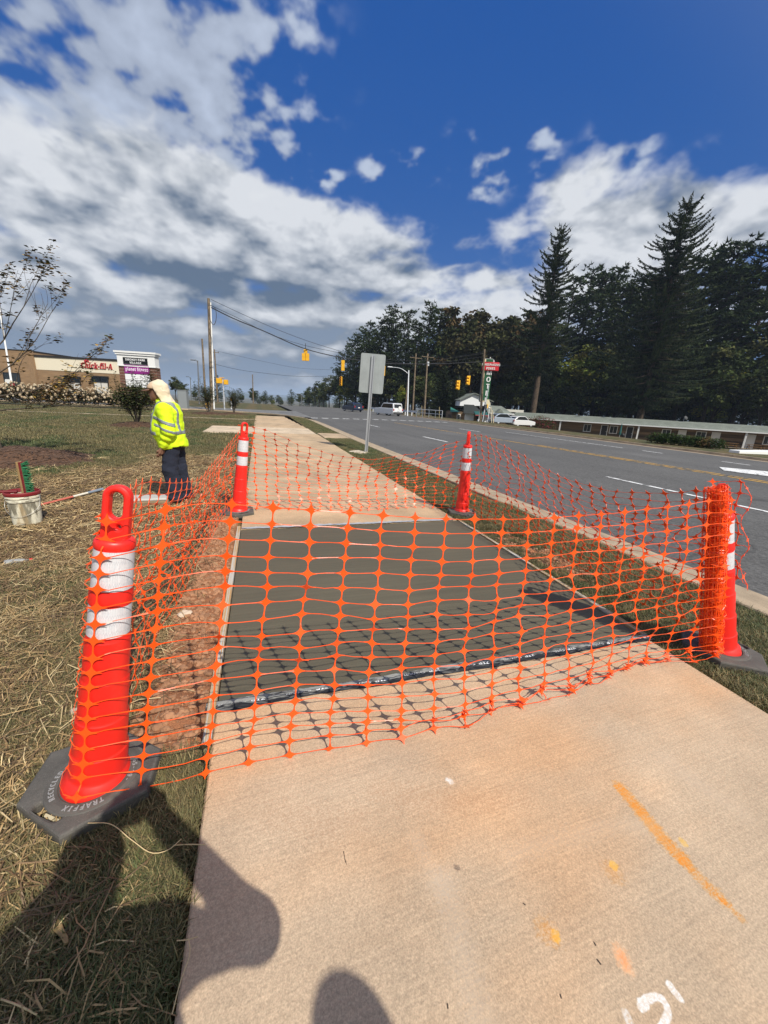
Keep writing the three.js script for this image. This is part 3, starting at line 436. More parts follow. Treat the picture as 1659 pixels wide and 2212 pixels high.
// ---------------------------------------------------------------- channelizer posts
const mRed = phys([0.80, 0.020, 0.011], 0.42, { clearcoat: 0.15, clearcoatRoughness: 0.4 });
const rubberTex = texData(512, 512, (u, v) => { const k = 0.29 + tfbm(u, v, 5, 5) * 0.14 + tn(u, v, 256) * 0.07 + (tn(u + 0.2, v, 160) > 0.44 ? 0.14 : 0); return [k * 1.02, k, k * 0.97]; });
const mRubber = std([1.2, 1.15, 1.05], 0.72, { map: rep(rubberTex, 2.2), bumpMap: rep(rubberTex, 3.1), bumpScale: 0.0015 });
const hexTex = canvasTex(512, 256, (g, w, h) => {
  g.fillStyle = '#dfe1e4'; g.fillRect(0, 0, w, h);
  reseed(12); for (let k = 0; k < 500; k++) { g.fillStyle = `rgba(${rnd() < 0.5 ? '255,255,255' : '185,190,198'},0.25)`; g.fillRect(rnd() * w, rnd() * h, 6 + rnd() * 20, 3 + rnd() * 8); }
  g.strokeStyle = 'rgba(176,181,190,0.55)'; g.lineWidth = 1.4; const s = 16;
  for (let j = -1; j < h / (s * 1.5) + 1; j++) for (let i = -1; i < w / (s * 1.732) + 1; i++) { const cx = i * s * 1.732 + (j % 2) * s * 0.866, cy = j * s * 1.5; g.beginPath(); for (let k = 0; k < 6; k++) { const a = Math.PI / 6 + k * Math.PI / 3, x = cx + s * Math.cos(a), y = cy + s * Math.sin(a); k ? g.lineTo(x, y) : g.moveTo(x, y); } g.closePath(); g.stroke(); }
}, true);
const mReflect = phys([0.86, 0.86, 0.86], 0.34, { map: rep(hexTex, 3, 1), clearcoat: 0.5, clearcoatRoughness: 0.2 });
const mPlate = std([0.60, 0.52, 0.36], 0.8);
const hexPts = [[-0.225, 0.055], [-0.03, 0.225], [0.205, 0.115], [0.212, -0.075], [0.036, -0.222], [-0.212, -0.165]];   // x and z about the post
function makeBase() {
  // plan is drawn with y = -z so that it turns flat the right way up
  const s = shapeOf(hexPts.map(([x, z]) => [x, -z]));
  const slot = new THREE.Path(), cx = -0.105, cz = 0.115, L = 0.042, w = 0.02, ang = Math.atan2(0.060, 0.09);
  const q = []; for (let k = 0; k < 16; k++) { const a = k / 16 * Math.PI * 2, px = Math.sign(Math.cos(a)) * L + w * Math.cos(a), pz = w * 0.85 * Math.sin(a); q.push([cx + px * Math.cos(ang) - pz * Math.sin(ang), -(cz + px * Math.sin(ang) + pz * Math.cos(ang))]); }
  q.forEach(([x, y], i) => i ? slot.lineTo(x, y) : slot.moveTo(x, y)); slot.closePath(); s.holes.push(slot);
  const g = new THREE.ExtrudeGeometry(s, { depth: 0.040, bevelEnabled: true, bevelSize: 0.010, bevelThickness: 0.010, bevelOffset: -0.010, bevelSegments: 2 }).rotateX(-Math.PI / 2).translate(0, 0.010, 0);
  return [g, [cx, cz, ang]];
}
const letterRing = (() => {
  const put = (str, mid, r, size) => { const out = []; let a = mid - (str.length - 1) / 2 * (size * 0.98 / r); for (const ch of str) { if (ch !== ' ') { const g = text(ch, size, 0.003); g.rotateX(-Math.PI / 2); g.translate(0, 0, -r); g.rotateY(-a); out.push(g); } a += size * 0.98 / r; } return out; };
  const D = Math.PI / 180;
  return join([...put('TRAFFIX', 178 * D, 0.132, 0.019), ...put('RECYCLED', 262 * D, 0.132, 0.017), ...put('65-19-', 95 * D, 0.132, 0.017)]);
})();
const bodyGeo = (() => {
  const p = [[0.0, 0.035], [0.113, 0.035], [0.116, 0.045], [0.112, 0.075], [0.096, 0.090]];
  const st = [[0.0935, 0.105, 0.0925, 0.190], [0.0860, 0.199, 0.0850, 0.330], [0.0790, 0.339, 0.0780, 0.490], [0.0730, 0.499, 0.0720, 0.650]];
  for (const [r0, y0, r1, y1] of st) p.push([r0, y0], [r1, y1 - 0.003], [r1 - 0.0015, y1]);
  p.push([0.066, 0.666], [0.0645, 0.785], [0.068, 0.790], [0.067, 0.832], [0.0625, 0.838], [0.060, 0.990], [0.064, 0.994], [0.063, 1.012], [0.056, 1.024], [0.030, 1.030], [0, 1.030]);
  return plain(lathe(p, 40));
})();
const bandGeo = (y0, y1, r0, r1) => plain(lathe([[r0 - 0.003, y0], [r0, y0 + 0.001], [r1, y1 - 0.001], [r1 - 0.003, y1]], 40));
const handleGeo = (() => {
  const s = roundedRect(0.088, 0.22, 0.043); // outline of the grab loop
  const hole = new THREE.Path(); const w = 0.0215, y0 = 0.014, y1 = 0.064; hole.moveTo(w, y0); hole.lineTo(w, y1); hole.absarc(0, y1, w, 0, Math.PI); hole.lineTo(-w, y0); hole.absarc(0, y0, w, Math.PI, Math.PI * 2); s.holes.push(hole);
  const pin = new THREE.Path(); pin.absarc(0.014, -0.036, 0.007, 0, Math.PI * 2); s.holes.push(pin);
  return plain(extrude(s, 0.020, 0.011, 3, 12).translate(0, 1.030 + 0.072, -0.010));
})();
const [baseGeo, slotAt] = makeBase();
function makePost(label) {
  const t = thing('channelizer_post', label, 'channelizer', [0, 0, 0], 0, 'channelizer posts at the corners of the wet slab');
  const b = part('base', baseGeo, mRubber, t);
  part('lettering', letterRing.clone().translate(0, 0.0605, 0), mRubberPale, b);
  part('raised_ring', plain(lathe([[0.112, 0.0585], [0.112, 0.0635], [0.116, 0.0640], [0.1505, 0.0640], [0.154, 0.0605], [0.156, 0.0585]], 48)), mRubber, b);
  b.children[0].position.y = 0.0025;
  const pl = bx(0, 0.014, 0, 0.082, 0.006, 0.030, 0.002); pl.rotateY(-slotAt[2]); part('slot_plate', plain(pl.translate(slotAt[0], 0, slotAt[1])), mPlate, b);
  const post = part('post', bodyGeo, mRed, t);
  part('reflective_band', bandGeo(0.668, 0.782, 0.0675, 0.0660), mReflect, post);
  part('reflective_band', bandGeo(0.842, 0.986, 0.0640, 0.0618), mReflect, post);
  part('handle', handleGeo, mRed, post);
  return t;
}
const mRubberPale = std([0.26, 0.26, 0.26], 0.8);
function placePost(t, x, z, lean, baseTurn, handleTurn, y = 0) {
  t.position.set(x, y, z);
  const post = t.children.find((c) => c.name === 'post'), base = t.children.find((c) => c.name === 'base');
  base.rotation.y = baseTurn;
  const q = new THREE.Quaternion().setFromUnitVectors(V(0, 1, 0), V(...lean).normalize());
  post.quaternion.copy(q).multiply(new THREE.Quaternion().setFromAxisAngle(V(0, 1, 0), handleTurn));
  return t;
}
const postNL = makePost('red channelizer post leaning on the straw, its grey rubber base nearest the camera');
const POST = { NL: [-0.655, -1.425, [0.185, 1.185, -0.085]], NR: [2.93, -1.455, [-0.31, 1.16, -0.09]], FL: [-0.308, -5.25, [0.13, 1.2, 0.0]], FR: [2.816, -4.88, [-0.04, 1.2, 0.03]] };
const cl = (label) => { const c = postNL.clone(); c.name = numbered('channelizer_post'); scene.add(c); c.userData = { ...postNL.userData, label }; return c; };
const postNR = cl('red channelizer post half hidden by the upright roll of orange net');
const postFL = cl('red channelizer post beside the clay at the far end of the wet slab');
const postFR = cl('red channelizer post on the grass verge at the far corner of the wet slab');
placePost(postNL, POST.NL[0], POST.NL[1], POST.NL[2], 0, -0.12, -0.012);
placePost(postNR, POST.NR[0], POST.NR[1], POST.NR[2], 2.3, 0.7, -0.02);
placePost(postFL, POST.FL[0], POST.FL[1], POST.FL[2], 1.2, 0.45, -0.02);
placePost(postFR, POST.FR[0], POST.FR[1], POST.FR[2], 2.0, 0.95, -0.02);

// ---------------------------------------------------------------- orange safety net
const mNet = phys([1.0, 0.105, 0.010], 0.36, { transmission: 0.08, thickness: 0 });
// f(u, v): u in columns, v in rows. Nodes are four-pointed stars, strands are drawn ribbons of the same sheet.
function netGeo(f, c0, c1, rows, opt = {}) {
  const { th = 0.0011, pitchH = 0.145, pitchV = 0.062, bot = 1, top = 1, slack = 0.003, ns = 1 } = opt;
  const pos = [], tri = (a, b, c) => pos.push(a.x, a.y, a.z, b.x, b.y, b.z, c.x, c.y, c.z);
  const P = (u, v) => { const p = f(u, v); return V(p[0], p[1], p[2]); };
  const frame = (u, v) => { const e = 0.08, du = P(u + e, v).sub(P(u - e, v)).multiplyScalar(0.5 / e), dv = P(u, v + e).sub(P(u, v - e)).multiplyScalar(0.5 / e), n = du.clone().cross(dv).normalize(); return [du.normalize(), dv.normalize(), n]; };
  const plate = (pts, n, t) => { const m = pts.length, c = V(0, 0, 0); pts.forEach((p) => c.add(p)); c.multiplyScalar(1 / m); const o = n.clone().multiplyScalar(t); for (let i = 0; i < m; i++) { const a = pts[i], b = pts[(i + 1) % m]; tri(c.clone().add(o), a.clone().add(o), b.clone().add(o)); tri(c.clone().sub(o), b.clone().sub(o), a.clone().sub(o)); const a1 = a.clone().add(o), a0 = a.clone().sub(o), b1 = b.clone().add(o), b0 = b.clone().sub(o); tri(a0, b0, b1); tri(a0, b1, a1); } };
  const strand = (pp, ww, n) => { // ribbon through points with half-widths along the side direction
    for (let i = 0; i + 1 < pp.length; i++) { const a = pp[i], b = pp[i + 1], d = b.clone().sub(a), s = d.clone().cross(n).normalize(), o = n.clone().multiplyScalar(th * 0.9); const a0 = a.clone().addScaledVector(s, ww[i]), a1 = a.clone().addScaledVector(s, -ww[i]), b0 = b.clone().addScaledVector(s, ww[i + 1]), b1 = b.clone().addScaledVector(s, -ww[i + 1]);
      const q = (k, l, m, r) => { tri(k, l, m); tri(k, m, r); }; q(a0.clone().add(o), b0.clone().add(o), b1.clone().add(o), a1.clone().add(o)); q(a1.clone().sub(o), b1.clone().sub(o), b0.clone().sub(o), a0.clone().sub(o)); q(a0.clone().sub(o), b0.clone().sub(o), b0.clone().add(o), a0.clone().add(o)); q(a1.clone().add(o), b1.clone().add(o), b1.clone().sub(o), a1.clone().sub(o)); } };
  for (let i = c0; i <= c1; i++) for (let j = 0; j < rows; j++) {
    const p = P(i, j), [du, dv, n] = frame(i, j), sc = rr(0.92, 1.14) * ns;
    const A = 0.036 * sc, B = 0.0285 * sc, C = 0.0088 * sc, D = 0.0075 * sc;
    const L = (x, y) => p.clone().addScaledVector(du, x).addScaledVector(dv, y);
    plate([L(A, 0), L(0.017 * sc, 0.0040 * sc), L(C, C), L(0.0040 * sc, 0.016 * sc), L(0, B), L(-0.0040 * sc, 0.016 * sc), L(-C, C), L(-0.017 * sc, 0.0040 * sc), L(-A, 0), L(-0.017 * sc, -0.0040 * sc), L(-C, -C), L(-0.0040 * sc, -0.016 * sc), L(0, -B), L(0.0040 * sc, -0.016 * sc), L(C, -C), L(0.017 * sc, -0.0040 * sc)], n, th);
    if (i < c1) { const pts = [], w = [], sg = rr(-0.4, 0.4) * slack, tw = rr(-0.9, 0.9); for (const t of [0.08, 0.25, 0.5, 0.75, 0.92]) { const q = P(i + t, j); q.addScaledVector(n, Math.sin(t * Math.PI) * rr(-slack, slack)).addScaledVector(dv, Math.sin(t * Math.PI) * sg); pts.push(q); w.push(t > 0.1 && t < 0.9 ? 0.0013 : 0.0026); } const nn = n.clone().addScaledVector(dv, tw * 0.7).normalize(); strand(pts, w, nn); }
    if (j < rows - 1) { const pts = [], w = []; for (const t of [0.15, 0.5, 0.85]) { pts.push(P(i, j + t)); w.push(t === 0.5 ? 0.0022 : 0.0036); } strand(pts, w, n); }
  }
  const g = new THREE.BufferGeometry(); g.setAttribute('position', new THREE.Float32BufferAttribute(pos, 3)); g.computeVertexNormals(); return plain(g);
}
const curve = (pts) => { const c = new THREE.CatmullRomCurve3(pts.map((p) => V(...p)), false, 'centripetal'); c.arcLengthDivisions = 400; return (t) => c.getPointAt(clamp(t)); };
const jig = (u, v, s, k) => fbm(u * 0.55, v * 0.4, s, 2) * k;
const postAt = ([x, z, l], y) => { const L = Math.hypot(...l), n = l.map((k) => k / L), t = y / n[1]; return [x + n[0] * t, y, z + n[2] * t]; };
const postR = (y) => y < 0.1 ? 0.112 : y < 1.0 ? mix(0.094, 0.064, clamp(y / 1.0)) : 0.046;
reseed(321);
const fence = thing('safety_fence', 'orange plastic mesh net strung round the wet slab between four red posts', 'safety fence');
const ROWS = 18;
{ // side towards the camera
  const top = curve([[-0.36, 1.10, -1.44], [-0.22, 1.125, -1.45], [0.024, 1.104, -1.45], [0.299, 1.076, -1.45], [0.71, 1.032, -1.455], [1.061, 1.013, -1.46], [1.299, 1.009, -1.46], [1.53, 1.015, -1.46], [1.753, 1.022, -1.455], [1.961, 1.039, -1.45], [2.169, 1.052, -1.445], [2.37, 1.074, -1.44], [2.52, 1.08, -1.42]]);
  const botm = curve([[-0.54, 0.062, -1.335], [-0.42, 0.02, -1.345], [-0.236, 0.016, -1.36], [-0.073, 0.014, -1.365], [0.35, 0.014, -1.345], [0.828, 0.014, -1.335], [1.292, 0.014, -1.36], [1.866, 0.014, -1.41], [2.222, 0.015, -1.455], [2.57, 0.02, -1.43], [2.74, 0.06, -1.36]]);
  const N = 21;
  const g = netGeo((u, v) => {
    const vv = v / (ROWS - 1);
    if (u < 1.25) { // wrapped round the post
      const y = mix(1.07, 0.075, vv), c = postAt(POST.NL, y), r = postR(y) + 0.006, a = mix(-2.1, 0.2, u / 1.25); // angle from +z toward +x
      const px = c[0] + Math.sin(a) * r, pz = c[2] + Math.cos(a) * r;
      return [px, y + jig(u, v, 2, 0.02), pz];
    }
    const t = (u - 1.25) / (N - 1.25), A = top(t), B = botm(t), c = postAt(POST.NL, mix(1.07, 0.075, vv)), r = postR(mix(1.07, 0.075, vv)) + 0.006;
    const s0 = [c[0] + 0.2 * r, mix(1.07, 0.075, vv), c[2] + r];
    // lower rows hang slack and gather where the net meets the ground
    const g0 = clamp(vv), g1 = g0 < 0.84 ? g0 * 1.115 : 0.9366 + (g0 - 0.84) * 0.396, w = mix(g0, g1, sstep(0.15, 0.45, t));
    let x = mix(A.x, B.x, w), y = mix(A.y, B.y, w), z = mix(A.z, B.z, Math.pow(clamp(w), 3.2));
    x += jig(u, v, 3, 0.016) * sstep(0, 0.2, t) + Math.sin(v * 0.8 + u) * 0.003 * vv; y += jig(u, v, 7, 0.010) * Math.sin(Math.PI * clamp(vv * 1.05)); z += jig(u, v, 5, 0.05) * Math.sin(Math.PI * vv) + 0.02 * Math.sin(Math.PI * w) + (w > 0.93 ? 0.05 * n3(u * 0.9, v * 2.3, 4) * sstep(0.15, 0.45, t) : 0);
    y = Math.max(y, 0.012);
    const k = 1 - sstep(0, 0.06, t); return [mix(x, s0[0], k), mix(y, s0[1], k), mix(z, s0[2], k)];
  }, 0, N, ROWS);
  part('net_panel', g, mNet, fence);
}
{ // over the clay side
  const top = curve([[-0.46, 1.08, -1.55], [-0.52, 1.09, -1.78], [-0.55, 1.06, -2.15], [-0.52, 0.98, -2.5], [-0.49, 0.90, -2.93], [-0.46, 0.85, -3.3], [-0.43, 0.88, -3.6], [-0.39, 0.91, -4.1], [-0.33, 0.97, -4.8], [-0.26, 1.05, -5.22]]);
  const botm = curve([[-0.62, 0.07, -1.56], [-0.65, 0.03, -1.9], [-0.66, 0.02, -2.48], [-0.61, 0.02, -2.9], [-0.59, 0.02, -3.5], [-0.54, 0.02, -4.03], [-0.50, 0.02, -4.8], [-0.40, 0.05, -5.34]]);
  const N = 27;
  part('net_panel', netGeo((u, v) => { const t = u / N, vv = v / (ROWS - 1), A = top(t), B = botm(t), y = mix(A.y, B.y, vv); return [mix(A.x, B.x, vv) + jig(u, v, 11, 0.10) * Math.sin(Math.PI * vv) - 0.07 * Math.sin(Math.PI * Math.pow(clamp(vv), 1.5)) * (1 - Math.abs(t - 0.5)), Math.max(0.012, y + jig(u, v, 12, 0.05) * Math.sin(Math.PI * vv)), mix(A.z, B.z, vv) + jig(u, v, 13, 0.05) + 0.10 * Math.sin(Math.PI * vv) * Math.sin(Math.PI * t)]; }, 0, N, ROWS), mNet, fence);
}
{ // far side, sagging deepest over the middle of the walk
  const top = curve([[-0.24, 1.14, -5.24], [-0.12, 1.13, -5.2], [0.13, 1.08, -5.15], [0.39, 0.96, -5.1], [0.66, 0.88, -5.1], [0.93, 0.80, -5.1], [1.23, 0.77, -5.1], [1.42, 0.75, -5.1], [1.65, 0.77, -5.1], [1.93, 0.82, -5.08], [2.25, 0.87, -5.05], [2.51, 0.98, -5.0], [2.79, 1.07, -4.92]]);
  const botm = curve([[-0.2, 0.05, -5.3], [0.0, 0.03, -5.35], [0.37, 0.02, -5.3], [0.88, 0.016, -5.2], [1.38, 0.016, -5.15], [1.81, 0.016, -5.2], [2.37, 0.02, -5.2], [2.70, 0.05, -4.98]]);
  const N = 21;
  part('net_panel', netGeo((u, v) => { const t = u / N, vv = v / (ROWS - 1), A = top(t), B = botm(t), sag = Math.sin(Math.PI * t); const w = Math.pow(clamp(vv), mix(1, 0.75, sag)); return [mix(A.x, B.x, w) + jig(u, v, 21, 0.06), Math.max(0.012, mix(A.y, B.y, w) + jig(u, v, 22, 0.05) * Math.sin(Math.PI * vv)), mix(A.z, B.z, w) - 0.30 * sag * Math.sin(Math.PI * Math.pow(clamp(vv), 0.8)) + jig(u, v, 23, 0.10) * Math.sin(Math.PI * vv)]; }, 0, N, ROWS), mNet, fence);
}
{ // over the verge towards the road
  const top = curve([[2.79, 1.10, -4.86], [2.80, 1.16, -4.68], [2.80, 1.14, -4.36], [2.80, 1.08, -4.03], [2.80, 1.02, -3.65], [2.80, 0.95, -3.34], [2.80, 0.90, -3.04], [2.80, 0.89, -2.84], [2.80, 0.89, -2.61], [2.80, 0.89, -2.45], [2.79, 0.92, -2.3], [2.77, 0.95, -2.15], [2.75, 0.98, -2.01], [2.72, 1.02, -1.87], [2.68, 1.06, -1.74], [2.66, 1.08, -1.58]]);
  const botm = curve([[2.86, 0.06, -4.80], [2.95, 0.03, -4.5], [3.05, 0.02, -4.1], [3.08, 0.02, -3.6], [3.05, 0.02, -3.1], [3.02, 0.02, -2.6], [2.98, 0.02, -2.1], [2.95, 0.05, -1.65]]);
  const N = 24;
  part('net_panel', netGeo((u, v) => { const t = u / N, vv = v / (ROWS - 1), A = top(t), B = botm(t); return [mix(A.x, B.x, vv) + jig(u, v, 31, 0.12) * Math.sin(Math.PI * vv), Math.max(0.012, mix(A.y, B.y, vv) + jig(u, v, 32, 0.04) * Math.sin(Math.PI * vv)), mix(A.z, B.z, vv) + jig(u, v, 33, 0.08) + 0.08 * Math.sin(Math.PI * vv)]; }, 0, N, ROWS), mNet, fence);
}
{ // what is left of the roll, stood on end in front of the fourth post
  const layers = [], c0 = [2.795, -1.425], lean = [-0.27, 1.12, -0.085];
  const L = Math.hypot(...lean), ax = lean.map((k) => k / L);
  const q = new THREE.Quaternion().setFromUnitVectors(V(0, 1, 0), V(...ax));
  const wrap = (r, off, turns, dy) => netGeo((u, v) => { const a = off + u * 0.145 / r, w = 0.0015 * Math.sin(u * 3.1 + v * 1.7) + 0.002 * Math.sin(v * 2.3 + off), y = 1.13 - v / (ROWS - 1) * 1.07 + dy + 0.012 * Math.sin(a * 1.3 + off) + 0.006 * Math.sin(a * 5 + v * 2); const p = V(Math.sin(a) * (r + w), y, Math.cos(a) * (r + w)).applyQuaternion(q); return [c0[0] + p.x, p.y + 0.02, c0[1] + p.z]; }, 0, turns, ROWS, { slack: 0.002, ns: clamp(r / 0.13, 0.25, 0.5) });
  for (let k = 0; k < 13; k++) { const r = 0.018 + k * 0.0038; layers.push(wrap(r, k * 2.37, Math.max(1, Math.round(r * Math.PI * 2 / 0.145 + 0.6)), 0.012 * Math.sin(k * 2.1))); }
  part('net_roll', layers, mNet, fence);
  // the net leaves the roll in a loose loop round the post behind
  part('net_loop', netGeo((u, v) => { const y = 1.14 - v * 0.062, c = postAt(POST.NR, y), a = 0.7 + u * 0.9, r = 0.105 + 0.02 * Math.sin(v * 1.4 + u) + 0.015 * u; return [c[0] + Math.sin(a) * r * 1.15, y + jig(u, v, 44, 0.05), c[2] + Math.cos(a) * r]; }, 0, 2, 11, { slack: 0.01, ns: 0.8 }), mNet, fence);
}
// ---------------------------------------------------------------- people
const mSkin = std([0.20, 0.10, 0.062], 0.6);
const mCloth = (c, r = 0.95) => std(c, r);
function handSdf(list) { return blend(list.map(([a, b, ra, rb]) => capsule(...a, ...b, ra, rb)), 0.008); }
// hand: palm from wrist along direction d, fingers curled toward direction c, spread along s
function hand(w, d, c, s, curl = 1) {
  const W = V(...w), D = V(...d).normalize(), C = V(...c).normalize(), S = V(...s).normalize(), at = (a, b, e) => { const p = W.clone().addScaledVector(D, a).addScaledVector(C, b).addScaledVector(S, e); return [p.x, p.y, p.z]; };
  const L = [[at(-0.03, 0, 0), at(0.01, 0, 0), 0.026, 0.026], [at(0.0, 0, -0.018), at(0.075, 0.004, -0.026), 0.019, 0.016], [at(0.0, 0, 0.0), at(0.082, 0.002, 0.0), 0.020, 0.017], [at(0.0, 0, 0.016), at(0.072, 0.004, 0.026), 0.019, 0.015]];
  [[-0.030, 0.078, 0.92], [-0.010, 0.086, 1.02], [0.011, 0.082, 0.97], [0.030, 0.072, 0.78]].forEach(([e, b, k]) => { const r = 0.0088 * (0.9 + k * 0.1); L.push([at(b - 0.012, 0, e), at(b + 0.030 * k, 0.016 * curl, e * 1.05), r, r], [at(b + 0.030 * k, 0.016 * curl, e * 1.05), at(b + 0.044 * k, 0.040 * curl, e * 1.0), r, r * 0.93], [at(b + 0.044 * k, 0.040 * curl, e), at(b + 0.040 * k, 0.060 * curl, e * 0.98), r * 0.93, r * 0.82]); });
  L.push([at(0.018, 0.004, -0.024), at(0.052, 0.022, -0.046), 0.013, 0.0105], [at(0.052, 0.022, -0.046), at(0.080, 0.036, -0.040), 0.0105, 0.009]);
  return [handSdf(L), W.clone().addScaledVector(D, 0.06)];
}
function around(p, r) { return [[p.x - r, p.y - r, p.z - r], [p.x + r, p.y + r, p.z + r]]; }
{
  // worker: faces left across the lawn, looking down, arms hanging
  const wk = thing('person', 'worker in yellow hi-vis hoodie and navy trousers standing on straw beside the net', 'person', [-1.14, -0.02, -5.9], -0.10);
  const fold = (x, y, z, k, f) => k * n3(x * f, y * f * 1.6, z * f) + k * 0.5 * n3(x * f * 2.3, y * f * 3.1 + 4, z * f * 2.3);
  const head = blend([ellipsoid(-0.118, 1.515, 0, 0.088, 0.115, 0.073), ellipsoid(-0.150, 1.455, 0, 0.060, 0.062, 0.055), capsule(-0.200, 1.508, 0, -0.219, 1.482, 0, 0.010, 0.016), capsule(-0.196, 1.535, 0.03, -0.196, 1.537, -0.03, 0.012, 0.012), capsule(-0.199, 1.447, 0.018, -0.199, 1.447, -0.018, 0.010, 0.010), capsule(-0.198, 1.432, 0.012, -0.198, 1.432, -0.012, 0.010, 0.010), ellipsoid(-0.185, 1.412, 0, 0.026, 0.018, 0.026), ellipsoid(-0.105, 1.500, 0.074, 0.016, 0.030, 0.010), ellipsoid(-0.105, 1.500, -0.074, 0.016, 0.030, 0.010)], 0.020);
  const [hN, pN] = hand([-0.055, 0.815, 0.215], [-0.30, -1, 0.0], [-0.8, 0.1, -0.55], [0.55, 0, -0.8], 0.9);
  const [hF, pF] = hand([-0.145, 0.835, -0.205], [-0.45, -1, 0.0], [-0.7, 0.0, 0.6], [-0.6, 0, -0.75], 0.8);
  const core = blend([capsule(0, 0.86, 0.09, -0.03, 0.48, 0.095, 0.082, 0.055), capsule(-0.03, 0.48, 0.095, 0.01, 0.10, 0.09, 0.052, 0.040), capsule(0, 0.86, -0.09, 0.02, 0.48, -0.11, 0.082, 0.055), capsule(0.02, 0.48, -0.11, 0.075, 0.10, -0.13, 0.052, 0.040), capsule(0, 0.90, 0, -0.03, 1.24, 0, 0.11, 0.12), capsule(-0.03, 1.28, 0.13, -0.03, 1.28, -0.13, 0.07, 0.07), capsule(-0.045, 1.33, 0, -0.10, 1.45, 0, 0.055, 0.052), capsule(-0.01, 1.29, 0.165, 0.05, 1.03, 0.235, 0.05, 0.042), capsule(0.05, 1.03, 0.235, -0.05, 0.82, 0.215, 0.042, 0.028), capsule(-0.02, 1.29, -0.165, -0.03, 1.03, -0.235, 0.05, 0.042), capsule(-0.03, 1.03, -0.235, -0.14, 0.84, -0.205, 0.042, 0.028), capsule(0.01, 0.07, 0.09, -0.13, 0.05, 0.095, 0.042, 0.036), capsule(0.075, 0.07, -0.13, -0.06, 0.05, -0.14, 0.042, 0.036)], 0.04);
  part('body', [nets(core, [-0.30, 0.0, -0.32], [0.20, 1.46, 0.32], 0.012), nets(head, ...around(V(-0.13, 1.49, 0), 0.14), 0.004), nets(hN, ...around(pN, 0.095), 0.0033), nets(hF, ...around(pF, 0.095), 0.0033)], mSkin, wk);
  // trousers: loose, gathered over the boots
  const leg = blend([capsule(0.005, 0.86, 0.085, -0.03, 0.50, 0.10, 0.112, 0.092), capsule(-0.03, 0.50, 0.10, 0.015, 0.12, 0.095, 0.092, 0.090), capsule(0.01, 0.86, -0.085, 0.025, 0.50, -0.115, 0.112, 0.092), capsule(0.025, 0.50, -0.115, 0.08, 0.13, -0.135, 0.092, 0.090), capsule(0.005, 0.88, 0.04, 0.005, 0.88, -0.04, 0.12, 0.12)], 0.05);
  const leg2 = (x, y, z) => Math.max(leg(x, y, z) + fold(x, y, z, 0.012, 9) + 0.012 * Math.sin(y * 46 + x * 9) * (1 - sstep(0.10, 0.30, y)), 0.055 - y, y - 0.95);
  part('trousers', nets(leg2, [-0.20, 0.02, -0.30], [0.24, 0.98, 0.26], 0.011), mCloth([0.014, 0.018, 0.034]), wk);
  const boot = (x0, z0) => blend([capsule(x0, 0.09, z0, x0, 0.05, z0, 0.052, 0.050), capsule(x0 - 0.02, 0.048, z0, x0 - 0.15, 0.045, z0 + 0.01, 0.047, 0.042)], 0.03);
  const clipB = (f) => (x, y, z) => Math.max(f(x, y, z), -y + 0.002);
  part('boot', nets(clipB(boot(0.01, 0.09)), [-0.22, -0.01, 0.0], [0.10, 0.16, 0.19], 0.008), mCloth([0.10, 0.085, 0.07]), wk);
  part('boot', nets(clipB(boot(0.075, -0.13)), [-0.16, -0.01, -0.23], [0.17, 0.16, -0.03], 0.008), mCloth([0.10, 0.085, 0.07]), wk);
  // hoodie
  const zs = (f, k) => (x, y, z) => f(x, y, z * k);
  const torso = blend([zs(capsule(-0.045, 1.22, 0, -0.03, 1.0, 0, 0.150, 0.168), 0.80), zs(capsule(-0.03, 1.0, 0, 0.012, 0.84, 0, 0.172, 0.182), 0.84), ellipsoid(-0.12, 1.08, 0, 0.11, 0.17, 0.15), capsule(-0.03, 1.295, 0.13, -0.03, 1.295, -0.13, 0.085, 0.085), capsule(-0.05, 1.33, 0, -0.08, 1.395, 0, 0.085, 0.07), ellipsoid(0.06, 1.22, 0, 0.085, 0.16, 0.15)], 0.06);
  const armN = blend([capsule(-0.01, 1.285, 0.175, 0.045, 1.03, 0.245, 0.088, 0.078), capsule(0.045, 1.03, 0.245, -0.045, 0.835, 0.222, 0.078, 0.048)], 0.04);
  const armF = blend([capsule(-0.02, 1.285, -0.175, -0.03, 1.03, -0.245, 0.088, 0.078), capsule(-0.03, 1.03, -0.245, -0.135, 0.855, -0.208, 0.078, 0.048)], 0.04);
  const crease = (x, y, z) => 0.010 * Math.sin(y * 62 + x * 30 + z * 12) * sstep(0.83, 0.9, y) * (1 - sstep(0.96, 1.06, y));
  const hood0 = (x, y, z) => { let d = torso(x, y, z) + fold(x, y, z, 0.012, 8); d = Math.max(d, 0.80 + 0.03 * n3(x * 6, 1, z * 6) + (x > 0.05 ? 0.02 : 0) - y); const a = Math.min(armN(x, y, z) + fold(x, y, z, 0.008, 14) + (z > 0.16 ? crease(x, y, z) : 0), armF(x, y, z) + fold(x, y, z, 0.008, 14)); return smin(d, a, 0.025); };
  part('hoodie', nets(hood0, [-0.30, 0.74, -0.36], [0.27, 1.46, 0.36], 0.0105), mCloth([0.62, 0.86, 0.008], 0.85), wk);
  // reflective tape, proud of the cloth
  const tape = (sel, lo, hi) => nets((x, y, z) => Math.max(hood0(x, y, z) - 0.006, sel(x, y, z)), lo, hi, 0.0095);
  const mTapeC = phys([0.20, 0.22, 0.23], 0.6);
  part('reflective_tape', tape((x, y, z) => Math.max(Math.abs(y - 0.995 - 0.05 * x) - 0.024, Math.abs(z) - 0.19), [-0.32, 0.92, -0.22], [0.28, 1.08, 0.22]), mTapeC, wk);
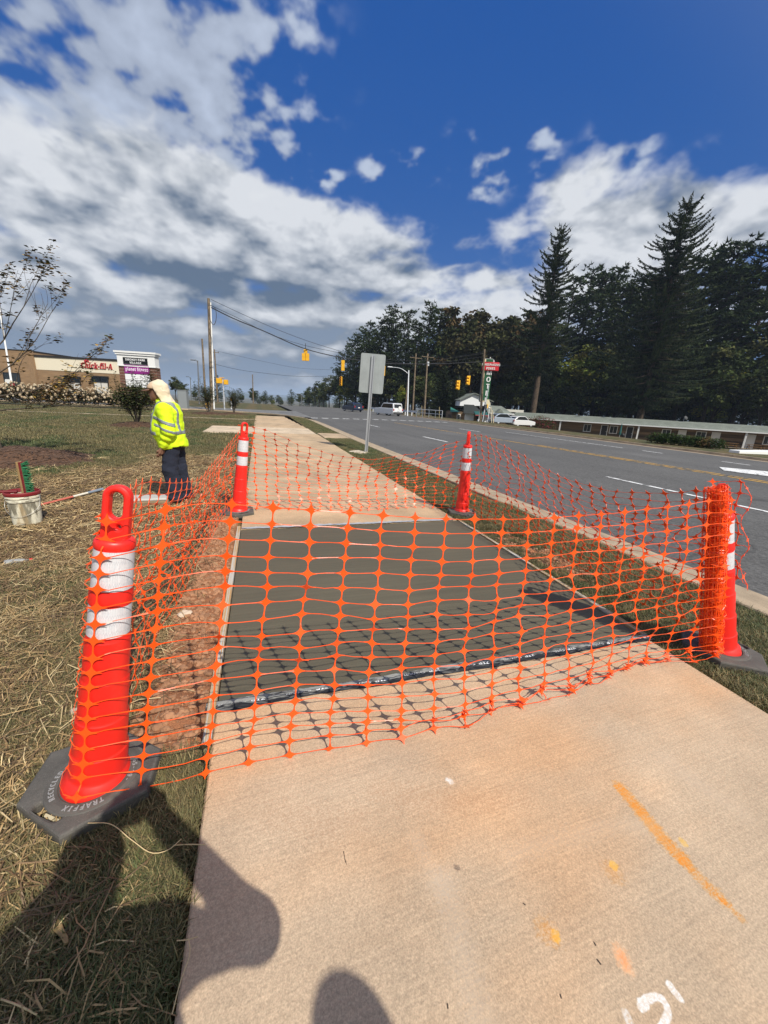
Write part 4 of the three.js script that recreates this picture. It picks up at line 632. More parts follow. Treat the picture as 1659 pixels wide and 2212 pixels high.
  part('reflective_tape', tape((x, y, z) => Math.max(Math.abs(y - 1.135 + (x - 0.03) * 0.35) - 0.022, 0.155 - z), [-0.2, 1.05, 0.13], [0.24, 1.22, 0.36]), mTapeC, wk);
  part('reflective_tape', tape((x, y, z) => Math.max(Math.abs(y - 1.045 + (x - 0.03) * 0.35) - 0.018, 0.165 - z), [-0.2, 0.96, 0.14], [0.24, 1.13, 0.36]), mTapeC, wk);
  part('reflective_tape', tape((x, y, z) => Math.max(Math.abs(z - 0.105 + (x + 0.1) * 0.05) - 0.021, 1.0 - y, x > 0.02 ? y - 1.39 : -1), [-0.32, 0.98, 0.04], [0.22, 1.44, 0.17]), mTapeC, wk);
  part('reflective_tape', tape((x, y, z) => Math.max(Math.abs(z + 0.105) - 0.021, 1.0 - y), [-0.32, 0.98, -0.17], [0.22, 1.44, -0.04]), mTapeC, wk);
  // pale hood drawn over a cap, open at the face
  const hd = blend([ellipsoid(-0.100, 1.535, 0, 0.122, 0.128, 0.104), capsule(-0.07, 1.46, 0, -0.045, 1.365, 0, 0.095, 0.10), ellipsoid(0.0, 1.38, 0, 0.075, 0.05, 0.10)], 0.05);
  const cut = (x, y, z) => { const d = hd(x, y, z) + fold(x, y, z, 0.009, 11); const open = Math.min(0.155 + (x + (y - 1.46) * -0.30), 9); const face = -((x + 0.115) + (y - 1.50) * 0.55); return Math.max(d, -(d + 0.012), Math.min(face, 1.575 - y) , 1.345 - y); };
  part('hood', nets(cut, [-0.26, 1.32, -0.16], [0.10, 1.70, 0.16], 0.0075), mCloth([0.66, 0.56, 0.40]), wk);
  const capS = (x, y, z) => Math.max(ellipsoid(-0.125, 1.555, 0, 0.112, 0.085, 0.092)(x, y, z), 1.548 - y);
  const cap = part('cap', nets(capS, [-0.25, 1.53, -0.11], [0.0, 1.66, 0.11], 0.006), mCloth([0.58, 0.42, 0.28]), wk);
  part('brim', nets((x, y, z) => Math.max(Math.hypot((x + 0.205) / 1.15, z) - 0.088, Math.abs(y - 1.545 - (x + 0.2) * 0.28 + z * z * 2.2) - 0.006, x + 0.19), [-0.34, 1.48, -0.11], [-0.17, 1.59, 0.11], 0.0042), mCloth([0.16, 0.085, 0.055]), cap);
}
// two people behind the camera whose shadows reach into the picture: the one taking it, and one looking on
function bystander(label, pos, turn, arms) {
  const o = thing('person', label, 'person', pos, turn);
  const limbs = [capsule(-0.09, 0.90, 0, -0.10, 0.50, 0.01, 0.085, 0.058), capsule(-0.10, 0.50, 0.01, -0.10, 0.09, 0.0, 0.056, 0.042), capsule(0.09, 0.90, 0, 0.10, 0.50, 0.01, 0.085, 0.058), capsule(0.10, 0.50, 0.01, 0.10, 0.09, 0.0, 0.056, 0.042), capsule(0, 0.95, 0, 0, 1.28, 0, 0.12, 0.14), capsule(-0.14, 1.37, 0, 0.14, 1.37, 0, 0.075, 0.075), capsule(0, 1.40, 0, 0, 1.52, 0, 0.058, 0.056), ellipsoid(-0.02, 1.615, -0.07, 0.088, 0.122, 0.105), capsule(-0.10, 0.05, 0, -0.10, 0.045, -0.15, 0.05, 0.042), capsule(0.10, 0.05, 0, 0.10, 0.045, -0.15, 0.05, 0.042)];
  const armC = []; for (const [s, e, w] of arms) { limbs.push(capsule(...s, ...e, 0.052, 0.042), capsule(...e, ...w, 0.042, 0.03)); armC.push(capsule(...s, ...e, 0.068, 0.056), capsule(...e, ...w, 0.056, 0.042)); }
  const hs = arms.map(([, e, w, d, c, s]) => hand(w, d, c, s, 0.9));
  part('body', [nets(blend(limbs, 0.04), [-0.46, 0, -0.52], [0.46, 1.76, 0.26], 0.016), ...hs.map(([f, p]) => nets(f, ...around(p, 0.10), 0.005))], mSkin, o);
  part('jacket', nets(blend([...armC, capsule(0, 0.92, 0, 0, 1.28, 0, 0.165, 0.165), capsule(-0.15, 1.37, 0, 0.15, 1.37, 0, 0.10, 0.10)], 0.05), [-0.5, 0.70, -0.5], [0.5, 1.52, 0.30], 0.016), mCloth([0.06, 0.07, 0.10]), o);
  part('trousers', nets((x, y, z) => Math.max(blend([capsule(-0.09, 0.90, 0, -0.10, 0.12, 0.0, 0.115, 0.085), capsule(0.09, 0.90, 0, 0.10, 0.12, 0.0, 0.115, 0.085)], 0.04)(x, y, z), 0.06 - y), [-0.24, 0.04, -0.16], [0.24, 1.04, 0.16], 0.016), mCloth([0.03, 0.035, 0.05]), o);
  part('hair', nets((x, y, z) => Math.max(ellipsoid(-0.02, 1.635, -0.06, 0.098, 0.122, 0.112)(x, y, z), (1.60 - y) - (z + 0.02) * 1.4), [-0.14, 1.5, -0.20], [0.16, 1.77, 0.13], 0.01), mCloth([0.03, 0.02, 0.015]), o);
  return o;
}
bystander('person behind the camera, both arms raised, seen only as a shadow', [0.0, -0.005, 0.37], 0, [
  [[-0.18, 1.36, 0], [-0.33, 1.22, -0.16], [-0.07, 1.46, -0.27], [0.55, 0.9, -0.35], [0.6, 0.2, -0.75], [0.75, -0.55, 0.3]],
  [[0.18, 1.36, 0], [0.345, 1.19, -0.14], [0.12, 1.46, -0.29], [-0.55, 0.9, -0.35], [-0.6, 0.2, -0.75], [-0.75, -0.55, 0.3]]]);
single('phone', 'dark slim phone held upright behind the camera, seen only as a shadow', 'phone', bx(0, 0, 0, 0.075, 0.15, 0.008, 0.003), phys([0.03, 0.03, 0.035], 0.3), [0.0, 1.515, 0.045]);
bystander('onlooker behind the camera, seen only as the rounded head shadow on the near slab', [0.76, 0, 0.98], 0.1, [
  [[-0.18, 1.36, 0], [-0.25, 1.10, 0.02], [-0.24, 0.87, -0.05], [0, -1, -0.2], [0.6, 0, -0.6], [0.6, 0, 0.6]],
  [[0.18, 1.36, 0], [0.25, 1.10, 0.02], [0.24, 0.87, -0.05], [0, -1, -0.2], [-0.6, 0, -0.6], [-0.6, 0, 0.6]]]);

// ---------------------------------------------------------------- tools and litter on the straw
{
  const y0 = lawnY(-2.51, -5.1);
  const b = thing('bucket', 'cement-crusted white plastic bucket with red rim on the straw', 'bucket', [-2.51, y0 - 0.01, -5.1]);
  const crust = texData(1024, 512, (u, v) => { const a = tfbm(u, v, 9, 5), d = tfbm(u + 0.4, v, 22, 4), g = sstep(0.02, 0.20, a + d * 0.6 + (0.5 - v) * 0.12), br = sstep(0.10, 0.22, tfbm(u, v + 0.3, 6, 4)); let c = mix3([0.93, 0.91, 0.82], [0.55, 0.53, 0.46], g); c = mix3(c, [0.72, 0.60, 0.42], br * 0.5); const k = 1 + tn(u, v, 300) * 0.12; return c.map((x) => x * k); });
  const mB = std([0.80, 0.80, 0.80], 0.7, { map: crust, bumpMap: crust, bumpScale: 0.002 });
  part('pail', plain(lathe([[0, 0.004], [0.118, 0.004], [0.122, 0.012], [0.140, 0.300], [0.148, 0.302], [0.149, 0.325], [0.142, 0.328], [0.143, 0.338], [0.150, 0.341], [0.150, 0.366], [0.140, 0.368], [0.137, 0.36], [0.117, 0.02], [0, 0.018]], 44)), mB, b);
  const redT = texData(256, 128, (u, v) => { const g = sstep(-0.05, 0.15, tfbm(u, v, 8, 4)); return mix3([0.52, 0.10, 0.13], [0.62, 0.34, 0.32], g * 0.5); });
  part('rim', plain(lathe([[0.134, 0.362], [0.149, 0.368], [0.156, 0.378], [0.156, 0.405], [0.149, 0.412], [0.143, 0.408], [0.140, 0.372]], 44)), std([0.8, 0.8, 0.8], 0.55, { map: redT }), b);
  part('water', plain(new THREE.CircleGeometry(0.128, 32).rotateX(-Math.PI / 2).translate(0, 0.25, 0)), phys([0.10, 0.09, 0.07], 0.08), b);
  part('bail', tube([V(-0.152, 0.345, 0), V(-0.15, 0.24, 0.055), V(-0.07, 0.165, 0.128), V(0, 0.15, 0.146), V(0.08, 0.17, 0.124), V(0.15, 0.24, 0.05), V(0.152, 0.345, 0)], 0.0022, 30, 5), std([0.45, 0.44, 0.42], 0.4, { metalness: 0.8 }), b);
  // concrete broom standing head-down... its head rises out of the bucket, the handle runs off to the left
  const br = thing('broom', 'finishing broom with green bristles and red handle stood in the white bucket', 'broom', [-2.51, y0, -5.1]);
  const hd = new THREE.Group(); // head block: long, upright, leaning
  const woodP = std([0.74, 0.62, 0.42], 0.8, { map: rep(woodTex, 2) }), redP = std([0.62, 0.62, 0.62], 0.6, { map: redT });
  const place = (g) => { g.translate(0,-0.38,0); g.rotateZ(0.0); g.rotateY(-0.25); g.translate(0,0.38,0); return plain(g.translate(0.045, -0.01, 0.0)); };
  part('head', place(bx(-0.024, 0.43, 0, 0.022, 0.60, 0.062, 0.006)), woodP, br);
  part('head_face', place(bx(0.0015, 0.43, 0, 0.027, 0.594, 0.056, 0.004)), redP, br);
  reseed(71); const bris = []; for (let j = 0; j < 46; j++) for (let i = 0; i < 5; i++) { const y = 0.145 + j * 0.0126, z = -0.024 + i * 0.012; bris.push(bar(V(0.014, y, z), V(0.014 + rr(0.040, 0.058), y + rr(-0.012, 0.016) + (j > 42 ? 0.018 : 0), z + rr(-0.008, 0.008)), 0.0045, 0.0028, 4)); }
  part('bristles', place(join(bris)), std([0.035, 0.20, 0.085], 0.6), br);
  part('handle', [bar(V(-0.03, 0.395, 0.02), V(-1.9, 0.47, 0.35), 0.017, 0.016, 10)], redP, br);
}
{
  const a = onGround(160, 1100, -0.01), e = onGround(222, 1062, 0.0);
  const t = thing('long_handled_float', 'long red and white pole with an orange flat blade lying across the straw', 'hand tool', [a.x, 0, a.z]);
  const A = V(-0.55, 0.02, 0.18), B = V(e.x - a.x + 0.02, 0.05, e.z - a.z + 0.05), M = A.clone().lerp(B, 0.62), M2 = A.clone().lerp(B, 0.80);
  part('handle', bar(A, M, 0.015, 0.015, 10), std([0.52, 0.13, 0.09], 0.6), t);
  part('grip', bar(M, M2, 0.0155, 0.0155, 10), std([0.66, 0.62, 0.52], 0.6), t);
  part('socket', bar(M2, B, 0.017, 0.022, 10), std([0.20, 0.24, 0.29], 0.5), t);
  const bl = bx(0, 0, 0, 0.34, 0.018, 0.11, 0.006); bl.rotateY(0.25); part('blade', plain(bl.translate(B.x + 0.02, 0.028, B.z - 0.03)), std([0.55, 0.27, 0.14], 0.8), t);
}
{
  const p = onGround(322, 1090, 0.0);
  const t = thing('meter_box', 'low pale concrete box with a rounded lid sunk in the straw behind the net', 'utility box', [p.x, -0.04, p.z], 0.12);
  part('box', bx(0, 0.06, 0, 0.50, 0.12, 0.30, 0.02), std([0.46, 0.44, 0.40], 0.9, { map: rep(concreteTex, 1.5) }), t);
  part('lid', bx(0, 0.135, 0, 0.46, 0.035, 0.27, 0.016), std([0.44, 0.43, 0.40], 0.85), t);
}
{
  const p = onGround(42, 1222, -0.02), t = thing('plastic_bottle', 'crumpled clear bottle with a red cap lying on the straw', 'bottle', [p.x, -0.005, p.z], 0.2);
  const g = lathe([[0, 0], [0.028, 0.002], [0.031, 0.02], [0.026, 0.06], [0.031, 0.09], [0.024, 0.125], [0.012, 0.15], [0.012, 0.165]], 20), ps = g.attributes.position; for (let i = 0; i < ps.count; i++) { const y = ps.getY(i), k = 0.006 * n3(ps.getX(i) * 60, y * 40, ps.getZ(i) * 60); ps.setX(i, ps.getX(i) * 0.75 + k); ps.setZ(i, ps.getZ(i) + k); } g.computeVertexNormals();
  part('bottle_body', plain(g.rotateZ(-Math.PI / 2).translate(-0.09, 0.026, 0)), phys([0.72, 0.74, 0.74], 0.25, { transmission: 0.65, thickness: 0 }), t);
  part('cap', plain(new THREE.CylinderGeometry(0.015, 0.015, 0.02, 16).rotateZ(Math.PI / 2).translate(0.084, 0.026, 0)), std([0.6, 0.03, 0.03], 0.5), t);
}
{
  const p = onGround(140, 2036, -0.02), g = extrude(shapeOf([[-0.034, -0.009], [-0.028, 0.012], [-0.01, 0.008], [0.02, 0.004], [0.033, -0.002], [0.03, -0.010], [0, -0.006]]), 0.006, 0.0012).rotateX(-Math.PI / 2); g.rotateY(-0.75);
  single('wood_scrap', 'splintered pale wood chip lying in the shaded grass', 'wood scrap', plain(g), std([0.74, 0.66, 0.48], 0.8, { map: rep(woodTex, 6) }), [p.x, 0.012, p.z]);
  const q = onGround(18, 1092, 0), bag = sheet(26, 18, (a, b) => { const x = (a - 0.5) * 0.7, z = (b - 0.5) * 0.45, r = Math.hypot(x / 0.35, z / 0.22); return [x, Math.max(-0.03, 0.09 * (1 - r) + fbm(x * 9, z * 9, 3, 3) * 0.06), z]; });
  single('plastic_sheet', 'crumpled black plastic lying left of the white bucket', 'plastic sheet', bag, phys([0.02, 0.02, 0.024], 0.3), [q.x - 0.35, 0.0, q.z + 0.25], 0.4);
  const rk = onGround(605, 1990, 0);
  for (const [u, v, s, w] of [[400, 1332, 0.035, 'pale broken stone on the clay beside the net'], [170, 1545, 0.03, 'small buff clay clod beside the post base']]) { const c = onGround(u, v, -0.02), gg = new THREE.IcosahedronGeometry(s, 2), ps = gg.attributes.position; for (let i = 0; i < ps.count; i++) { const k = 1 + 0.5 * n3(ps.getX(i) * 30, ps.getY(i) * 30, ps.getZ(i) * 30 + u); ps.setXYZ(i, ps.getX(i) * k * 1.3, ps.getY(i) * k * 0.7, ps.getZ(i) * k); } gg.computeVertexNormals(); single('stone', w, 'stone', gg, std([0.55, 0.44, 0.33], 0.95), [c.x, 0.0, c.z]); }
}
// ---------------------------------------------------------------- turf and straw
function strips(list) { // list of [points, half-widths, side]: flat bent blades
  const pos = []; for (const [p, w, s] of list) for (let i = 0; i + 1 < p.length; i++) { const a = p[i], b = p[i + 1], A0 = a.clone().addScaledVector(s, w[i]), A1 = a.clone().addScaledVector(s, -w[i]), B0 = b.clone().addScaledVector(s, w[i + 1]), B1 = b.clone().addScaledVector(s, -w[i + 1]); for (const q of [A0, A1, B1, A0, B1, B0]) pos.push(q.x, q.y, q.z); }
  const g = new THREE.BufferGeometry(); g.setAttribute('position', new THREE.Float32BufferAttribute(pos, 3)); g.computeVertexNormals(); return plain(g);
}
function grassClump(n, R, hMin, hMax, w, lie) {
  const L = []; for (let k = 0; k < n; k++) { const a = rnd() * 6.283, r = Math.sqrt(rnd()) * R, h = rr(hMin, hMax), b = rnd() * 6.283, ln = rr(0.2, lie) * h, x = Math.cos(a) * r, z = Math.sin(a) * r, dx = Math.cos(b), dz = Math.sin(b), up = Math.sqrt(Math.max(0.05 * h * h, h * h - ln * ln)); L.push([[V(x, -0.005, z), V(x + dx * ln * 0.35, up * 0.62, z + dz * ln * 0.35), V(x + dx * ln, up * rr(0.75, 1), z + dz * ln)], [w, w * 0.8, w * 0.12], V(-dz, 0, dx)]); } return strips(L);
}
function strawClump(n, R, lo, hi, w) {
  const L = []; const main = rnd() * 6.283; for (let k = 0; k < n; k++) { const a = rnd() * 6.283, r = Math.sqrt(rnd()) * R, b = rnd() < 0.45 ? main + rr(-0.5, 0.5) : rnd() * 6.283, l = rr(lo, hi), bend = rr(-0.5, 0.5), x = Math.cos(a) * r, z = Math.sin(a) * r, y = rr(0.004, 0.030), t = rr(-0.014, 0.014); const d0 = V(Math.cos(b), 0, Math.sin(b)), d1 = V(Math.cos(b + bend), 0, Math.sin(b + bend)); const p0 = V(x, y - t, z), p1 = p0.clone().addScaledVector(d0, l * 0.5).add(V(0, rr(0, 0.012), 0)), p2 = p1.clone().addScaledVector(d1, l * 0.5); p2.y = Math.max(0.002, y + t); L.push([[p0, p1, p2], [w, w * 1.1, w * 0.7], V(-d0.z, rr(-0.5, 0.5), d0.x).normalize()]); } return strips(L);
}
reseed(2024);
const mBlade = phys([1, 1, 1], 0.75, { transmission: 0.25, thickness: 0 }), mStraw = std([1, 1, 1], 0.62);
const blocked = (x, z) => (Math.hypot(x - POST.NL[0], z - POST.NL[1]) < 0.19) || mulchAt(x, z) > 0.5 || (x > -2.3 && z < -17.3 && z > -21.4) || (x < -0.30 && x > -0.80 && z < -1.5 && z > -5.5 && claySoilL(x, z) > lawnY(x, z) - 0.002) || Math.hypot(x + 2.51, z + 5.1) < 0.13;
const inst = (name, geos, mat, spots) => { // spread spots over a few clump shapes, one object of stuff
  const grp = new THREE.Group(); grp.name = numbered(name); grp.userData.kind = 'stuff'; scene.add(grp);
  const d = new THREE.Object3D(), c = new THREE.Color();
  geos.forEach((g, k) => { const mine = spots.filter((_, i) => i % geos.length === k); if (!mine.length) return; const m = new THREE.InstancedMesh(g, mat, mine.length); m.name = name.replace(/s$/, '') + '_tuft'; m.castShadow = m.receiveShadow = true; mine.forEach(([x, y, z, s, col, sy], i) => { d.position.set(x, y, z); d.rotation.set(rr(-0.08, 0.08), rnd() * 6.283, rr(-0.08, 0.08)); d.scale.set(s, s * (sy ?? 1), s); d.updateMatrix(); m.setMatrixAt(i, d.matrix); c.setRGB(...col); m.setColorAt(i, c); }); grp.add(m); });
  return grp;
};
const grassCol = (g, dry) => { const k = rr(0.75, 1.25), base = mix3([0.16, 0.135, 0.052], [0.075, 0.105, 0.026], clamp(g + rr(-0.35, 0.35))), c = mix3(base, [0.36, 0.27, 0.12], rnd() < dry ? rr(0.4, 1) : 0); return c.map((x) => x * k); };
const strawCol = () => { const k = rr(0.6, 1.15), t = rnd(); return (t < 0.42 ? [0.17, 0.105, 0.05] : t < 0.86 ? [0.41, 0.275, 0.125] : [0.60, 0.46, 0.24]).map((x) => x * k); };
{
  const near = [0, 1, 2, 3].map(() => grassClump(22, 0.055, 0.028, 0.075, 0.0017, 0.98)), far = [0, 1, 2].map(() => grassClump(16, 0.13, 0.04, 0.085, 0.0045, 0.9));
  const A = [], B = [];
  const put = (list, x, z, y, s) => list.push([x, y, z, s, grassCol(greenAt(x, z), 0.14 + 0.3 * strawAt(x, z)), rr(0.7, 1.1)]);
  for (let k = 0; k < 34000; k++) { const x = -0.305 - Math.pow(rnd(), 1.3) * 2.3, z = 0.1 - rnd() * 3.9; if (blocked(x, z) || rnd() < strawAt(x, z) * 0.45 * sstep(-0.9, -1.6, z)) continue; put(A, x, z, lawnY(x, z), rr(0.75, 1.25)); }
  for (let k = 0; k < 26000; k++) { const z = -3.6 - 9 * Math.pow(rnd(), 1.2), x = -0.3 - rnd() * (3.2 - z * 0.62); if (x < -16.8 || blocked(x, z) || rnd() < strawAt(x, z) * 0.5) continue; put(B, x, z, lawnY(x, z), rr(0.6, 1.0)); }
  for (let k = 0; k < 30000; k++) { const z = -12 - 24 * rnd(), x = -0.3 - rnd() * Math.min(16.5, 3 - z * 0.65); if (blocked(x, z) || Math.abs(z + 27.8) < 0.35) continue; put(B, x, z, lawnY(x, z), rr(0.9, 1.5)); }
  inst('lawn_grass', near, mBlade, A); inst('lawn_grass', far, mBlade, B);
  const V1 = [], V2 = [];
  for (let k = 0; k < 15000; k++) { const z = 1 - 6.4 * rnd(), x = rr(2.60, 3.93); if (Math.hypot(x - POST.NR[0], z - POST.NR[1]) < 0.18 || Math.hypot(x - POST.FR[0], z - POST.FR[1]) < 0.18) continue; if (z < -1.8 && z > -5 && claySoilR(x, z) > vergeY(x, z) + 0.004) continue; const g = 0.5 + fbm(x * 1.2, z * 1.2, 4, 3) * 1.4; V1.push([x, vergeY(x, z), z, rr(0.7, 1.15), grassCol(g, 0.30), rr(0.6, 1.0)]); }
  for (let k = 0; k < 14000; k++) { const z = -5.2 - 28 * Math.pow(rnd(), 1.3), x = rr(2.62, 3.66); if ((z < -16.2 && z > -18.7) || (Math.hypot(x - 3, (z + 12) * 0.6) < 0.42 && rnd() < 0.85)) continue; V2.push([x, vergeY(x, z), z, rr(0.5, 0.85), grassCol(0.6 + fbm(x * 1.2, z * 0.8, 4, 3) * 1.3, 0.2), rr(0.7, 1.0)]); }
  inst('verge_grass', near, mBlade, V1); inst('verge_grass', far, mBlade, V2);
}
{
  const sc = [0, 1, 2, 3, 4].map(() => strawClump(16, 0.15, 0.05, 0.20, 0.0018)), S = [], S2 = [];
  for (let k = 0; k < 9000; k++) { const x = -0.44 - Math.pow(rnd(), 1.15) * 2.5, z = -0.35 - rnd() * 4.4; const d = strawAt(x, z); if (Math.hypot(x - POST.NL[0], z - POST.NL[1]) < 0.21 || mulchAt(x, z) > 0.5) continue; if (rnd() > 0.07 + d * sstep(-0.9, -1.9, z + (x + 0.7) * 0.35) * 0.95) continue; if (claySoilL(x, z) > lawnY(x, z) && x > -0.82 && rnd() < 0.97) continue; S.push([x, lawnY(x, z) + 0.012, z, rr(0.7, 1.15), strawCol()]); }
  for (let k = 0; k < 12000; k++) { const z = -4.2 - 7 * rnd(), x = -0.45 - rnd() * (3.0 - z * 0.55); if (mulchAt(x, z) > 0.5 || blocked(x, z) || rnd() > strawAt(x, z) * 1.05) continue; S2.push([x, lawnY(x, z) + 0.015, z, rr(0.9, 1.4), strawCol(), 0.9]); }
  inst('straw_mulch', sc, mStraw, S); inst('straw_mulch', [0, 1, 2].map(() => strawClump(16, 0.17, 0.06, 0.20, 0.0030)), mStraw, S2);
  // clay crumbs in the dug strips
  const clod = [0, 1, 2].map((q) => { const g = new THREE.IcosahedronGeometry(0.010, 1), ps = g.attributes.position; for (let i = 0; i < ps.count; i++) { const k = 1 + 0.6 * n3(ps.getX(i) * 90 + q * 7, ps.getY(i) * 90, ps.getZ(i) * 90); ps.setXYZ(i, ps.getX(i) * k, ps.getY(i) * k * 0.75, ps.getZ(i) * k); } g.computeVertexNormals(); return plain(g); }), C = [];
  for (let k = 0; k < 3200; k++) { const x = rr(-0.62, -0.31), z = rr(-1.5, -5.4), y = claySoilL(x, z); if (y < lawnY(x, z) - 0.004) continue; const q = rr(0.7, 1.2); C.push([x, y + 0.002, z, Math.pow(rnd(), 2.2) * 1.9 + 0.3, [0.33 * q, 0.17 * q, 0.09 * q]]); }
  for (let k = 0; k < 2200; k++) { const x = rr(2.65, 3.4), z = rr(-2.0, -4.8), y = claySoilR(x, z); if (y < vergeY(x, z) - 0.004) continue; const q = rr(0.7, 1.2); C.push([x, y + 0.002, z, Math.pow(rnd(), 2.2) * 1.7 + 0.3, [0.33 * q, 0.18 * q, 0.10 * q]]); }
  inst('clay_crumbs', clod, std([1, 1, 1], 1), C);
  // bark mulch on the mounds
  const chip = [0, 1].map(() => plain(bx(0, 0, 0, 0.05, 0.008, 0.018))), M = []; for (const [mx, mz, r] of mounds) for (let k = 0; k < 1500 * r; k++) { const a = rnd() * 6.283, q = Math.sqrt(rnd()) * r * 1.05, x = mx + Math.cos(a) * q, z = mz + Math.sin(a) * q / 1.1; if (mulchAt(x, z) < 0.4) continue; const t = rr(0.5, 1.3); M.push([x, lawnY(x, z) + 0.008, z, rr(0.5, 1.6), [0.115 * t, 0.068 * t, 0.045 * t]]); }
  inst('bark_mulch', chip, std([1, 1, 1], 0.95), M);
  // a few long stalks that stand out at the edge of the walk and on the post base
  reseed(8); const stalk = (pts, w) => { const P = pts.map(([u, v, y]) => onGround(u, v, y)); return tube(P, w, 20, 5); };
  for (const [lab, pts, w] of [['long bent straw stalk trailing off the grey rubber base', [[190, 2028 / 1.0 - 250, 0.066], [238, 1780, 0.068], [285, 1815, 0.05], [330, 1843, 0.03], [365, 1835, 0.03], [392, 1812, 0.035]], 0.0016], ['dry forked stalk lying along the slab edge in the shade', [[372, 2190, 0.02], [390, 2120, 0.03], [410, 2060, 0.03], [408, 2030, 0.03]], 0.0016], ['short straw stalk lying level beside the slab edge', [[382, 2032, 0.02], [405, 2030, 0.025], [428, 2023, 0.02]], 0.0014], ['pale straw stalk lying across the shaded grass at the left border', [[0, 2158, 0.02], [40, 2172, 0.03], [80, 2192, 0.02]], 0.0022], ['straw stalk lying level toward the slab edge below the net', [[375, 1826, 0.02], [410, 1824, 0.03], [444, 1825, 0.02]], 0.0017]]) single('straw_stalk', lab, 'straw', stalk(pts, w), std([0.55, 0.42, 0.22], 0.7));
}

const mFlower = std([0.46, 0.38, 0.26], 0.9), mFlowerB = std([0.36, 0.27, 0.17], 0.9);
// ---------------------------------------------------------------- shrubs and saplings
const barkTex = texData(256, 512, (u, v) => { const k = 0.42 + tn(u, v, 24, 10) * 0.3 + tn(u, v, 60, 40) * 0.18; return [k, k * 0.9, k * 0.78]; });
const mBark = std([0.55, 0.55, 0.55], 0.95, { map: rep(barkTex, 1, 1) });
const leafMat = (c) => phys(c, 0.95, { transmission: 0.14, thickness: 0, vertexColors: true, specularIntensity: 0.25 });
function leaves(spots, size, cols, droop = 0.3) { // small folded leaves, each two facets, with its own tint
  const pos = [], col = []; for (const p of spots) { const s = size * rr(0.65, 1.25), a = rnd() * 6.283, d = V(Math.cos(a), rr(-droop, 0.5), Math.sin(a)).normalize(), up = V(rr(-0.5, 0.5), 1, rr(-0.5, 0.5)).normalize(), sd = d.clone().cross(up).normalize(), m = p.clone().addScaledVector(d, s * 0.5), tip = p.clone().addScaledVector(d, s), l = m.clone().addScaledVector(sd, s * 0.30).addScaledVector(up, s * 0.10), r = m.clone().addScaledVector(sd, -s * 0.30).addScaledVector(up, s * 0.10); const c = cols[Math.floor(rnd() * cols.length)], k = rr(0.75, 1.25); for (const q of [p, l, tip, p, tip, r]) { pos.push(q.x, q.y, q.z); col.push(c[0] * k, c[1] * k, c[2] * k); } }
  const g = new THREE.BufferGeometry(); g.setAttribute('position', new THREE.Float32BufferAttribute(pos, 3)); g.setAttribute('color', new THREE.Float32BufferAttribute(col, 3)); g.computeVertexNormals(); return g;
}
function twigs(start, dir, len, rad, depth, out, tips, spread = 0.6) {
  const n = 4; let p = start.clone(), d = dir.clone(); const pts = [p.clone()];
  for (let i = 0; i < n; i++) { d.add(V(rr(-0.18, 0.18), rr(-0.06, 0.14), rr(-0.18, 0.18))).normalize(); p = p.clone().addScaledVector(d, len / n); pts.push(p.clone()); if (depth <= 1) tips.push(p.clone()); }
  for (let i = 0; i < n; i++) out.push(bar(pts[i], pts[i + 1], rad * (1 - i / n * 0.5), rad * (1 - (i + 1) / n * 0.5), depth > 1 ? 6 : 4));
  if (depth > 0) { const k = depth > 1 ? 4 : 3; for (let i = 0; i < k; i++) { const t = pts[1 + Math.floor(rnd() * n)], a = rnd() * 6.283; twigs(t, d.clone().add(V(Math.cos(a) * spread, rr(-0.1, 0.4), Math.sin(a) * spread)).normalize(), len * rr(0.5, 0.75), rad * 0.5, depth - 1, out, tips, spread); } }
}
function shrub(name, label, group, pos, h, w, nLeaf, size, cols, sd, stems = 7) {
  reseed(sd); const o = thing(name, label, 'shrub', pos, 0, group), wood = [], tips = [];
  for (let k = 0; k < stems; k++) { const a = k / stems * 6.283 + rr(-0.3, 0.3), s = rr(0.15, 0.45) * w / h; twigs(V(Math.cos(a) * 0.04, -0.05, Math.sin(a) * 0.04), V(Math.cos(a) * s, 1, Math.sin(a) * s).normalize(), h * rr(0.5, 0.75), 0.014 * h, 2, wood, tips, 0.55); }
  const sp = []; for (let k = 0; k < nLeaf; k++) { let p; if (rnd() < 0.55) p = tips[Math.floor(rnd() * tips.length)].clone().add(V(rr(-0.09, 0.09), rr(-0.09, 0.09), rr(-0.09, 0.09)).multiplyScalar(h * 0.6)); else { const a = rnd() * 6.283, e = Math.acos(rr(-1, 1)), r = Math.pow(rnd(), 0.45), lump = 0.8 + 0.35 * fbm(Math.cos(a) * 2 + sd, e * 2, Math.sin(a) * 2, 2); p = V(Math.sin(e) * Math.cos(a) * w * 0.5 * r * lump, h * 0.57 + Math.cos(e) * h * 0.43 * r * lump, Math.sin(e) * Math.sin(a) * w * 0.5 * r * lump); } if (p.y > h * 0.16) sp.push(p); }
  part('stems', wood, mBark, o); part('foliage', leaves(sp, size, cols), leafMat([1, 1, 1]), o); return o;
}
const DARKLEAF = [[0.035, 0.055, 0.016], [0.05, 0.07, 0.02], [0.075, 0.085, 0.03], [0.10, 0.085, 0.03], [0.03, 0.045, 0.015]];
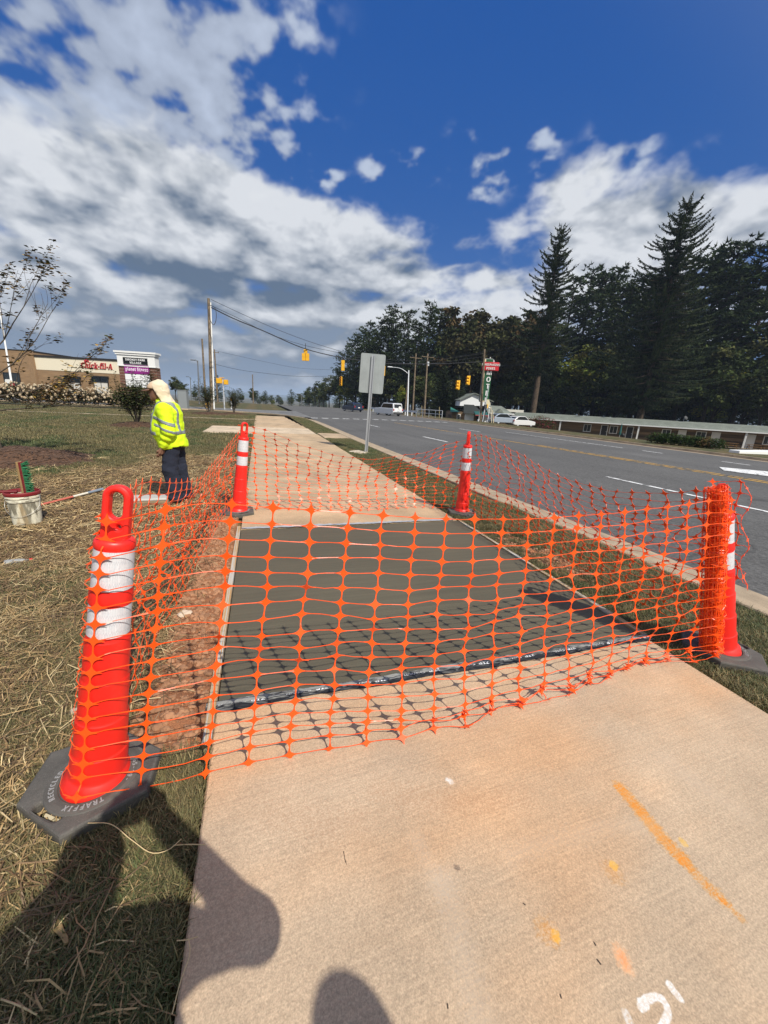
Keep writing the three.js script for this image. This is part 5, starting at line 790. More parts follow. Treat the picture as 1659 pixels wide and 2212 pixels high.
{
  shrub('shrub', 'rounded leafy shrub on a bark mound left of the worker', undefined, [-5.05, 0.15, -19.4], 1.72, 2.1, 5200, 0.10, DARKLEAF, 41, 8);
  shrub('shrub', 'small upright shrub between the grey cabinet and the tall wooden pole', undefined, [-3.75, 0.1, -33.4], 2.1, 1.3, 1900, 0.12, DARKLEAF, 42, 6);
  shrub('shrub', 'small shrub just right of the tall wooden pole', undefined, [-2.0, 0.1, -35.4], 1.7, 1.3, 1600, 0.12, DARKLEAF, 43, 6);
  // sapling at the left border, thinly leaved, branches reaching into view
  reseed(90); const o = thing('sapling', 'thin half-bare sapling with browning leaves on the bark mound at the left border', 'tree', [-5.0, 0.2, -9.75]), wood = [], tips = [];
  wood.push(bar(V(0, -0.1, 0), V(-0.05, 1.7, 0.05), 0.035, 0.022, 8));
  const reach = [[V(-0.02, 0.75, 0), V(1, 0.10, 0.25), 1.35], [V(-0.02, 1.0, 0), V(1, 0.30, -0.1), 1.35], [V(-0.03, 1.25, 0), V(1, 0.75, 0.1), 1.4], [V(-0.04, 1.5, 0), V(0.75, 1, 0.0), 1.5], [V(-0.05, 1.65, 0), V(0.15, 1, 0.1), 1.2], [V(-0.04, 1.4, 0), V(-0.8, 0.7, 0.3), 1.1], [V(-0.04, 1.1, 0), V(-0.6, 0.5, -0.7), 1.0], [V(-0.03, 0.9, 0), V(0.5, 0.35, 0.9), 1.1]];
  for (const [s, d, l] of reach) twigs(s, d.normalize(), l, 0.014, 2, wood, tips, 0.55);
  const sp = []; for (let k = 0; k < 4200; k++) { const t = tips[Math.floor(rnd() * tips.length)]; if (fbm(t.x * 1.6, t.y * 1.6, t.z * 1.6, 2) < -0.12) continue; sp.push(t.clone().add(V(rr(-0.06, 0.06), rr(-0.06, 0.06), rr(-0.06, 0.06)))); }
  part('trunk', wood, mBark, o); part('crown', leaves(sp, 0.085, [[0.05, 0.055, 0.02], [0.09, 0.07, 0.03], [0.04, 0.045, 0.02], [0.16, 0.085, 0.03], [0.38, 0.24, 0.05]]), leafMat([1, 1, 1]), o);
}
{ // flowering bushes along the restaurant: each bush its own thing
  const nth = ['first', 'second', 'third', 'fourth', 'fifth', 'sixth', 'seventh', 'eighth', 'ninth', 'tenth', 'eleventh', 'twelfth', 'thirteenth']; let k = 0; for (let u = 4; u < 345; u += 31) { const p = onZ(u, 868, -37.5), h = rr(1.25, 1.7) * (u > 250 ? 0.85 : 1); reseed(500 + k);
    const o = thing('flowering_bush', `cream-flowered bush below the restaurant, ${nth[k]} from the left border in its row`, 'bush', [p.x, -0.03, p.z + rr(-0.4, 0.4)], 0, 'flowering bushes below the restaurant'); const sp = [], fl = [];
    for (let q = 0; q < 1100; q++) { const a = rnd() * 6.283, r = Math.pow(rnd(), 0.45), e = Math.acos(rr(-0.6, 1)), l = 0.85 + 0.35 * fbm(Math.cos(a) * 2 + k, e * 2, Math.sin(a) * 2, 2); sp.push(V(Math.sin(e) * Math.cos(a) * 1.05 * r * l, h * 0.36 + Math.cos(e) * h * 0.62 * r * l, Math.sin(e) * Math.sin(a) * 0.8 * r * l)); }
    for (let q = 0; q < 60; q++) { const a = rnd() * 6.283, e = Math.acos(rr(-0.1, 1)); fl.push(new THREE.IcosahedronGeometry(rr(0.05, 0.10), 0).scale(1, 1.25, 1).translate(Math.sin(e) * Math.cos(a) * 1.02, h * 0.36 + Math.cos(e) * h * 0.64, Math.sin(e) * Math.sin(a) * 0.8)); }
    part('foliage', leaves(sp, 0.17, [[0.05, 0.06, 0.02], [0.11, 0.08, 0.035], [0.16, 0.09, 0.045], [0.04, 0.05, 0.018], [0.21, 0.15, 0.07]]), leafMat([1, 1, 1]), o); part('flowers', fl, k % 2 ? mFlower : mFlowerB, o); k++; }
}
// ---------------------------------------------------------------- street furniture
const mPole = std([0.95, 0.89, 0.78], 0.95, { map: rep(barkTex, 1, 6) }), mSteel = std([0.46, 0.48, 0.50], 0.45, { metalness: 0.6 }), mGalv = std([0.60, 0.62, 0.64], 0.5, { metalness: 0.35 }), mWire = std([0.02, 0.02, 0.022], 0.7), mSignal = std([0.80, 0.42, 0.015], 0.5), mBlack = std([0.012, 0.012, 0.013], 0.6), mDark = std([0.05, 0.052, 0.055], 0.7), mWhiteP = std([0.74, 0.74, 0.72], 0.6);
const mSteelD = std([0.10, 0.105, 0.11], 0.5);
const FACE = -0.317; // turn of walls that stand square to the line of sight
const hz = (u) => 857 + (u - 559) * 0.055; // eye level in the photo
const foot = (u, d) => { const p = onDepth(u, hz(u) + 10, d); return [p.x, land(p.x, p.z), p.z]; };
const onLand = (u, v) => { let d = 18; for (; d < 140; d += 0.25) { const p = onDepth(u, v, d); if (p.y < land(p.x, p.z)) return [p, d]; } return [onDepth(u, v, 60), 60]; };
const riseTo = (u, v, d) => onDepth(u, v, d).y;
{ // traffic sign seen from the back
  const p = onGround(790, 976, -0.02), t = thing('road_sign', 'grey back of a rectangular traffic sign on a steel post by the kerb', 'traffic sign', [p.x, 0, p.z], -0.30);
  const post = part('post', [bx(-0.012, 1.42, 0, 0.004, 2.95, 0.040), bx(0.016, 1.42, -0.018, 0.056, 2.95, 0.004), bx(0.044, 1.42, 0, 0.004, 2.95, 0.040), bx(-0.024, 1.42, 0.020, 0.022, 2.95, 0.004), bx(0.056, 1.42, 0.020, 0.022, 2.95, 0.004)], mSteel, t); post.rotation.z = -0.035;
  const metal = texData(512, 512, (u, v) => { const k = 0.70 + tfbm(u, v, 4, 4) * 0.10 + tn(u, v, 200, 3) * 0.05 + (tn(u, v + 0.2, 120) > 0.46 ? 0.08 : 0); return [k * 0.97, k, k * 1.0]; });
  const pn = part('panel', extrude(roundedRect(0.745, 1.14, 0.05), 0.003, 0.0005).translate(0.016, 2.36, -0.032), std([0.78, 0.80, 0.80], 0.5, { map: rep(metal, 1), metalness: 0.25 }), t); pn.rotation.z = -0.035;
  reseed(3); const bolts = [1.95, 2.78].map((y) => new THREE.CylinderGeometry(0.009, 0.009, 0.012, 10).rotateX(Math.PI / 2).translate(0.016, y, -0.012)); part('bolt', bolts[0], mSteel, pn); part('bolt', bolts[1], mSteel, pn);
}
function woodPole(label, u0, vb, u1, vt, d, r, group, extra) { const a = foot(u0, d), topY = riseTo(u1, vt, d), b = onDepth(u1, vt, d); const t = thing('utility_pole', label, 'utility pole', a, 0, group); part('shaft', bar(V(0, -0.4, 0), V(b.x - a[0], topY - a[1], b.z - a[2]), r, r * 0.72, 12), mPole, t); if (extra) extra(t, V(b.x - a[0], topY - a[1], b.z - a[2])); return [t, V(b.x, topY, b.z)]; }
const arm = (t, top, dy, w, turn) => { const g = bx(0, 0, 0, w, 0.11, 0.09); g.rotateY(turn); part('crossarm', plain(g.translate(top.x, top.y - dy, top.z + 0.16)), mPole, t); for (const k of [-0.45, 0, 0.45]) { const c = V(k * w, 0.14, 0).applyAxisAngle(V(0, 1, 0), turn); part('insulator', lathe([[0, -0.08], [0.03, -0.08], [0.055, -0.03], [0.03, 0], [0.05, 0.03], [0, 0.07]], 8).translate(top.x + c.x, top.y - dy + c.y, top.z + 0.16 + c.z), mDark, t); } };
const pole1 = onGround(456, 888, -0.05);
const dP1 = 37.6;
const [, topP1] = woodPole('tall wooden pole with pale conduit beside the worker, carrying the signal wires', 456, 888, 450.5, 645, dP1, 0.17, undefined, (t, top) => { part('conduit', bar(V(0.22, 0.1, 0.05), V(top.x + 0.17, top.y - 0.35, top.z + 0.05), 0.075, 0.06, 10), std([0.62, 0.62, 0.60], 0.5), t); part('drip_loop', tube([V(top.x + 0.2, top.y - 1.1, 0.1), V(top.x + 0.75, top.y - 1.25, 0.1), V(top.x + 0.8, top.y - 2.3, 0.1), V(top.x + 0.55, top.y - 2.75, 0.1), V(top.x + 0.25, top.y - 2.2, 0.1), V(top.x + 0.2, top.y - 1.6, 0.1)], 0.03, 30, 6), mDark, t); });
woodPole('shorter wooden pole just left of the tall conduit pole', 443.5, 878, 436.5, 732, 52, 0.15);
woodPole('leaning wooden pole with a crossarm behind the yellow pedestrian signals', 470, 860, 463, 755, 72, 0.17, undefined, (t, top) => arm(t, top, 0.5, 1.6, 0.3));
woodPole('distant wooden pole above the side street trees', 547, 878, 545.5, 809, 96, 0.15);
const [, topA] = woodPole('right one of the two crossarm poles beyond the railing', 917.5, 890, 924, 764, 60, 0.16, undefined, (t, top) => { arm(t, top, 0.5, 2.2, 0.1); part('transformer', new THREE.CylinderGeometry(0.2, 0.2, 0.6, 12).translate(top.x + 0.02, top.y - 1.5, top.z + 0.36), mGalv, t); });
const [, topB] = woodPole('left one of the two crossarm poles beyond the railing', 892, 886, 898.6, 764, 66, 0.16, undefined, (t, top) => arm(t, top, 0.7, 2.3, 0.1));
woodPole('plain wooden pole leaning close to the street lamp', 875, 884, 883, 805, 62, 0.14);
const [, topM] = woodPole('grey pole standing in front of the green motel sign', 1040, 916, 1046.8, 755, 52, 0.17, undefined, (t, top) => { part('meter_box', bx(top.x * 0.25 + 0.18, 2.0, 0.22, 0.38, 0.5, 0.25, 0.03), mDark, t); part('guard', bx(top.x * 0.2 + 0.45, 2.05, 0.22, 0.16, 0.5, 0.2, 0.02), mSignal, t); part('conduit', bar(V(0.23, 0, 0.12), V(top.x * 0.45 + 0.23, top.y * 0.5, 0.12), 0.07, 0.06, 8), mGalv, t); part('insulator', lathe([[0, -0.1], [0.06, -0.1], [0.09, -0.03], [0.05, 0.02], [0.09, 0.06], [0, 0.12]], 8).translate(top.x - 0.35, top.y - 1.3, 0), mWhiteP, t); });
function lamp(label, u0, u1, vt, d, uL, vL, group, mGalv = mSteelD) { const a = foot(u0, d), b = onDepth(u1, vt, d), l = onDepth(uL, vL, d), t = thing('street_lamp', label, 'street lamp', a, 0, group); const B = V(b.x - a[0], b.y - a[1], b.z - a[2]), L = V(l.x - a[0], l.y - a[1], l.z - a[2]); part('pole', bar(V(0, -0.1, 0), B, 0.11, 0.08, 10), mGalv, t); part('arm', tube([B.clone().add(V(0, -0.5, 0)), B.clone().lerp(L, 0.45).add(V(0, 0.05, 0)), L], 0.045, 12, 6), mGalv, t); const g = bx(0, 0, 0, 0.75, 0.14, 0.3, 0.05); part('lamp_head', plain(g.translate(L.x - 0.2, L.y, L.z)), mGalv, t); }
lamp('street lamp with a long curved arm left of the crossarm poles', 881, 883, 800, 58, 845, 793, undefined, mGalv);
lamp('slim dark street lamp left of the wooden poles', 430, 427, 779, 60, 420, 778);
lamp('small distant street lamp above the grey cabinet', 413, 411, 815, 100, 407, 814);
lamp('distant street lamp at the foot of the wooded slope', 652, 651, 852, 110, 645, 851);
// overhead wires: each its own thing
function wire(label, pts, r = 0.022, group = 'overhead wires') { return single('wire', label, 'wire', tube(pts, r, 40, 5), mWire, [0, 0, 0], 0, group); }
const zl = (u) => mix(-39.3, -47.2, clamp((u - 456) / 584)), wp = (list) => list.map(([u, v]) => onZ(u, v, zl(u)));
wire('topmost wire from the tall conduit pole across the road', [...wp([[456, 647], [520, 677], [590, 708], [660, 735], [730, 757], [775, 768], [900, 780]]), topM.clone().add(V(0, -0.5, 0))], 0.018);
wire('middle wire from the tall conduit pole across the road', [...wp([[456, 660], [520, 690], [577, 719], [650, 744], [727, 761], [775, 772], [900, 786]]), topM.clone().add(V(0, -0.9, 0))], 0.018);
wire('thick lashed signal cable from the tall conduit pole across the road', [...wp([[456, 664], [500, 686], [565, 713], [655, 752], [720, 769], [772, 778], [830, 785], [940, 786]]), topM.clone().add(V(0, -1.55, 0))], 0.045);
wire('sagging wire from the leaning crossarm pole to the wooded slope', [onDepth(465, 787, 72), onDepth(518, 799, 76), onDepth(570, 806, 80), onDepth(645, 813, 86), onDepth(740, 812, 90)], 0.03);
wire('faint high wire from the leaning crossarm pole to the wooded slope', [onDepth(463, 757, 72), onDepth(520, 770, 76), onDepth(580, 783, 82), onDepth(645, 795, 88), onDepth(745, 800, 92)], 0.02);
for (const [k, a, b, c, n] of [[0, [1106, 750], [1380, 680], [1680, 598], 'upper'], [1, [1106, 757], [1380, 694], [1680, 618], 'middle'], [2, [1106, 762], [1380, 704], [1680, 634], 'lower'], [3, [1106, 790], [1380, 738], [1680, 676], 'lowest']]) wire(`${n} of the wires slanting up to the right in front of the spruces`, [topM.clone().add(V(0, -0.3 - k * 0.4, 0)), onDepth(a[0], a[1], 46), onDepth(b[0], b[1], 37), onDepth(c[0], c[1], 29)], 0.016);
wire('wire from the right crossarm pole to the motel sign pole', [topA.clone().add(V(0, -0.5, 0)), onDepth(985, 770, 56), topM.clone().add(V(0, -0.3, 0))], 0.022);
wire('wire linking the two crossarm poles', [topB.clone().add(V(0.3, -0.6, 0)), topA.clone().add(V(-0.3, -0.45, 0))], 0.022);
// signal heads
function head(t, x, y, n, face, lens = true) { // n sections, facing +z when face = 1
  for (let k = 0; k < n; k++) { part('signal_section', bx(x, y - k * 0.355, 0, 0.34, 0.35, 0.20, 0.02), mSignal, t); const v = new THREE.CylinderGeometry(0.145, 0.145, 0.24, 14, 1, true).rotateX(Math.PI / 2); part('visor', plain(v.translate(x, y - k * 0.355, face * 0.22)), mSignal, t); part('lens', plain(new THREE.CircleGeometry(0.13, 16).rotateY(face > 0 ? 0 : Math.PI).translate(x, y - k * 0.355, face * 0.105)), [mLensR, mLensY, mLensG][Math.min(k, 2)], t); }
}
const mLensR = std([0.16, 0.012, 0.01], 0.4), mLensY = std([0.14, 0.08, 0.01], 0.4), mLensG = std([0.01, 0.07, 0.04], 0.4);
function signal(label, u, v, z, n, turn, face, dog) { const p = onZ(u, v, z), t = thing('traffic_light', label, 'traffic light', [p.x, p.y, p.z], turn, undefined); part('hanger', bar(V(0, 0.1, 0), V(0, 0.75, 0), 0.035, 0.03, 8), mDark, t); if (dog) { head(t, 0, 0, 1, face); head(t, -0.185, -0.365, 2, face); head(t, 0.185, -0.365, 2, face); } else head(t, 0, 0, n, face); return t; }
signal('five-light yellow signal cluster seen from behind over the left lane', 660, 759, -42.3, 0, FACE, -1, true);
signal('three-light yellow signal seen from behind left of the grey sign', 741, 782, -43.3, 3, FACE, -1);
signal('yellow signal peeking out behind the right edge of the grey sign', 829, 794, -44.6, 3, FACE, -1);
signal('dark-faced far signal hanging low under the yellow one', 737, 816, -66, 4, FACE - 0.2, 1);
signal('lower left of the two side-on signals before the motel sign', 991, 825, -44, 3, FACE - 1.1, 1);
signal('upper right of the two side-on signals before the motel sign', 1013, 815, -44, 3, FACE - 1.1, 1);
{ const a = foot(484, 42), t = thing('pedestrian_signal', 'pair of yellow pedestrian signal boxes on a slim pole', 'pedestrian signal', a, FACE); part('pole', bar(V(0, 0, 0), V(-0.02, 3.2, 0), 0.07, 0.06, 10), mGalv, t); part('signal_box', bx(-0.36, 2.95, 0.12, 0.56, 0.52, 0.26, 0.03), mSignal, t); part('signal_box', bx(0.34, 2.85, 0.05, 0.40, 0.50, 0.30, 0.03), mSignal, t); part('cap', bx(-0.1, 3.28, 0.05, 0.5, 0.06, 0.2, 0.02), mSignal, t); }
{ const a = foot(499, 44), t = thing('push_button_post', 'short pale crossing push-button post beside the side street', 'post', a); part('post', bar(V(0, 0, 0), V(0, 1.35, 0), 0.07, 0.06, 10), mWhiteP, t); part('button_box', bx(0, 1.1, 0.1, 0.14, 0.25, 0.1, 0.02), mSignal, t); }
{ const a = foot(447, 43), t = thing('fire_hydrant', 'small yellow fire hydrant at the foot of the wooden poles', 'fire hydrant', a); part('barrel', lathe([[0, 0], [0.16, 0], [0.16, 0.05], [0.11, 0.06], [0.11, 0.5], [0.14, 0.52], [0.14, 0.56], [0.11, 0.6], [0.05, 0.7], [0, 0.72]], 16), mSignal, t); part('nozzle', bar(V(-0.2, 0.42, 0), V(0.2, 0.42, 0), 0.06, 0.06, 10), mSignal, t); }
{ const p = onGround(398, 884, -0.03), t = thing('utility_cabinet', 'tall grey metal utility cabinet behind the worker', 'utility cabinet', [p.x, -0.03, p.z], FACE + 0.15); part('housing', bx(0, 0.86, 0, 0.78, 1.7, 0.6, 0.02), std([0.22, 0.24, 0.25], 0.55), t); part('door', bx(0, 0.84, 0.302, 0.68, 1.5, 0.012, 0.004), std([0.24, 0.26, 0.27], 0.5), t); part('roof', bx(0, 1.73, 0, 0.84, 0.05, 0.66, 0.015), std([0.27, 0.29, 0.30], 0.5), t); part('plinth', bx(0, 0.02, 0, 0.9, 0.10, 0.72), mConcretePale, t); }
function rail(name, label, cat, a, b, n, build) { const t = thing(name, label, cat, [a.x, a.y, a.z]); const d = b.clone().sub(a), L = Math.hypot(d.x, d.z); t.rotation.y = Math.atan2(-d.z, d.x); build(t, L, d.y); return t; }
{ const p = (u, d) => { const q = onDepth(u, hz(u) + 18, d); return V(q.x, land(q.x, q.z), q.z); };
  rail('guardrail', 'galvanised guardrail along the far side of the road behind the white car', 'guardrail', p(795, 74), p(900, 57), 0, (t, L) => { part('beam', sheet(30, 6, (a, b) => [a * L, 0.50 + b * 0.31, 0.06 * Math.sin(b * Math.PI * 2 + 1.57)]), mGalv, t); for (let k = 0; k <= L / 2.2; k++) part('post', bx(k * 2.2, 0.35, -0.12, 0.12, 0.78, 0.14), mGalv, t); });
  rail('pipe_railing', 'white pipe railing right of the guardrail', 'railing', p(900, 55), p(955, 51), 0, (t, L) => { for (const y of [0.55, 1.02]) part('rail', bar(V(0, y, 0), V(L, y, 0), 0.035, 0.035, 8), mGalv, t); for (let k = 0; k <= 4; k++) part('post', bar(V(k * L / 4, -0.1, 0), V(k * L / 4, 1.05, 0), 0.04, 0.04, 8), mGalv, t); });
  for (const [u, v, lab] of [[912, 860, 'left leaning marker stake near the railing'], [950, 862, 'right marker stake near the railing']]) { const a = foot(u, 56); single('marker_stake', lab, 'stake', bar(V(0, 0, 0), V(-0.12, 1.5, 0), 0.04, 0.04, 6), std([0.42, 0.34, 0.18], 0.8), a); }
}
// ---------------------------------------------------------------- restaurant and plaza sign
{
  const d = 60, o = onDepth(0, hz(0) + 26, d), S = d / FOCAL, X = (u) => u * S, Y = (u, v) => (hz(u) - v) * S / 0.985 + 1.5;
  const t = thing('restaurant', 'tan and cream brick restaurant with red script sign behind the flowering bushes', 'building', [o.x, 0, o.z], FACE);
  const tanT = texData(512, 512, (u, v) => { const k = 0.60 + tn(u, v, 40, 120) * 0.09 + tfbm(u, v, 5, 4) * 0.08; return [k * 1.06, k * 0.86, k * 0.64]; });
  const mTan = std([0.70, 0.70, 0.70], 0.9, { map: rep(tanT, 0.4) }), mCream = std([0.74, 0.67, 0.52], 0.85), mGlass = phys([0.02, 0.026, 0.03], 0.06, { metalness: 0 }), mTrim = std([0.02, 0.018, 0.017], 0.6), mPaleD = std([0.62, 0.60, 0.55], 0.6);
  const wall = part('wall', [bx(X(-120), 3.15, -5, X(240) * 0 + 15.1, 6.3, 9.9), bx(X(190), 1.86, -5.05, 11.75, 3.72, 9.9)], mTan, t); // tall wing; base of the cream wing
  wall.geometry.dispose(); wall.geometry = join([bx(-1.6, 3.15, -5, 14.6, 6.3, 10), bx(5.7 + 6.9, 1.86, -5.1, 13.8, 3.72, 9.8)]);
  part('fascia', bx(12.6, 4.64, -5.07, 13.8, 1.84, 9.82), mCream, t);
  part('parapet_cap', bx(12.6, 5.70, -5.05, 13.95, 0.27, 10), mTrim, t); part('parapet_cap', bx(-1.6, 6.37, -5, 14.75, 0.14, 10.1), mTrim, t);
  part('pilaster', bx(5.9, 3.2, 0.04, 0.9, 6.3, 0.34), mTan, t);
  const win = (u0, u1, v0, v1, mat, nm = 'window', z = -0.18) => { const x = X((u0 + u1) / 2), w = X(u1 - u0), ya = Y((u0 + u1) / 2, v1), yb = Y((u0 + u1) / 2, v0); const f = part(nm, bx(x, (ya + yb) / 2, z, w, yb - ya, 0.06), mat, t); part('frame', [bx(x, yb + 0.04, z + 0.05, w + 0.16, 0.08, 0.12), bx(x - w / 2 - 0.04, (ya + yb) / 2, z + 0.05, 0.08, yb - ya, 0.12), bx(x + w / 2 + 0.04, (ya + yb) / 2, z + 0.05, 0.08, yb - ya, 0.12), bx(x, (ya + yb) / 2, z + 0.05, 0.05, yb - ya, 0.08)], mTrim, f); return f; };
  const zf = 0.06; // front of the lower wall
  for (const [u0, u1] of [[146, 180], [207, 240]]) { win(u0, u1, 816, 826, mGlass, 'transom', zf); win(u0 + 3, u1 - 1, 827, 858, mPaleD, 'door', zf); part('canopy', bx(X((u0 + u1) / 2), Y((u0 + u1) / 2, 815.5), 0.28, X(u1 - u0) + 0.3, 0.14, 0.7), mTrim, t); }
  win(18, 51, 808, 842, mGlass, 'window', 0.06); win(-48, -20, 806, 842, mGlass, 'window', 0.06);
  const lg = text('Chick-fil-A', 0.80, 0.10, fontSerif); lg.applyMatrix4(new THREE.Matrix4().makeShear(0, 0, 0.22, 0, 0, 0)); lg.scale(0.82, 1, 1);
  const lx = X(219), ly = Y(219, 794), mRedS = std([0.42, 0.008, 0.02], 0.5); lg.translate(lx, ly, -0.14);
  const sg = part('script_sign', lg, mRedS, t);
  part('comb', [0, 1, 2].map((k) => new THREE.SphereGeometry(0.13, 10, 8).scale(1, 1.5, 0.5).translate(lx - 1.75 + k * 0.24, ly + 0.66 - Math.abs(k - 1) * 0.10, -0.1)), mRedS, sg);
}
{
  const d = 46, o = onDepth(309, hz(309) + 26, d), S = d / FOCAL, X = (u) => (u - 309) * S, Y = (v) => (hz(309) - v) * S / 0.985 + 1.5;
  const t = thing('plaza_sign', 'brick and white plaza sign tower with purple and black name panels', 'sign', [o.x, 0, o.z], FACE + 0.10);
  const brT = texData(512, 512, (u, v) => { const row = Math.floor(v * 40), ph = (u * 16 + (row % 2) * 0.5) % 1, m = (v * 40 % 1 < 0.13 || ph < 0.06) ? 1 : 0, k = 1 + tn(u + row * 0.13, v, 32, 40) * 0.4; return m ? [0.62, 0.57, 0.52] : [0.44 * k, 0.27 * k, 0.20 * k]; });
  const mBrick = std([0.75, 0.75, 0.75], 0.9, { map: rep(brT, 0.33) });
  part('column', bx(X(278), Y(797) / 2, 0, 0.62, Y(797), 0.9), mBrick, t); part('column', bx(X(341), Y(797) / 2, 0, 0.72, Y(797), 0.9), mBrick, t); part('core', bx(X(309), Y(797) / 2, -0.05, 3.2, Y(797), 0.6), mBrick, t);
  part('cap', [bx(X(309), (Y(796) + Y(776)) / 2, 0, 4.1, Y(776) - Y(796), 1.05), bx(X(309), Y(774), 0, 4.35, 0.16, 1.25), bx(X(309), Y(770), 0, 4.55, 0.2, 1.4), bx(X(309), Y(796.5), 0, 4.2, 0.1, 1.12)], mWhiteP, t);
  const panel = (nm, v0, v1, draw, u0 = 284, u1 = 333, z = 0.5) => { const w = X(u1) - X(u0), h = Y(v0) - Y(v1), tx = canvasTex(512, Math.max(64, Math.round(512 * h / w)), draw); const g = bx((X(u0) + X(u1)) / 2, (Y(v0) + Y(v1)) / 2, z, w, h - 0.03, 0.08); return part(nm, g, std([0.9, 0.9, 0.9], 0.4, { map: tx }), t); };
  const two = (bg, fg, a, b) => (g, w, h) => { g.fillStyle = bg; g.fillRect(0, 0, w, h); g.fillStyle = fg; g.textAlign = 'center'; g.font = `bold ${Math.round(h * 0.44)}px sans-serif`; if (b) { g.fillText(a, w / 2, h * 0.47, w * 0.95); g.fillText(b, w / 2, h * 0.93, w * 0.8); } else { g.font = `bold ${Math.round(h * 0.55)}px sans-serif`; g.fillText(a, w / 2, h * 0.68, w * 0.92); } };
  panel('name_panel', 780, 793, two('#0b0b0d', '#f2f2f2', 'SMOKEY PARK', 'VILLAGE'), 284, 332, 0.56);
  panel('tenant_panel', 794, 811.5, two('#8d1f80', '#f6e9f6', 'planet fitness'));
  for (const [a, b] of [[812, 824], [824.5, 838]]) panel('blank_panel', a, b, (g, w, h) => { g.fillStyle = '#eceded'; g.fillRect(0, 0, w, h); });
  panel('tenant_panel', 848, 861, (g, w, h) => { g.fillStyle = '#c4121d'; g.fillRect(0, 0, w, h); }, 318, 333);
}
{ const d = 40, a = foot(26, d), b = onDepth(-3, 655, d), t = thing('flagpole', 'white flagpole at the left border in front of the restaurant', 'flagpole', a); const B = V(b.x - a[0], b.y - a[1], b.z - a[2]); part('pole', bar(V(0, 0, 0), B, 0.10, 0.06, 10), mWhiteP, t); part('ball', new THREE.SphereGeometry(0.12, 12, 8).translate(B.x, B.y, B.z), mSignal, t); }
{ const d = 34, p = onDepth(23, 838, d), y = p.y, t = thing('small_sign', 'small green sign with red top beside the flagpole', 'sign', [p.x, 0, p.z], FACE); part('board', bx(0, y - 0.12, 0, 0.72, 0.5, 0.05, 0.01), std([0.02, 0.16, 0.13], 0.5), t); part('top_board', bx(0.22, y + 0.26, 0, 0.42, 0.3, 0.05, 0.01), std([0.30, 0.03, 0.04], 0.5), t); part('cap_board', extrude(roundedRect(0.6, 0.34, 0.12), 0.05).translate(-0.05, y + 0.55, -0.02), mWhiteP, t); part('post', bar(V(0, -0.1, -0.05), V(0, y + 0.4, -0.05), 0.06, 0.05, 8), mDark, t); }

// ---------------------------------------------------------------- motel
const shT = texData(512, 512, (u, v) => { const row = Math.floor(v * 24), k = 0.50 + tn(u + row * 0.17, v, 40, 24) * 0.12 + tfbm(u, v, 4, 4) * 0.12 - (v * 24 % 1 < 0.12 ? 0.06 : 0); return [k * 0.96, k, k * 0.94]; });
const mShingle = std([0.80, 0.82, 0.80], 0.95, { map: rep(shT, 0.25) }), stoneT = texData(512, 512, (u, v) => { const row = Math.floor(v * 18), c = tn(u + row * 0.31, row / 18 + 0.01, 9, 18), k = 1 + c * 0.7 + tn(u, v, 120) * 0.2 - (v * 18 % 1 < 0.14 ? 0.25 : 0); return [0.41 * k, 0.34 * k, 0.255 * k]; });
const mStone = std([0.9, 0.88, 0.86], 0.95, { map: rep(stoneT, 0.3) }), mPaneD = phys([0.025, 0.03, 0.033], 0.08), mDoorW = std([0.62, 0.62, 0.60], 0.6), mDoorD = std([0.018, 0.016, 0.015], 0.7);
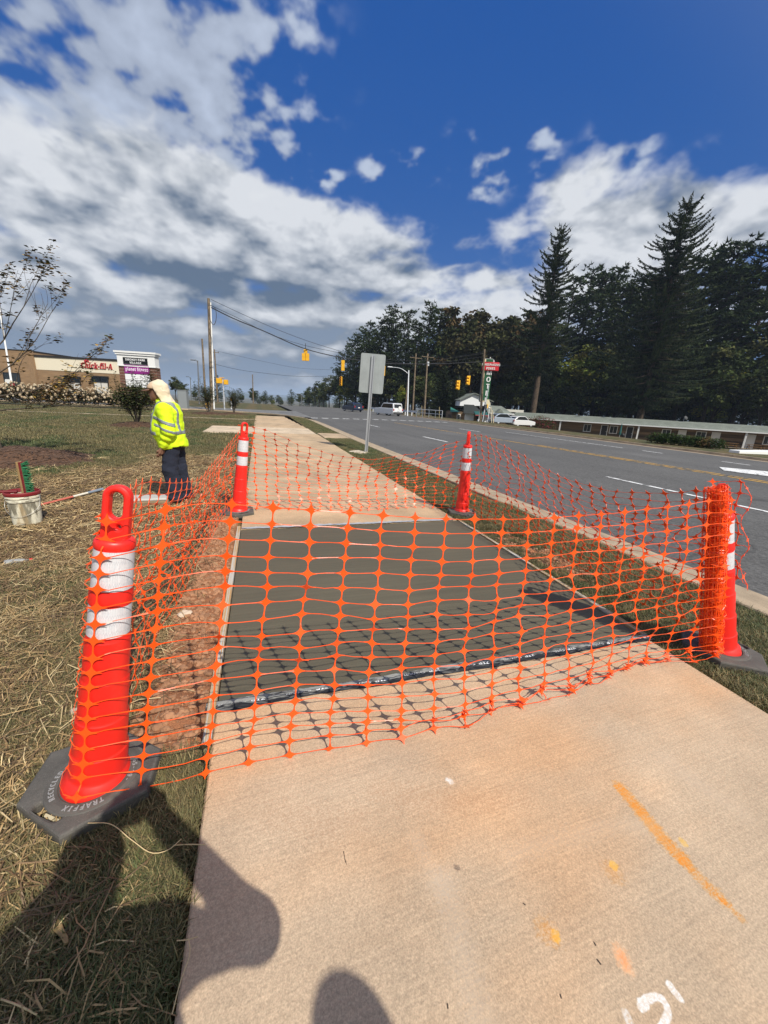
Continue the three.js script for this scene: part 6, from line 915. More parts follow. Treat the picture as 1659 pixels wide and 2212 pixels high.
{
  const A = onDepth(1110, 926, 74), B = onDepth(1760, 978, 55); const dir = V(B.x - A.x, 0, B.z - A.z), L = dir.length(), gy = -2.15;
  const t = thing('motel_wing', 'long low brick motel wing with pale shingle roof and white doors', 'building', [A.x, gy, A.z], Math.atan2(-dir.z, dir.x));
  t.position.y = gy; const xOf = (u) => { // along the wall where a sight line at photo column u meets it
    const r = sight(u, hz(u) + 40), nx = -dir.z / L, nz = dir.x / L, k = (A.x * nx + A.z * nz) / (r.x * nx + r.z * nz), px = r.x * k - A.x, pz = r.z * k - A.z; return (px * dir.x + pz * dir.z) / L; };
  const D = 7; part('wall', bx(L / 2, 1.26, -D / 2, L, 2.52, D), mStone, t);
  const roof = [[0, 2.18, 1.5], [L, 2.18, 1.5]];
  part('roof', [sheet(2, 1, (a, b) => [mix(-0.6, L + 0.6, a), mix(2.50, 3.45, b), mix(1.6, -D / 2, b)], (p, a, b) => [p[0], b * 5]), sheet(2, 1, (a, b) => [mix(-0.6, L + 0.6, a), mix(3.45, 2.50, b), mix(-D / 2, -D - 1, b)], (p, a, b) => [p[0], b * 5])], mShingle, t);
  part('eave_board', bx(L / 2, 2.43, 1.6, L + 1.2, 0.16, 0.06), mWhiteP, t); part('soffit', bx(L / 2, 2.46, 0.8, L + 1, 0.04, 1.55), std([0.3, 0.29, 0.27], 0.8), t);
  const win = (u0, u1) => { const a = xOf(u0), b = xOf(u1), x = (a + b) / 2, w = b - a, f = part('window', bx(x, 1.42, 0.02, w, 1.15, 0.06), mPaneD, t); part('frame', [bx(x, 2.03, 0.04, w + 0.2, 0.1, 0.1), bx(x, 0.81, 0.04, w + 0.2, 0.1, 0.1), bx(x - w / 2 - 0.05, 1.42, 0.04, 0.1, 1.12, 0.1), bx(x + w / 2 + 0.05, 1.42, 0.04, 0.1, 1.12, 0.1), bx(x, 1.42, 0.05, 0.04, 1.12, 0.06)], mDoorW, f); };
  const door = (u0, u1, m) => { const a = xOf(u0), b = xOf(u1), x = (a + b) / 2, w = b - a, f = part('door', bx(x, 1.02, 0.03, w, 2.03, 0.08), m, t); part('frame', [bx(x, 2.08, 0.04, w + 0.2, 0.09, 0.12), bx(x - w / 2 - 0.05, 1.02, 0.04, 0.1, 2.03, 0.12), bx(x + w / 2 + 0.05, 1.02, 0.04, 0.1, 2.03, 0.12)], mDoorW, f); part('knob', new THREE.SphereGeometry(0.05, 8, 6).translate(x + w * 0.4, 1.0, 0.1), mGalv, f); };
  const U = (x) => 1088.6 + x * 0.3437;
  for (const [a, b] of [[497, 537], [660, 703], [988, 1036], [1202, 1258], [1628, 1680]]) win(U(a), U(b));
  for (const [a, b, m] of [[606, 642, mDoorD], [766, 802, mDoorD], [1090, 1132, mDoorW], [1300, 1345, mDoorW], [1520, 1567, mDoorW]]) door(U(a), U(b), m);
  for (const x of [350, 832, 1492, 1900]) { const q = xOf(U(x)); part('post', bx(q, 1.21, 1.35, 0.22, 2.42, 0.22), mDoorW, t); }
  const tw = (x, z) => { const c = V(x, 0, z).applyAxisAngle(V(0, 1, 0), t.rotation.y); return [A.x + c.x, gy, A.z + c.z]; };
  setting('motel_path', sheet(1, 1, (a, b) => { const q = tw(mix(-1, L + 1, a), mix(0.1, 2.2, b)); return [q[0], gy + 0.06, q[2]]; }), mCurb);
  // furniture along the walk
  const table = (u, label) => { const q = xOf(u), o = thing('picnic_table', label, 'picnic table', tw(q, 2.9), t.rotation.y, 'picnic tables before the motel rooms'); const m = std([0.42, 0.27, 0.10], 0.8, { map: rep(woodTex, 1) }); for (let k = 0; k < 4; k++) part('plank', bx(0, 0.74, -0.33 + k * 0.22, 1.8, 0.04, 0.19), m, o); for (const s of [-0.72, 0.72]) { part('bench', bx(0, 0.44, s, 1.8, 0.04, 0.26), m, o); } for (const x of [-0.65, 0.65]) for (const s of [-1, 1]) part('leg', bar(V(x, 0, s * 0.62), V(x, 0.72, s * 0.2), 0.045, 0.045, 4), m, o); };
  table(U(1395), 'wooden picnic table right of the clipped hedge balls'); table(U(1540), 'dark picnic table before the right-hand white door'); table(U(1630), 'yellowish picnic table at the right border');
  const bench = (u, label) => { const q = xOf(u), o = thing('bench', label, 'bench', tw(q, 2.4), t.rotation.y); const m = std([0.36, 0.33, 0.28], 0.8); part('seat', bx(0, 0.45, 0, 1.5, 0.06, 0.4), m, o); for (const x of [-0.6, 0.6]) part('leg', bx(x, 0.21, 0, 0.12, 0.42, 0.34), m, o); };
  bench(U(415), 'low pale bench left of the first motel window'); bench(U(505), 'long low bench under the first motel window');
  { const o = thing('closed_parasol', 'closed green parasol on a stand before the motel rooms', 'parasol', tw(xOf(U(722)), 3.0)); part('pole', bar(V(0, 0, 0), V(0.05, 2.7, 0), 0.03, 0.03, 8), mGalv, o); part('canopy', lathe([[0.03, 0.75], [0.20, 0.8], [0.17, 1.2], [0.11, 2.0], [0.03, 2.65]], 12), std([0.01, 0.09, 0.085], 0.8), o); part('base', lathe([[0, 0], [0.28, 0], [0.28, 0.07], [0, 0.1]], 16), mDark, o); }
  { const o = thing('barbecue', 'small black kettle barbecue beside the closed parasol', 'barbecue', tw(xOf(U(742)), 2.6)); part('kettle', new THREE.SphereGeometry(0.3, 16, 12).translate(0, 0.75, 0), mBlack, o); for (let k = 0; k < 3; k++) { const a = k * 2.09; part('leg', bar(V(Math.cos(a) * 0.3, 0, Math.sin(a) * 0.3), V(Math.cos(a) * 0.1, 0.55, Math.sin(a) * 0.1), 0.02, 0.02, 6), mDark, o); } }
  { const o = thing('satellite_dish', 'small grey satellite dish on the motel roof', 'satellite dish', [0, 0, 0]); const q = tw(xOf(U(1125)), -D / 2); o.position.set(q[0], gy + 3.35, q[2]); part('mast', bar(V(0, 0, 0), V(0, 0.7, 0), 0.03, 0.03, 6), mGalv, o); const g = new THREE.SphereGeometry(0.55, 16, 8, 0, Math.PI * 2, 0, 0.7).rotateX(1.1); part('dish', plain(g.translate(0, 0.5, -0.1)), mDark, o); }
  // clipped hedge balls and the white kerb at the roadside
}
{
  const zmU = (x) => 1088.6 + x * 0.3437, zmV = (y) => 846.7 + y * 0.3437;
  reseed(77); [[955, 52, 'left'], [1010, 52, 'second'], [1050, 52, 'third'], [1110, 49, 'fourth'], [1160, 49, 'fifth'], [1215, 48, 'sixth'], [1265, 47, 'seventh'], [1325, 46, 'last']].forEach(([x, d, n], i) => { const u = zmU(x), [p, dl] = onLand(u, zmV(322 + (x - 955) * 0.1)); const r = rr(0.95, 1.2), sp = []; for (let k = 0; k < 1100; k++) { const a = rnd() * 6.283, e = Math.acos(rr(-0.7, 1)), q = Math.pow(rnd(), 0.35), l = 0.9 + 0.25 * fbm(Math.cos(a) * 3 + i, e * 3, Math.sin(a) * 3, 2); sp.push(V(Math.sin(e) * Math.cos(a) * r * 1.25 * q * l, 0.55 + Math.cos(e) * 0.85 * q * l, Math.sin(e) * Math.sin(a) * r * q * l)); }
    const o = thing('hedge_bush', `clipped round hedge bush by the motel lawn, ${n} from the left in its row`, 'bush', [p.x, p.y - 0.05, p.z], 0, 'clipped hedge bushes before the motel'); o.scale.setScalar(dl / 50 * 1.15); part('foliage', leaves(sp, 0.20, i === 6 ? [[0.22, 0.13, 0.06], [0.06, 0.08, 0.02]] : [[0.035, 0.065, 0.016], [0.05, 0.085, 0.02], [0.025, 0.045, 0.012]]), leafMat([1, 1, 1]), o); });
  const [a] = onLand(1585, 978), [b] = onLand(1690, 984); single('white_kerb', 'whitewashed low kerb wall at the right border beyond the road', 'kerb wall', [(() => { const L = a.distanceTo(b) + 3, g = bx(L / 2, 0.05, 0, L, 0.22, 0.5, 0.04); g.rotateY(Math.atan2(-(b.z - a.z), b.x - a.x)); return plain(g); })()], mWhiteP, [a.x, a.y - 0.02, a.z]);
  // flowering shrub by the spruce
  const o2 = foot(1168, 60); reseed(12); const sp = []; for (let k = 0; k < 2200; k++) { const a2 = rnd() * 6.283, e = Math.acos(rr(-0.5, 1)), q = Math.pow(rnd(), 0.4); sp.push(V(Math.sin(e) * Math.cos(a2) * 3.2 * q, 0.7 + Math.cos(e) * 1.5 * q, Math.sin(e) * Math.sin(a2) * 1.6 * q)); }
  const rb = thing('red_bush', 'untidy reddish flowering bush at the foot of the left spruce', 'bush', o2); part('foliage', leaves(sp, 0.26, [[0.06, 0.07, 0.02], [0.10, 0.10, 0.03], [0.05, 0.06, 0.02], [0.22, 0.03, 0.045]]), leafMat([1, 1, 1]), rb);
}
{ // office: front block with shingle roof, a taller white gable behind, awning and a brick side
  const d = 61, S = d / FOCAL, o = onDepth(1040, hz(1040) + 20, d), t = thing('motel_office', 'small motel office with white gable, shingle roofs and teal awning behind the grey pole', 'building', [o.x, 0, o.z], FACE);
  const X = (x) => (976 + x * 0.10416 - 1040) * S, Y = (x, y) => (hz(976 + x * 0.10416) - (734.4 + y * 0.10416)) * S / 0.985 + 1.5, gY = -1.15;
  const box = (x0, x1, y0, y1, z0, z1) => { const a = X(x0), b = X(x1), c = Y((x0 + x1) / 2, y0), e = y1 === null ? gY : Y((x0 + x1) / 2, y1); return bx((a + b) / 2, (c + e) / 2, (z0 + z1) / 2, b - a, c - e, z1 - z0); };
  const mWhiteW = std([0.72, 0.74, 0.74], 0.8);
  part('front_wall', box(0, 1200, 1510, null, -7, 0), mStone, t); part('white_wall', box(262, 450, 1505, null, -0.5, 0.12), mWhiteW, t); part('white_wall', box(640, 740, 1540, null, -0.5, 0.10), mWhiteW, t);
  const g0 = [X(225), Y(225, 1250)], gp = [X(520), Y(520, 1118)], g1 = [X(905), Y(905, 1300)];
  const gab = extrude(shapeOf([[X(230), Y(230, 1370)], [X(905), Y(905, 1370)], [X(905), Y(905, 1305)], gp, [X(235), Y(235, 1240)]]), 6).translate(0, 0, -10); part('gable', gab, mWhiteW, t);
  const slope = (pa, pb) => { const L = Math.hypot(pb[0] - pa[0], pb[1] - pa[1]), g = bx(0, 0.07, 0, L, 0.12, 6.8); g.rotateZ(Math.atan2(pb[1] - pa[1], pb[0] - pa[0])); return g.translate((pa[0] + pb[0]) / 2, (pa[1] + pb[1]) / 2, -7); };
  part('roof', [slope([X(215), Y(215, 1255)], gp), slope(gp, [X(945), Y(945, 1295)])], mShingle, t);
  const pitch = (x0, x1, ye, yr, m, nm) => part(nm, sheet(2, 2, (a, b) => [mix(mix(X(x0), X(x0) + 0.6, b), mix(X(x1), X(x1) - 1.0, b), a), mix(Y((x0 + x1) / 2, ye), Y((x0 + x1) / 2, yr), b), mix(0.9, -3, b)], (p, a, b) => [p[0], b * 4]), m, t);
  pitch(215, 640, 1520, 1345, std([0.10, 0.11, 0.11], 0.9, { map: rep(shT, 0.25) }), 'dark_roof'); pitch(700, 1235, 1520, 1368, mShingle, 'light_roof'); pitch(-60, 150, 1485, 1395, std([0.03, 0.16, 0.12], 0.6), 'green_roof');
  part('eave_board', box(740, 1245, 1512, 1528, 0.9, 0.98), mWhiteP, t);
  part('porch_gable', extrude(shapeOf([[X(850), Y(850, 1505)], [X(1020), Y(1020, 1505)], [X(940), Y(940, 1428)]]), 1.2).translate(0, 0, 0.0), mShingle, t);
  part('awning', sheet(2, 1, (a, b) => [mix(X(440), X(735), a), mix(Y(590, 1545), Y(590, 1480), b), mix(1.5, 0.15, b)]), std([0.01, 0.08, 0.075], 0.8), t); part('awning_trim', box(440, 735, 1545, 1562, 1.48, 1.52), std([0.35, 0.05, 0.05], 0.7), t);
  const w = part('window', box(880, 1108, 1568, 1680, 0.0, 0.06), mPaneD, t); part('frame', [box(865, 1120, 1555, 1570, 0, 0.12), box(865, 882, 1570, 1690, 0, 0.12), box(1105, 1120, 1570, 1690, 0, 0.12), box(1018, 1026, 1570, 1690, 0, 0.10)], mDoorW, w);
  const w2 = part('window', box(110, 165, 1540, 1625, 0.0, 0.06), mPaneD, t); part('frame', [box(100, 175, 1528, 1542, 0, 0.12), box(100, 112, 1542, 1630, 0, 0.12), box(163, 175, 1542, 1630, 0, 0.12)], mDoorW, w2);
  part('door', box(512, 590, 1570, null, 0.0, 0.06), mDoorD, t);
  part('downpipe', [bar(V(X(1225), Y(1225, 1525), 0.9), V(X(1218), Y(1218, 1640), 0.2), 0.07, 0.07, 8), bar(V(X(1218), Y(1218, 1640), 0.2), V(X(1185), gY, 0.2), 0.07, 0.07, 8)], mWhiteP, t);
  part('rear_block', box(1230, 1640, 1452, 1505, -9, -4), std([0.55, 0.54, 0.48], 0.8), t);
  for (const [x0, x1, n] of [[555, 545, 'white lamp bollard left of the grey pole'], [742, 738, 'white globe lamp post right of the grey pole']]) { const q = onDepth(976 + x0 * 0.10416, 912, 55), b = thing('lamp_post', n, 'lamp post', [q.x, land(q.x, q.z), q.z]); part('post', bar(V(0, 0, 0), V(0, 1.9, 0), 0.06, 0.05, 8), mWhiteP, b); part('globe', new THREE.SphereGeometry(0.13, 12, 8).translate(0, 2.0, 0), mWhiteP, b); part('foot', bx(0, 0.1, 0, 0.35, 0.3, 0.35, 0.04), mWhiteP, b); }
}
for (const [u0, u1, n] of [[1064, 1060, 'left'], [1068.5, 1063.5, 'right']]) { const a = foot(u0, 50), b = onDepth(u1, n === 'left' ? 879 : 886, 50); single('guy_guard', `${n} one of two slanting pale guy-wire guards before the office window`, 'guy guard', bar(V(0, 0, 0), V(b.x - a[0], b.y - a[1], b.z - a[2]), 0.07, 0.06, 8), std([0.55, 0.48, 0.34], 0.6), a); }
{ // pylon sign
  const d = 56, S = d / FOCAL, o = onDepth(1045, hz(1045) + 10, d), t = thing('motel_sign', 'tall green and cream motel pylon sign with red name box behind the grey pole', 'sign', [o.x, 0, o.z], FACE - 0.12);
  const X = (x) => (976 + x * 0.10416 - 1045) * S, Y = (x, y) => (hz(976 + x * 0.10416) - (734.4 + y * 0.10416)) * S / 0.985 + 1.5, mC = std([0.70, 0.62, 0.40], 0.6), mG = std([0.008, 0.085, 0.030], 0.5), lean = -0.05;
  const yT = Y(650, 470), yB = Y(600, 1290), H = yT - yB, grp = new THREE.Group();
  const xm = X(640), P = (g) => { g.translate(-xm, -yB, 0); g.rotateZ(0.0); return plain(g.translate(xm, yB, 0)); };
  part('cabinet', P(bx(xm - 0.05, yB + H / 2, -0.35, 1.30, H, 0.9, 0.12)), std([0.16, 0.17, 0.16], 0.6), t);
  part('face', P(bx(xm + 0.12, yB + H / 2 + 0.05, 0.12, 0.92, H - 0.3, 0.06)), mG, t);
  part('border', [bx(xm - 0.50, yB + H / 2, 0.11, 0.20, H - 0.2, 0.10), bx(xm, yB + 0.08, 0.11, 1.1, 0.18, 0.10)].map(P), mC, t);
  part('arrow', extrude(shapeOf([[0, 0], [0.35, 0], [0.62, -0.62], [0.30, -1.35], [0.05, -0.75], [0.0, -0.5]]), 0.14, 0.02).translate(xm + 0.28, yB + 0.35, 0.1), mC, t);
  'MOTEL'.split('').forEach((c, k) => part('letter', P(text(c, 0.66, 0.06).translate(xm + 0.22, yT - 1.85 - k * 0.93, 0.16)), mWhiteP, t));
  const bw = X(840) - X(515), by = Y(680, 620), rb = part('name_box', bx(X(680), by, 0.18, bw, 1.12, 0.5, 0.05), std([0.55, 0.012, 0.02], 0.5), t);
  part('name_lettering', [text('WHISPERING', 0.29, 0.04).translate(X(684), by + 0.22, 0.435), text('PINES', 0.32, 0.04).translate(X(684), by - 0.28, 0.435)], mWhiteP, rb);
  part('crown', extrude((() => { const s = new THREE.Shape(); s.absarc(0, 0, 0.45, 0, Math.PI); s.closePath(); return s; })(), 0.5).translate(xm + 0.35, yT - 0.45, -0.5), mGalv, t);
  part('support', [bar(V(xm - 0.3, -1.2, -0.35), V(xm - 0.3, yB + 0.2, -0.35), 0.14, 0.14, 10), bar(V(xm + 0.3, -1.2, -0.35), V(xm + 0.3, yB + 0.2, -0.35), 0.14, 0.14, 10)], mDark, t);
}
// ---------------------------------------------------------------- cars
function car(name, label, pos, turn, col, suv) {
  const t = thing(name, label, 'car', pos, turn); // drives towards -x in its own axes
  const paint = phys(col, 0.35, { clearcoat: 0.8, clearcoatRoughness: 0.1, metalness: 0.15 }), L = suv ? 4.5 : 4.3, W = 1.8, h = suv ? 1.74 : 1.5;
  const low = [[-L / 2, 0.45], [-L / 2 + 0.05, 0.30], [-1.75, 0.26], [1.75, 0.26], [L / 2 - 0.03, 0.32], [L / 2, 0.60], [L / 2 - 0.06, suv ? 1.05 : 0.98], [-0.85, suv ? 1.06 : 0.95], [-L / 2 + 0.25, suv ? 0.96 : 0.82], [-L / 2, 0.72]];
  part('body', extrude(shapeOf(low), W - 0.12, 0.06, 2).translate(0, 0, -W / 2 + 0.06), paint, t);
  const yb = suv ? 1.03 : 0.93, cab = suv ? [[-0.85, yb], [-0.35, h - 0.08], [-0.15, h], [1.9, h], [2.05, h - 0.08], [2.17, yb]] : [[-0.95, yb], [-0.2, h - 0.06], [0.05, h], [1.15, h - 0.02], [1.5, h - 0.12], [2.02, yb]];
  part('cabin', extrude(shapeOf(cab), W - 0.34, 0.07, 2).translate(0, 0, -W / 2 + 0.17), paint, t);
  const glass = phys([0.015, 0.018, 0.02], 0.05), sc = (k, dy) => { const cx = cab.reduce((s, p) => s + p[0], 0) / cab.length; return cab.map(([x, y]) => [cx + (x - cx) * k, yb + 0.05 + (y - yb) * dy]); };
  for (const s of [-1, 1]) { const g = extrude(shapeOf(sc(0.86, 0.80)), 0.02); part('side_window', g.translate(0, 0, s * (W / 2 - 0.095) - 0.01), glass, t); }
  const r0 = suv ? [2.17, yb] : [2.02, yb], r1 = suv ? [2.05, h - 0.08] : [1.5, h - 0.12]; const rw = (a, b, off) => sheet(1, 1, (p, q) => [mix(a[0], b[0], mix(0.12, 0.88, q)) + off, mix(a[1], b[1], mix(0.12, 0.88, q)) + 0.02, mix(-0.64, 0.64, p)]); part('rear_window', rw(r0, r1, 0.012), glass, t); part('windscreen', rw(cab[0], cab[1], -0.014), glass, t);
  for (const s of [-1, 1]) { part('tail_light', bx(L / 2 - 0.03, 0.86, s * 0.78, 0.08, 0.26, 0.18, 0.02), std([0.35, 0.01, 0.01], 0.3), t); part('headlight', bx(-L / 2 + 0.08, 0.70, s * 0.68, 0.14, 0.16, 0.32, 0.03), phys([0.6, 0.6, 0.6], 0.1), t); }
  part('bumper', bx(L / 2 - 0.02, 0.45, 0, 0.12, 0.22, W - 0.1, 0.04), suv ? std([0.06, 0.06, 0.06], 0.7) : paint, t); part('number_plate', bx(L / 2 + 0.035, suv ? 0.78 : 0.72, 0, 0.01, 0.15, 0.31), mWhiteP, t);
  if (suv) part('spare_cover', new THREE.CylinderGeometry(0.24, 0.24, 0.06, 18).rotateZ(Math.PI / 2).translate(L / 2 - 0.02, 1.12, -0.28), mWhiteP, t);
  for (const x of [-1.33, 1.33]) for (const s of [-1, 1]) { const w = part('wheel', new THREE.TorusGeometry(0.24, 0.095, 10, 20).translate(x, 0.335, s * (W / 2 - 0.10)), mBlack, t); part('rim', new THREE.CylinderGeometry(0.22, 0.22, 0.16, 16).rotateX(Math.PI / 2).translate(x, 0.335, s * (W / 2 - 0.10)), mGalv, w); }
  return t;
}
{ const on = (u, d) => { const p = onDepth(u, hz(u) + 25, d); return [p.x, roadY(p.x) + dip(p.z) - 0.02, p.z]; };
  car('car', 'white boxy off-roader driving away in the far lanes', on(838, 55), -Math.PI / 2 + 0.35, [0.72, 0.73, 0.74], true);
  car('car', 'dark blue hatchback driving away ahead of the white off-roader', on(761, 66), -Math.PI / 2 + 0.30, [0.012, 0.022, 0.055], false);
  const pk = (u, d) => { const p = foot(u, d); return p; };
  car('car', 'silver-blue car parked before the office window', pk(1088, 55), FACE + Math.PI + 0.35, [0.30, 0.35, 0.42], false);
  car('car', 'white car parked behind the reddish bush', pk(1126, 56), FACE + Math.PI + 0.5, [0.70, 0.70, 0.70], false); }
// ---------------------------------------------------------------- trees
const mTrunk = std([0.16, 0.13, 0.105], 0.95, { map: rep(barkTex, 2, 8) });
class Faces { constructor() { this.p = []; this.c = []; } tri(a, b, c, k) { this.p.push(a.x, a.y, a.z, b.x, b.y, b.z, c.x, c.y, c.z); for (let i = 0; i < 3; i++) this.c.push(k[0], k[1], k[2]); } geo() { const g = new THREE.BufferGeometry(); g.setAttribute('position', new THREE.Float32BufferAttribute(this.p, 3)); g.setAttribute('color', new THREE.Float32BufferAttribute(this.c, 3)); g.computeVertexNormals(); return g; } }
const tint = (cols) => { const c = cols[Math.floor(rnd() * cols.length)], k = rr(0.8, 1.75); return [c[0] * k, c[1] * k, c[2] * k]; };
const jitter = (s) => V(rr(-s, s), rr(-s, s), rr(-s, s));
// Norway spruce: whorls of boughs with hanging curtains of twigs
function spruceGeo(H, R, bare, sd, cols, gappy = 0) {
  reseed(sd); const f = new Faces(), wood = [bar(V(0, -0.5, 0), V(0, H * 0.55, 0), H * 0.017, H * 0.010, 10), bar(V(0, H * 0.55, 0), V(0, H * 0.99, 0), H * 0.010, 0.03, 8)];
  for (let y = H * bare; y < H * 0.985; y += mix(0.75, 0.46, y / H)) {
    const t = y / H, len0 = R * Math.pow(1 - t, 0.58) * (t < bare + 0.12 ? 0.30 + 5.8 * (t - bare) : 1), n = Math.max(4, Math.round(mix(9, 4, t)));
    for (let k = 0; k < n; k++) {
      if (rnd() < gappy * (0.4 + t * 0.4)) continue;
      const a = k / n * 6.283 + rnd() * 1.6, len = len0 * rr(0.62, 1.18), rise = mix(-0.25, 0.42, t) + rr(-0.1, 0.1), d = V(Math.cos(a), 0, Math.sin(a)), sd2 = V(-Math.sin(a), 0, Math.cos(a));
      const P = (s) => V(d.x * len * s, y + len * (rise * s * s * 0.75 - 0.18 * s * (1 - s) * 2) , d.z * len * s);
      wood.push(bar(P(0), P(0.55), 0.05 * (1 - t) + 0.015, 0.02, 4));
      const m = Math.max(4, Math.round(len * 4.6)), col = tint(cols);
      for (let i = 1; i <= m; i++) { const s = i / m, p = P(s), w = (0.50 * (1 - s * 0.5) * Math.min(1, len * 0.6) + 0.16), hang = rr(0.35, 1.1) * (1 - t * 0.45) * (1 - 0.4 * s);
        for (const q of [-1, 1]) { const e = p.clone().addScaledVector(sd2, q * w * rr(0.5, 1.3)).addScaledVector(d, rr(0.05, 0.30)).add(V(0, -hang * rr(0.2, 0.8), 0)); f.tri(p, p.clone().addScaledVector(d, 0.22).add(V(0, 0.05, 0)), e, col); f.tri(p.clone().addScaledVector(d, -0.06), e.clone().lerp(p, 0.45).add(jitter(0.06)), p.clone().addScaledVector(sd2, q * w * 0.4).add(V(0, -hang, 0)).add(jitter(0.10)), tint(cols)); }
        if (i === m) f.tri(p.clone().addScaledVector(sd2, 0.13), p.clone().addScaledVector(sd2, -0.13), p.clone().addScaledVector(d, 0.55).add(V(0, 0.12 + t * 0.3, 0)), col); }
    }
  }
  for (let k = 0; k < 8; k++) { const a = k * 0.8; f.tri(V(0, H * 1.0, 0), V(Math.cos(a) * 0.22, H * 0.955, Math.sin(a) * 0.22), V(Math.cos(a + 0.5) * 0.2, H * 0.95, Math.sin(a + 0.5) * 0.2), cols[0]); }
  return [join(wood), f.geo()];
}
// white pine: tiers of upswept boughs ending in soft tufts
function pineGeo(sd, cols, slim = 1) {
  reseed(sd); const H = 20, f = new Faces(), wood = [bar(V(0, -0.5, 0), V(rr(-0.3, 0.3), H * 0.97, 0), 0.30, 0.06, 8)];
  for (let y = H * 0.16; y < H; y += rr(0.55, 0.95)) { const t = y / H, n = Math.round(rr(3, 6)), prof = Math.pow(Math.sin(Math.PI * clamp(0.12 + t * 0.80)), 0.75) * (t > 0.75 ? 1 - (t - 0.75) * 2.4 : 1);
    for (let k = 0; k < n; k++) { const a = rnd() * 6.283, len = 4.4 * slim * prof * rr(0.5, 1.25) + 0.4, rise = rr(0.0, 0.35) + t * 0.35, d = V(Math.cos(a), 0, Math.sin(a)), tip = V(d.x * len, y + len * rise, d.z * len); wood.push(bar(V(0, y, 0), tip.clone().multiplyScalar(0.8).add(V(0, y * 0.2, 0)), 0.06, 0.02, 4));
      const m = Math.round(3 + len * 2.6); for (let i = 0; i < m; i++) { const s = rr(0.35, 1.05), c = V(d.x * len * s, y + len * rise * s, d.z * len * s).add(V(rr(-0.5, 0.5), rr(-0.14, 0.22), rr(-0.5, 0.5))), col = tint(cols); for (let q = 0; q < 6; q++) { const dir = V(rr(-1, 1), rr(-0.15, 1), rr(-1, 1)).addScaledVector(d, 0.5).normalize(), sdv = dir.clone().cross(V(rr(-1, 1), rr(-1, 1), rr(-1, 1))).normalize(), L = rr(0.30, 0.62); f.tri(c.clone().addScaledVector(sdv, 0.10), c.clone().addScaledVector(sdv, -0.10), c.clone().addScaledVector(dir, L), col); } } } }
  return [join(wood), f.geo()];
}
// broadleaf: leaf clusters gathered on boughs
function broadGeo(sd, cols, R = 5.2, low = 0.12) {
  reseed(sd); const H = 18, f = new Faces(), wood = [bar(V(0, -0.5, 0), V(0.2, H * 0.5, 0.1), 0.32, 0.18, 8)], heads = [];
  for (let k = 0; k < 60; k++) { const a = rnd() * 6.283, e = Math.acos(rr(-0.8, 1)), r = Math.pow(rnd(), 0.4), l = 0.75 + 0.55 * fbm(Math.cos(a) * 1.5 + sd, Math.cos(e) * 1.5, Math.sin(a) * 1.5, 2); heads.push(V(Math.sin(e) * Math.cos(a) * R * r * l, H * (0.55 + low * 0.2) + Math.cos(e) * H * 0.42 * r * l, Math.sin(e) * Math.sin(a) * R * r * l)); }
  heads.forEach((h, k) => { if (k % 3 === 0) wood.push(bar(V(0.1, H * rr(0.25, 0.5), 0), h, 0.10, 0.03, 4)); const cr = rr(0.9, 1.7), base = tint(cols); for (let i = 0; i < 75; i++) { const q = jitter(1).normalize().multiplyScalar(cr * Math.pow(rnd(), 0.4)); q.y *= 0.7; const c = h.clone().add(q), n = jitter(1).normalize(), s = n.clone().cross(jitter(1)).normalize(), w = s.clone().cross(n), L = rr(0.16, 0.34), kk = rr(0.75, 1.25), col = base.map((v) => v * kk); f.tri(c.clone().addScaledVector(s, L), c.clone().addScaledVector(w, L * 0.7), c.clone().addScaledVector(s, -L), col); f.tri(c.clone().addScaledVector(s, L), c.clone().addScaledVector(s, -L), c.clone().addScaledVector(w, -L * 0.7), col); } });
  return [join(wood), f.geo()];
}
const mNeedle = leafMat([1, 1, 1]), mSpruceTrunk = std([0.52, 0.45, 0.39], 0.95, { map: rep(barkTex, 2, 10) });
const SPR = [[0.021, 0.034, 0.014], [0.028, 0.040, 0.015], [0.036, 0.044, 0.018], [0.018, 0.028, 0.014]], PIN = [[0.026, 0.042, 0.018], [0.034, 0.050, 0.018], [0.042, 0.056, 0.020], [0.020, 0.033, 0.015]], DEC = [[0.034, 0.048, 0.013], [0.046, 0.056, 0.016], [0.060, 0.062, 0.020], [0.026, 0.038, 0.012]], BRN = [[0.052, 0.046, 0.018], [0.072, 0.048, 0.020], [0.040, 0.042, 0.015], [0.030, 0.034, 0.012]], YEL = [[0.11, 0.125, 0.018], [0.085, 0.11, 0.018], [0.14, 0.13, 0.02], [0.06, 0.085, 0.016]];
const kinds = { pine: [pineGeo(1, PIN), pineGeo(2, PIN, 0.85), pineGeo(3, PIN, 1.1)], broad: [broadGeo(4, DEC), broadGeo(5, DEC, 5.8), broadGeo(6, DEC, 4.6)], brown: [broadGeo(7, BRN, 5.6), broadGeo(8, BRN)], yellow: [broadGeo(9, YEL, 5.4), broadGeo(10, YEL, 4.8)], young: [spruceGeo(14, 3.6, 0.03, 11, SPR)] };
const baseH = { pine: 20, broad: 17.8, brown: 17.8, yellow: 17.8, young: 14 }, names = { pine: 'pine_tree', broad: 'broadleaf_tree', brown: 'broadleaf_tree', yellow: 'broadleaf_tree', young: 'fir_tree' };
let treeNo = 0;
function tree(kind, u, v, d, wide, label, group) {
  const p = onDepth(u, v, d), y0 = land(p.x, p.z) - 0.1, h = p.y - y0, [w, c] = kinds[kind][treeNo % kinds[kind].length], s = h / baseH[kind];
  const o = thing(names[kind], label, 'tree', [p.x, y0, p.z], treeNo * 2.4, group); part('trunk', w, mTrunk, o); part('crown', c, mNeedle, o); o.scale.set(s * wide, s, s * wide); treeNo++; return o;
}
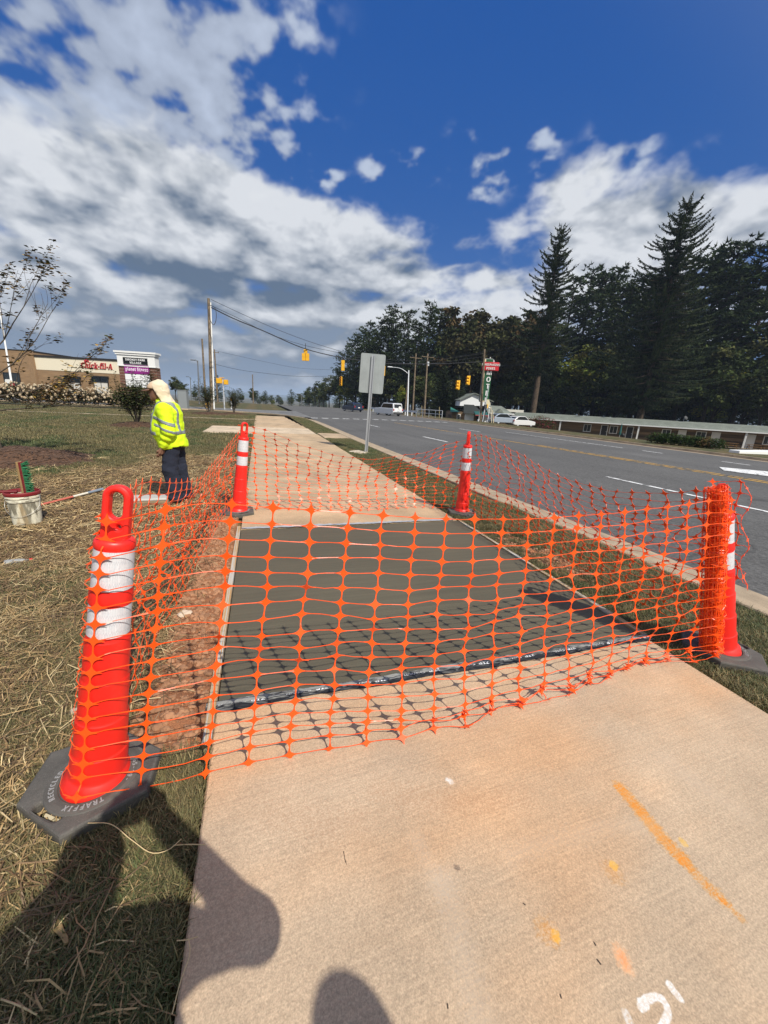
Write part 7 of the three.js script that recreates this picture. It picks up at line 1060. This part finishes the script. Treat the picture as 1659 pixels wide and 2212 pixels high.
{
  const place = (u, v, d, H, R, bare, sd, gap, label) => { const p = onDepth(u, v, d), y0 = land(p.x, p.z) - 0.1, h = p.y - y0, [w, c] = spruceGeo(h, R, bare, sd, SPR, gap), o = thing('spruce_tree', label, 'tree', [p.x, y0, p.z]); part('trunk', w, mSpruceTrunk, o); part('crown', c, mNeedle, o); };
  place(1214, 481, 69.5, 0, 8.2, 0.30, 101, 0.14, 'tall dark spruce with a bare lower trunk left of the two giants before the motel');
  place(1490, 426, 62.5, 0, 12, 0.155, 102, 0.10, 'tallest dark spruce, its boughs hanging over the motel roof');
}
const WOOD = 'woodland trees beyond the road';
for (const [k, list] of Object.entries({
  pine: [[752, 752, 108, 1], [772, 724, 100, 1], [800, 700, 96, 1], [824, 702, 92, 0.9], [851, 665, 90, 1], [884, 674, 88, 0.9], [905, 705, 84, 1], [930, 658, 84, 0.9], [955, 668, 88, 1], [1240, 610, 84, 1.1], [1285, 585, 86, 1.1], [1312, 592, 82, 1], [1342, 588, 84, 1.1], [1372, 610, 78, 1.1], [1535, 560, 70, 1.1], [1570, 545, 70, 1.2], [1600, 528, 66, 1.2], [1642, 545, 64, 1.2], [1690, 530, 62, 1.2], [1425, 600, 76, 1.2], [1460, 570, 78, 1.2]],
  broad: [[735, 788, 118, 1.1], [712, 806, 126, 1.1], [690, 818, 135, 1.1], [668, 832, 145, 1.1], [648, 846, 156, 1.1], [628, 854, 168, 1.1], [608, 860, 180, 1], [985, 668, 86, 1], [1505, 700, 64, 1.1], [1570, 720, 60, 1.1], [1640, 700, 60, 1.2], [1330, 720, 74, 1.2], [1690, 760, 56, 1.2], [1410, 730, 72, 1.3], [1180, 690, 78, 1.2]],
  brown: [[1005, 648, 84, 1.1], [1035, 655, 80, 1.1], [1065, 642, 82, 1.2], [1098, 650, 78, 1.2], [1132, 642, 80, 1.2], [1158, 660, 80, 1.1]],
})) for (const [u, v, d0, w] of list) tree(k, u, v, d0 + (u > 1090 ? 8 : 0), w, { pine: 'dark pine standing in the wood beyond the road', broad: 'dark green broadleaf tree in the wood beyond the road', brown: 'browning broadleaf crown in the wood behind the motel sign' }[k], WOOD);
// lower storey at the edge of the wood
for (const [k, u, v, d, w, label] of [['yellow', 745, 822, 104, 1.3, 'yellow-green tree at the wood edge under the far signal'], ['young', 795, 800, 96, 1.2, 'young fir behind the grey sign'], ['broad', 845, 790, 90, 1.4, 'leafy tree behind the street lamp arm'], ['yellow', 870, 830, 84, 1.3, 'yellowish tree low behind the street lamp'], ['young', 962, 790, 70, 1.25, 'young dark fir left of the motel office'], ['young', 990, 812, 68, 1.2, 'smaller fir tucked against the motel office'], ['broad', 920, 800, 82, 1.4, 'dark tree behind the crossarm poles'], ['yellow', 1262, 740, 76, 1.3, 'yellow-green tree right of the left spruce trunk'], ['yellow', 1305, 745, 77, 1.3, 'yellow-green tree between the two tall spruces'], ['broad', 1100, 790, 74, 1.4, 'dark tree above the motel office roof'], ['broad', 1150, 800, 76, 1.4, 'dark tree left of the left spruce trunk'], ['yellow', 1575, 770, 60, 1.2, 'pale green tree right of the tallest spruce'], ['broad', 1230, 820, 73, 1.5, 'bushy tree behind the left part of the motel roof'], ['broad', 1340, 820, 72, 1.5, 'bushy tree behind the middle of the motel roof'], ['broad', 1450, 810, 68, 1.6, 'bushy tree behind the tallest spruce'], ['broad', 1530, 820, 66, 1.6, 'bushy tree behind the right part of the motel roof'], ['broad', 1630, 815, 64, 1.6, 'bushy tree behind the motel roof at the right border'], ['broad', 700, 840, 122, 1.5, 'low tree at the wood edge far down the road'], ['broad', 665, 852, 140, 1.5, 'lower tree at the far end of the wood'], ['broad', 375, 806, 78, 1.0, 'round dark tree behind the worker and the plaza sign'], ['broad', 395, 822, 74, 1.1, 'small tree above the grey cabinet'], ['broad', 545, 836, 104, 1.1, 'bushy tree beyond the side street'], ['broad', 522, 848, 112, 1.0, 'small dark tree beyond the side street'], ['broad', 568, 852, 118, 1.2, 'low tree at the end of the side street bushes'], ['broad', 420, 842, 84, 1.2, 'low tree behind the slim street lamp'], ['yellow', 590, 862, 150, 1.2, 'small pale tree at the vanishing end of the road']]) tree(k, u, v, d + (u > 1090 ? 10 : 0), w, label);
// the wood goes on behind: one mass
{
  reseed(60); const kindsI = [kinds.pine[0], kinds.broad[1], kinds.pine[2]], grp = new THREE.Group(); grp.name = 'distant_wood'; grp.userData.kind = 'stuff'; scene.add(grp); const d = new THREE.Object3D();
  kindsI.forEach(([w, c], q) => { const spots = []; for (let k = 0; k < 60; k++) { const t = rnd(), x = mix(30, 150, rnd()), z = -40 - rnd() * 130; if (Math.hypot(x, z) < 100 || x < 26) continue; spots.push([x, z, rr(0.8, 1.15)]); } for (let k = 0; k < 40; k++) { const z = -190 - rnd() * 260, x = rr(-160, 130); if (Math.abs(x - (13 - 0.0007 * (z + 80) ** 2)) < 16) continue; spots.push([x, z, rr(0.45, 0.75)]); } for (const [g, m, nm] of [[w, mTrunk, 'trunks'], [c, mNeedle, 'crowns']]) { const im = new THREE.InstancedMesh(g, m, spots.length); im.name = nm; spots.forEach(([x, z, s], i) => { d.position.set(x, land(x, Math.max(z, -330)) - 0.2, z); d.rotation.y = i * 1.7; d.scale.setScalar(s); d.updateMatrix(); im.setMatrixAt(i, d.matrix); }); im.castShadow = im.receiveShadow = true; grp.add(im); } });
}
// blue ridges on the horizon
for (const [dist, v0, amp, sd] of [[3200, 853, 26, 3], [5200, 847, 34, 8]]) setting('mountains', sheet(120, 6, (a, b) => { const ang = mix(-1.3, 1.3, a), x = Math.sin(ang) * dist, z = -Math.cos(ang) * dist, top = (857 - v0) * dist / FOCAL + amp * fbm(a * 9 + sd, sd, 1, 5) * 2.2; return [x * (1 + (1 - b) * 0.0), mix(-60, top, b), z + (b) * -dist * 0.06]; }), std([0.035, 0.055, 0.03], 1));
scene.fog = new THREE.FogExp2(new THREE.Color(0.60, 0.74, 0.95), 0.00028);
shade(scene);
renderer.render(scene, camera);
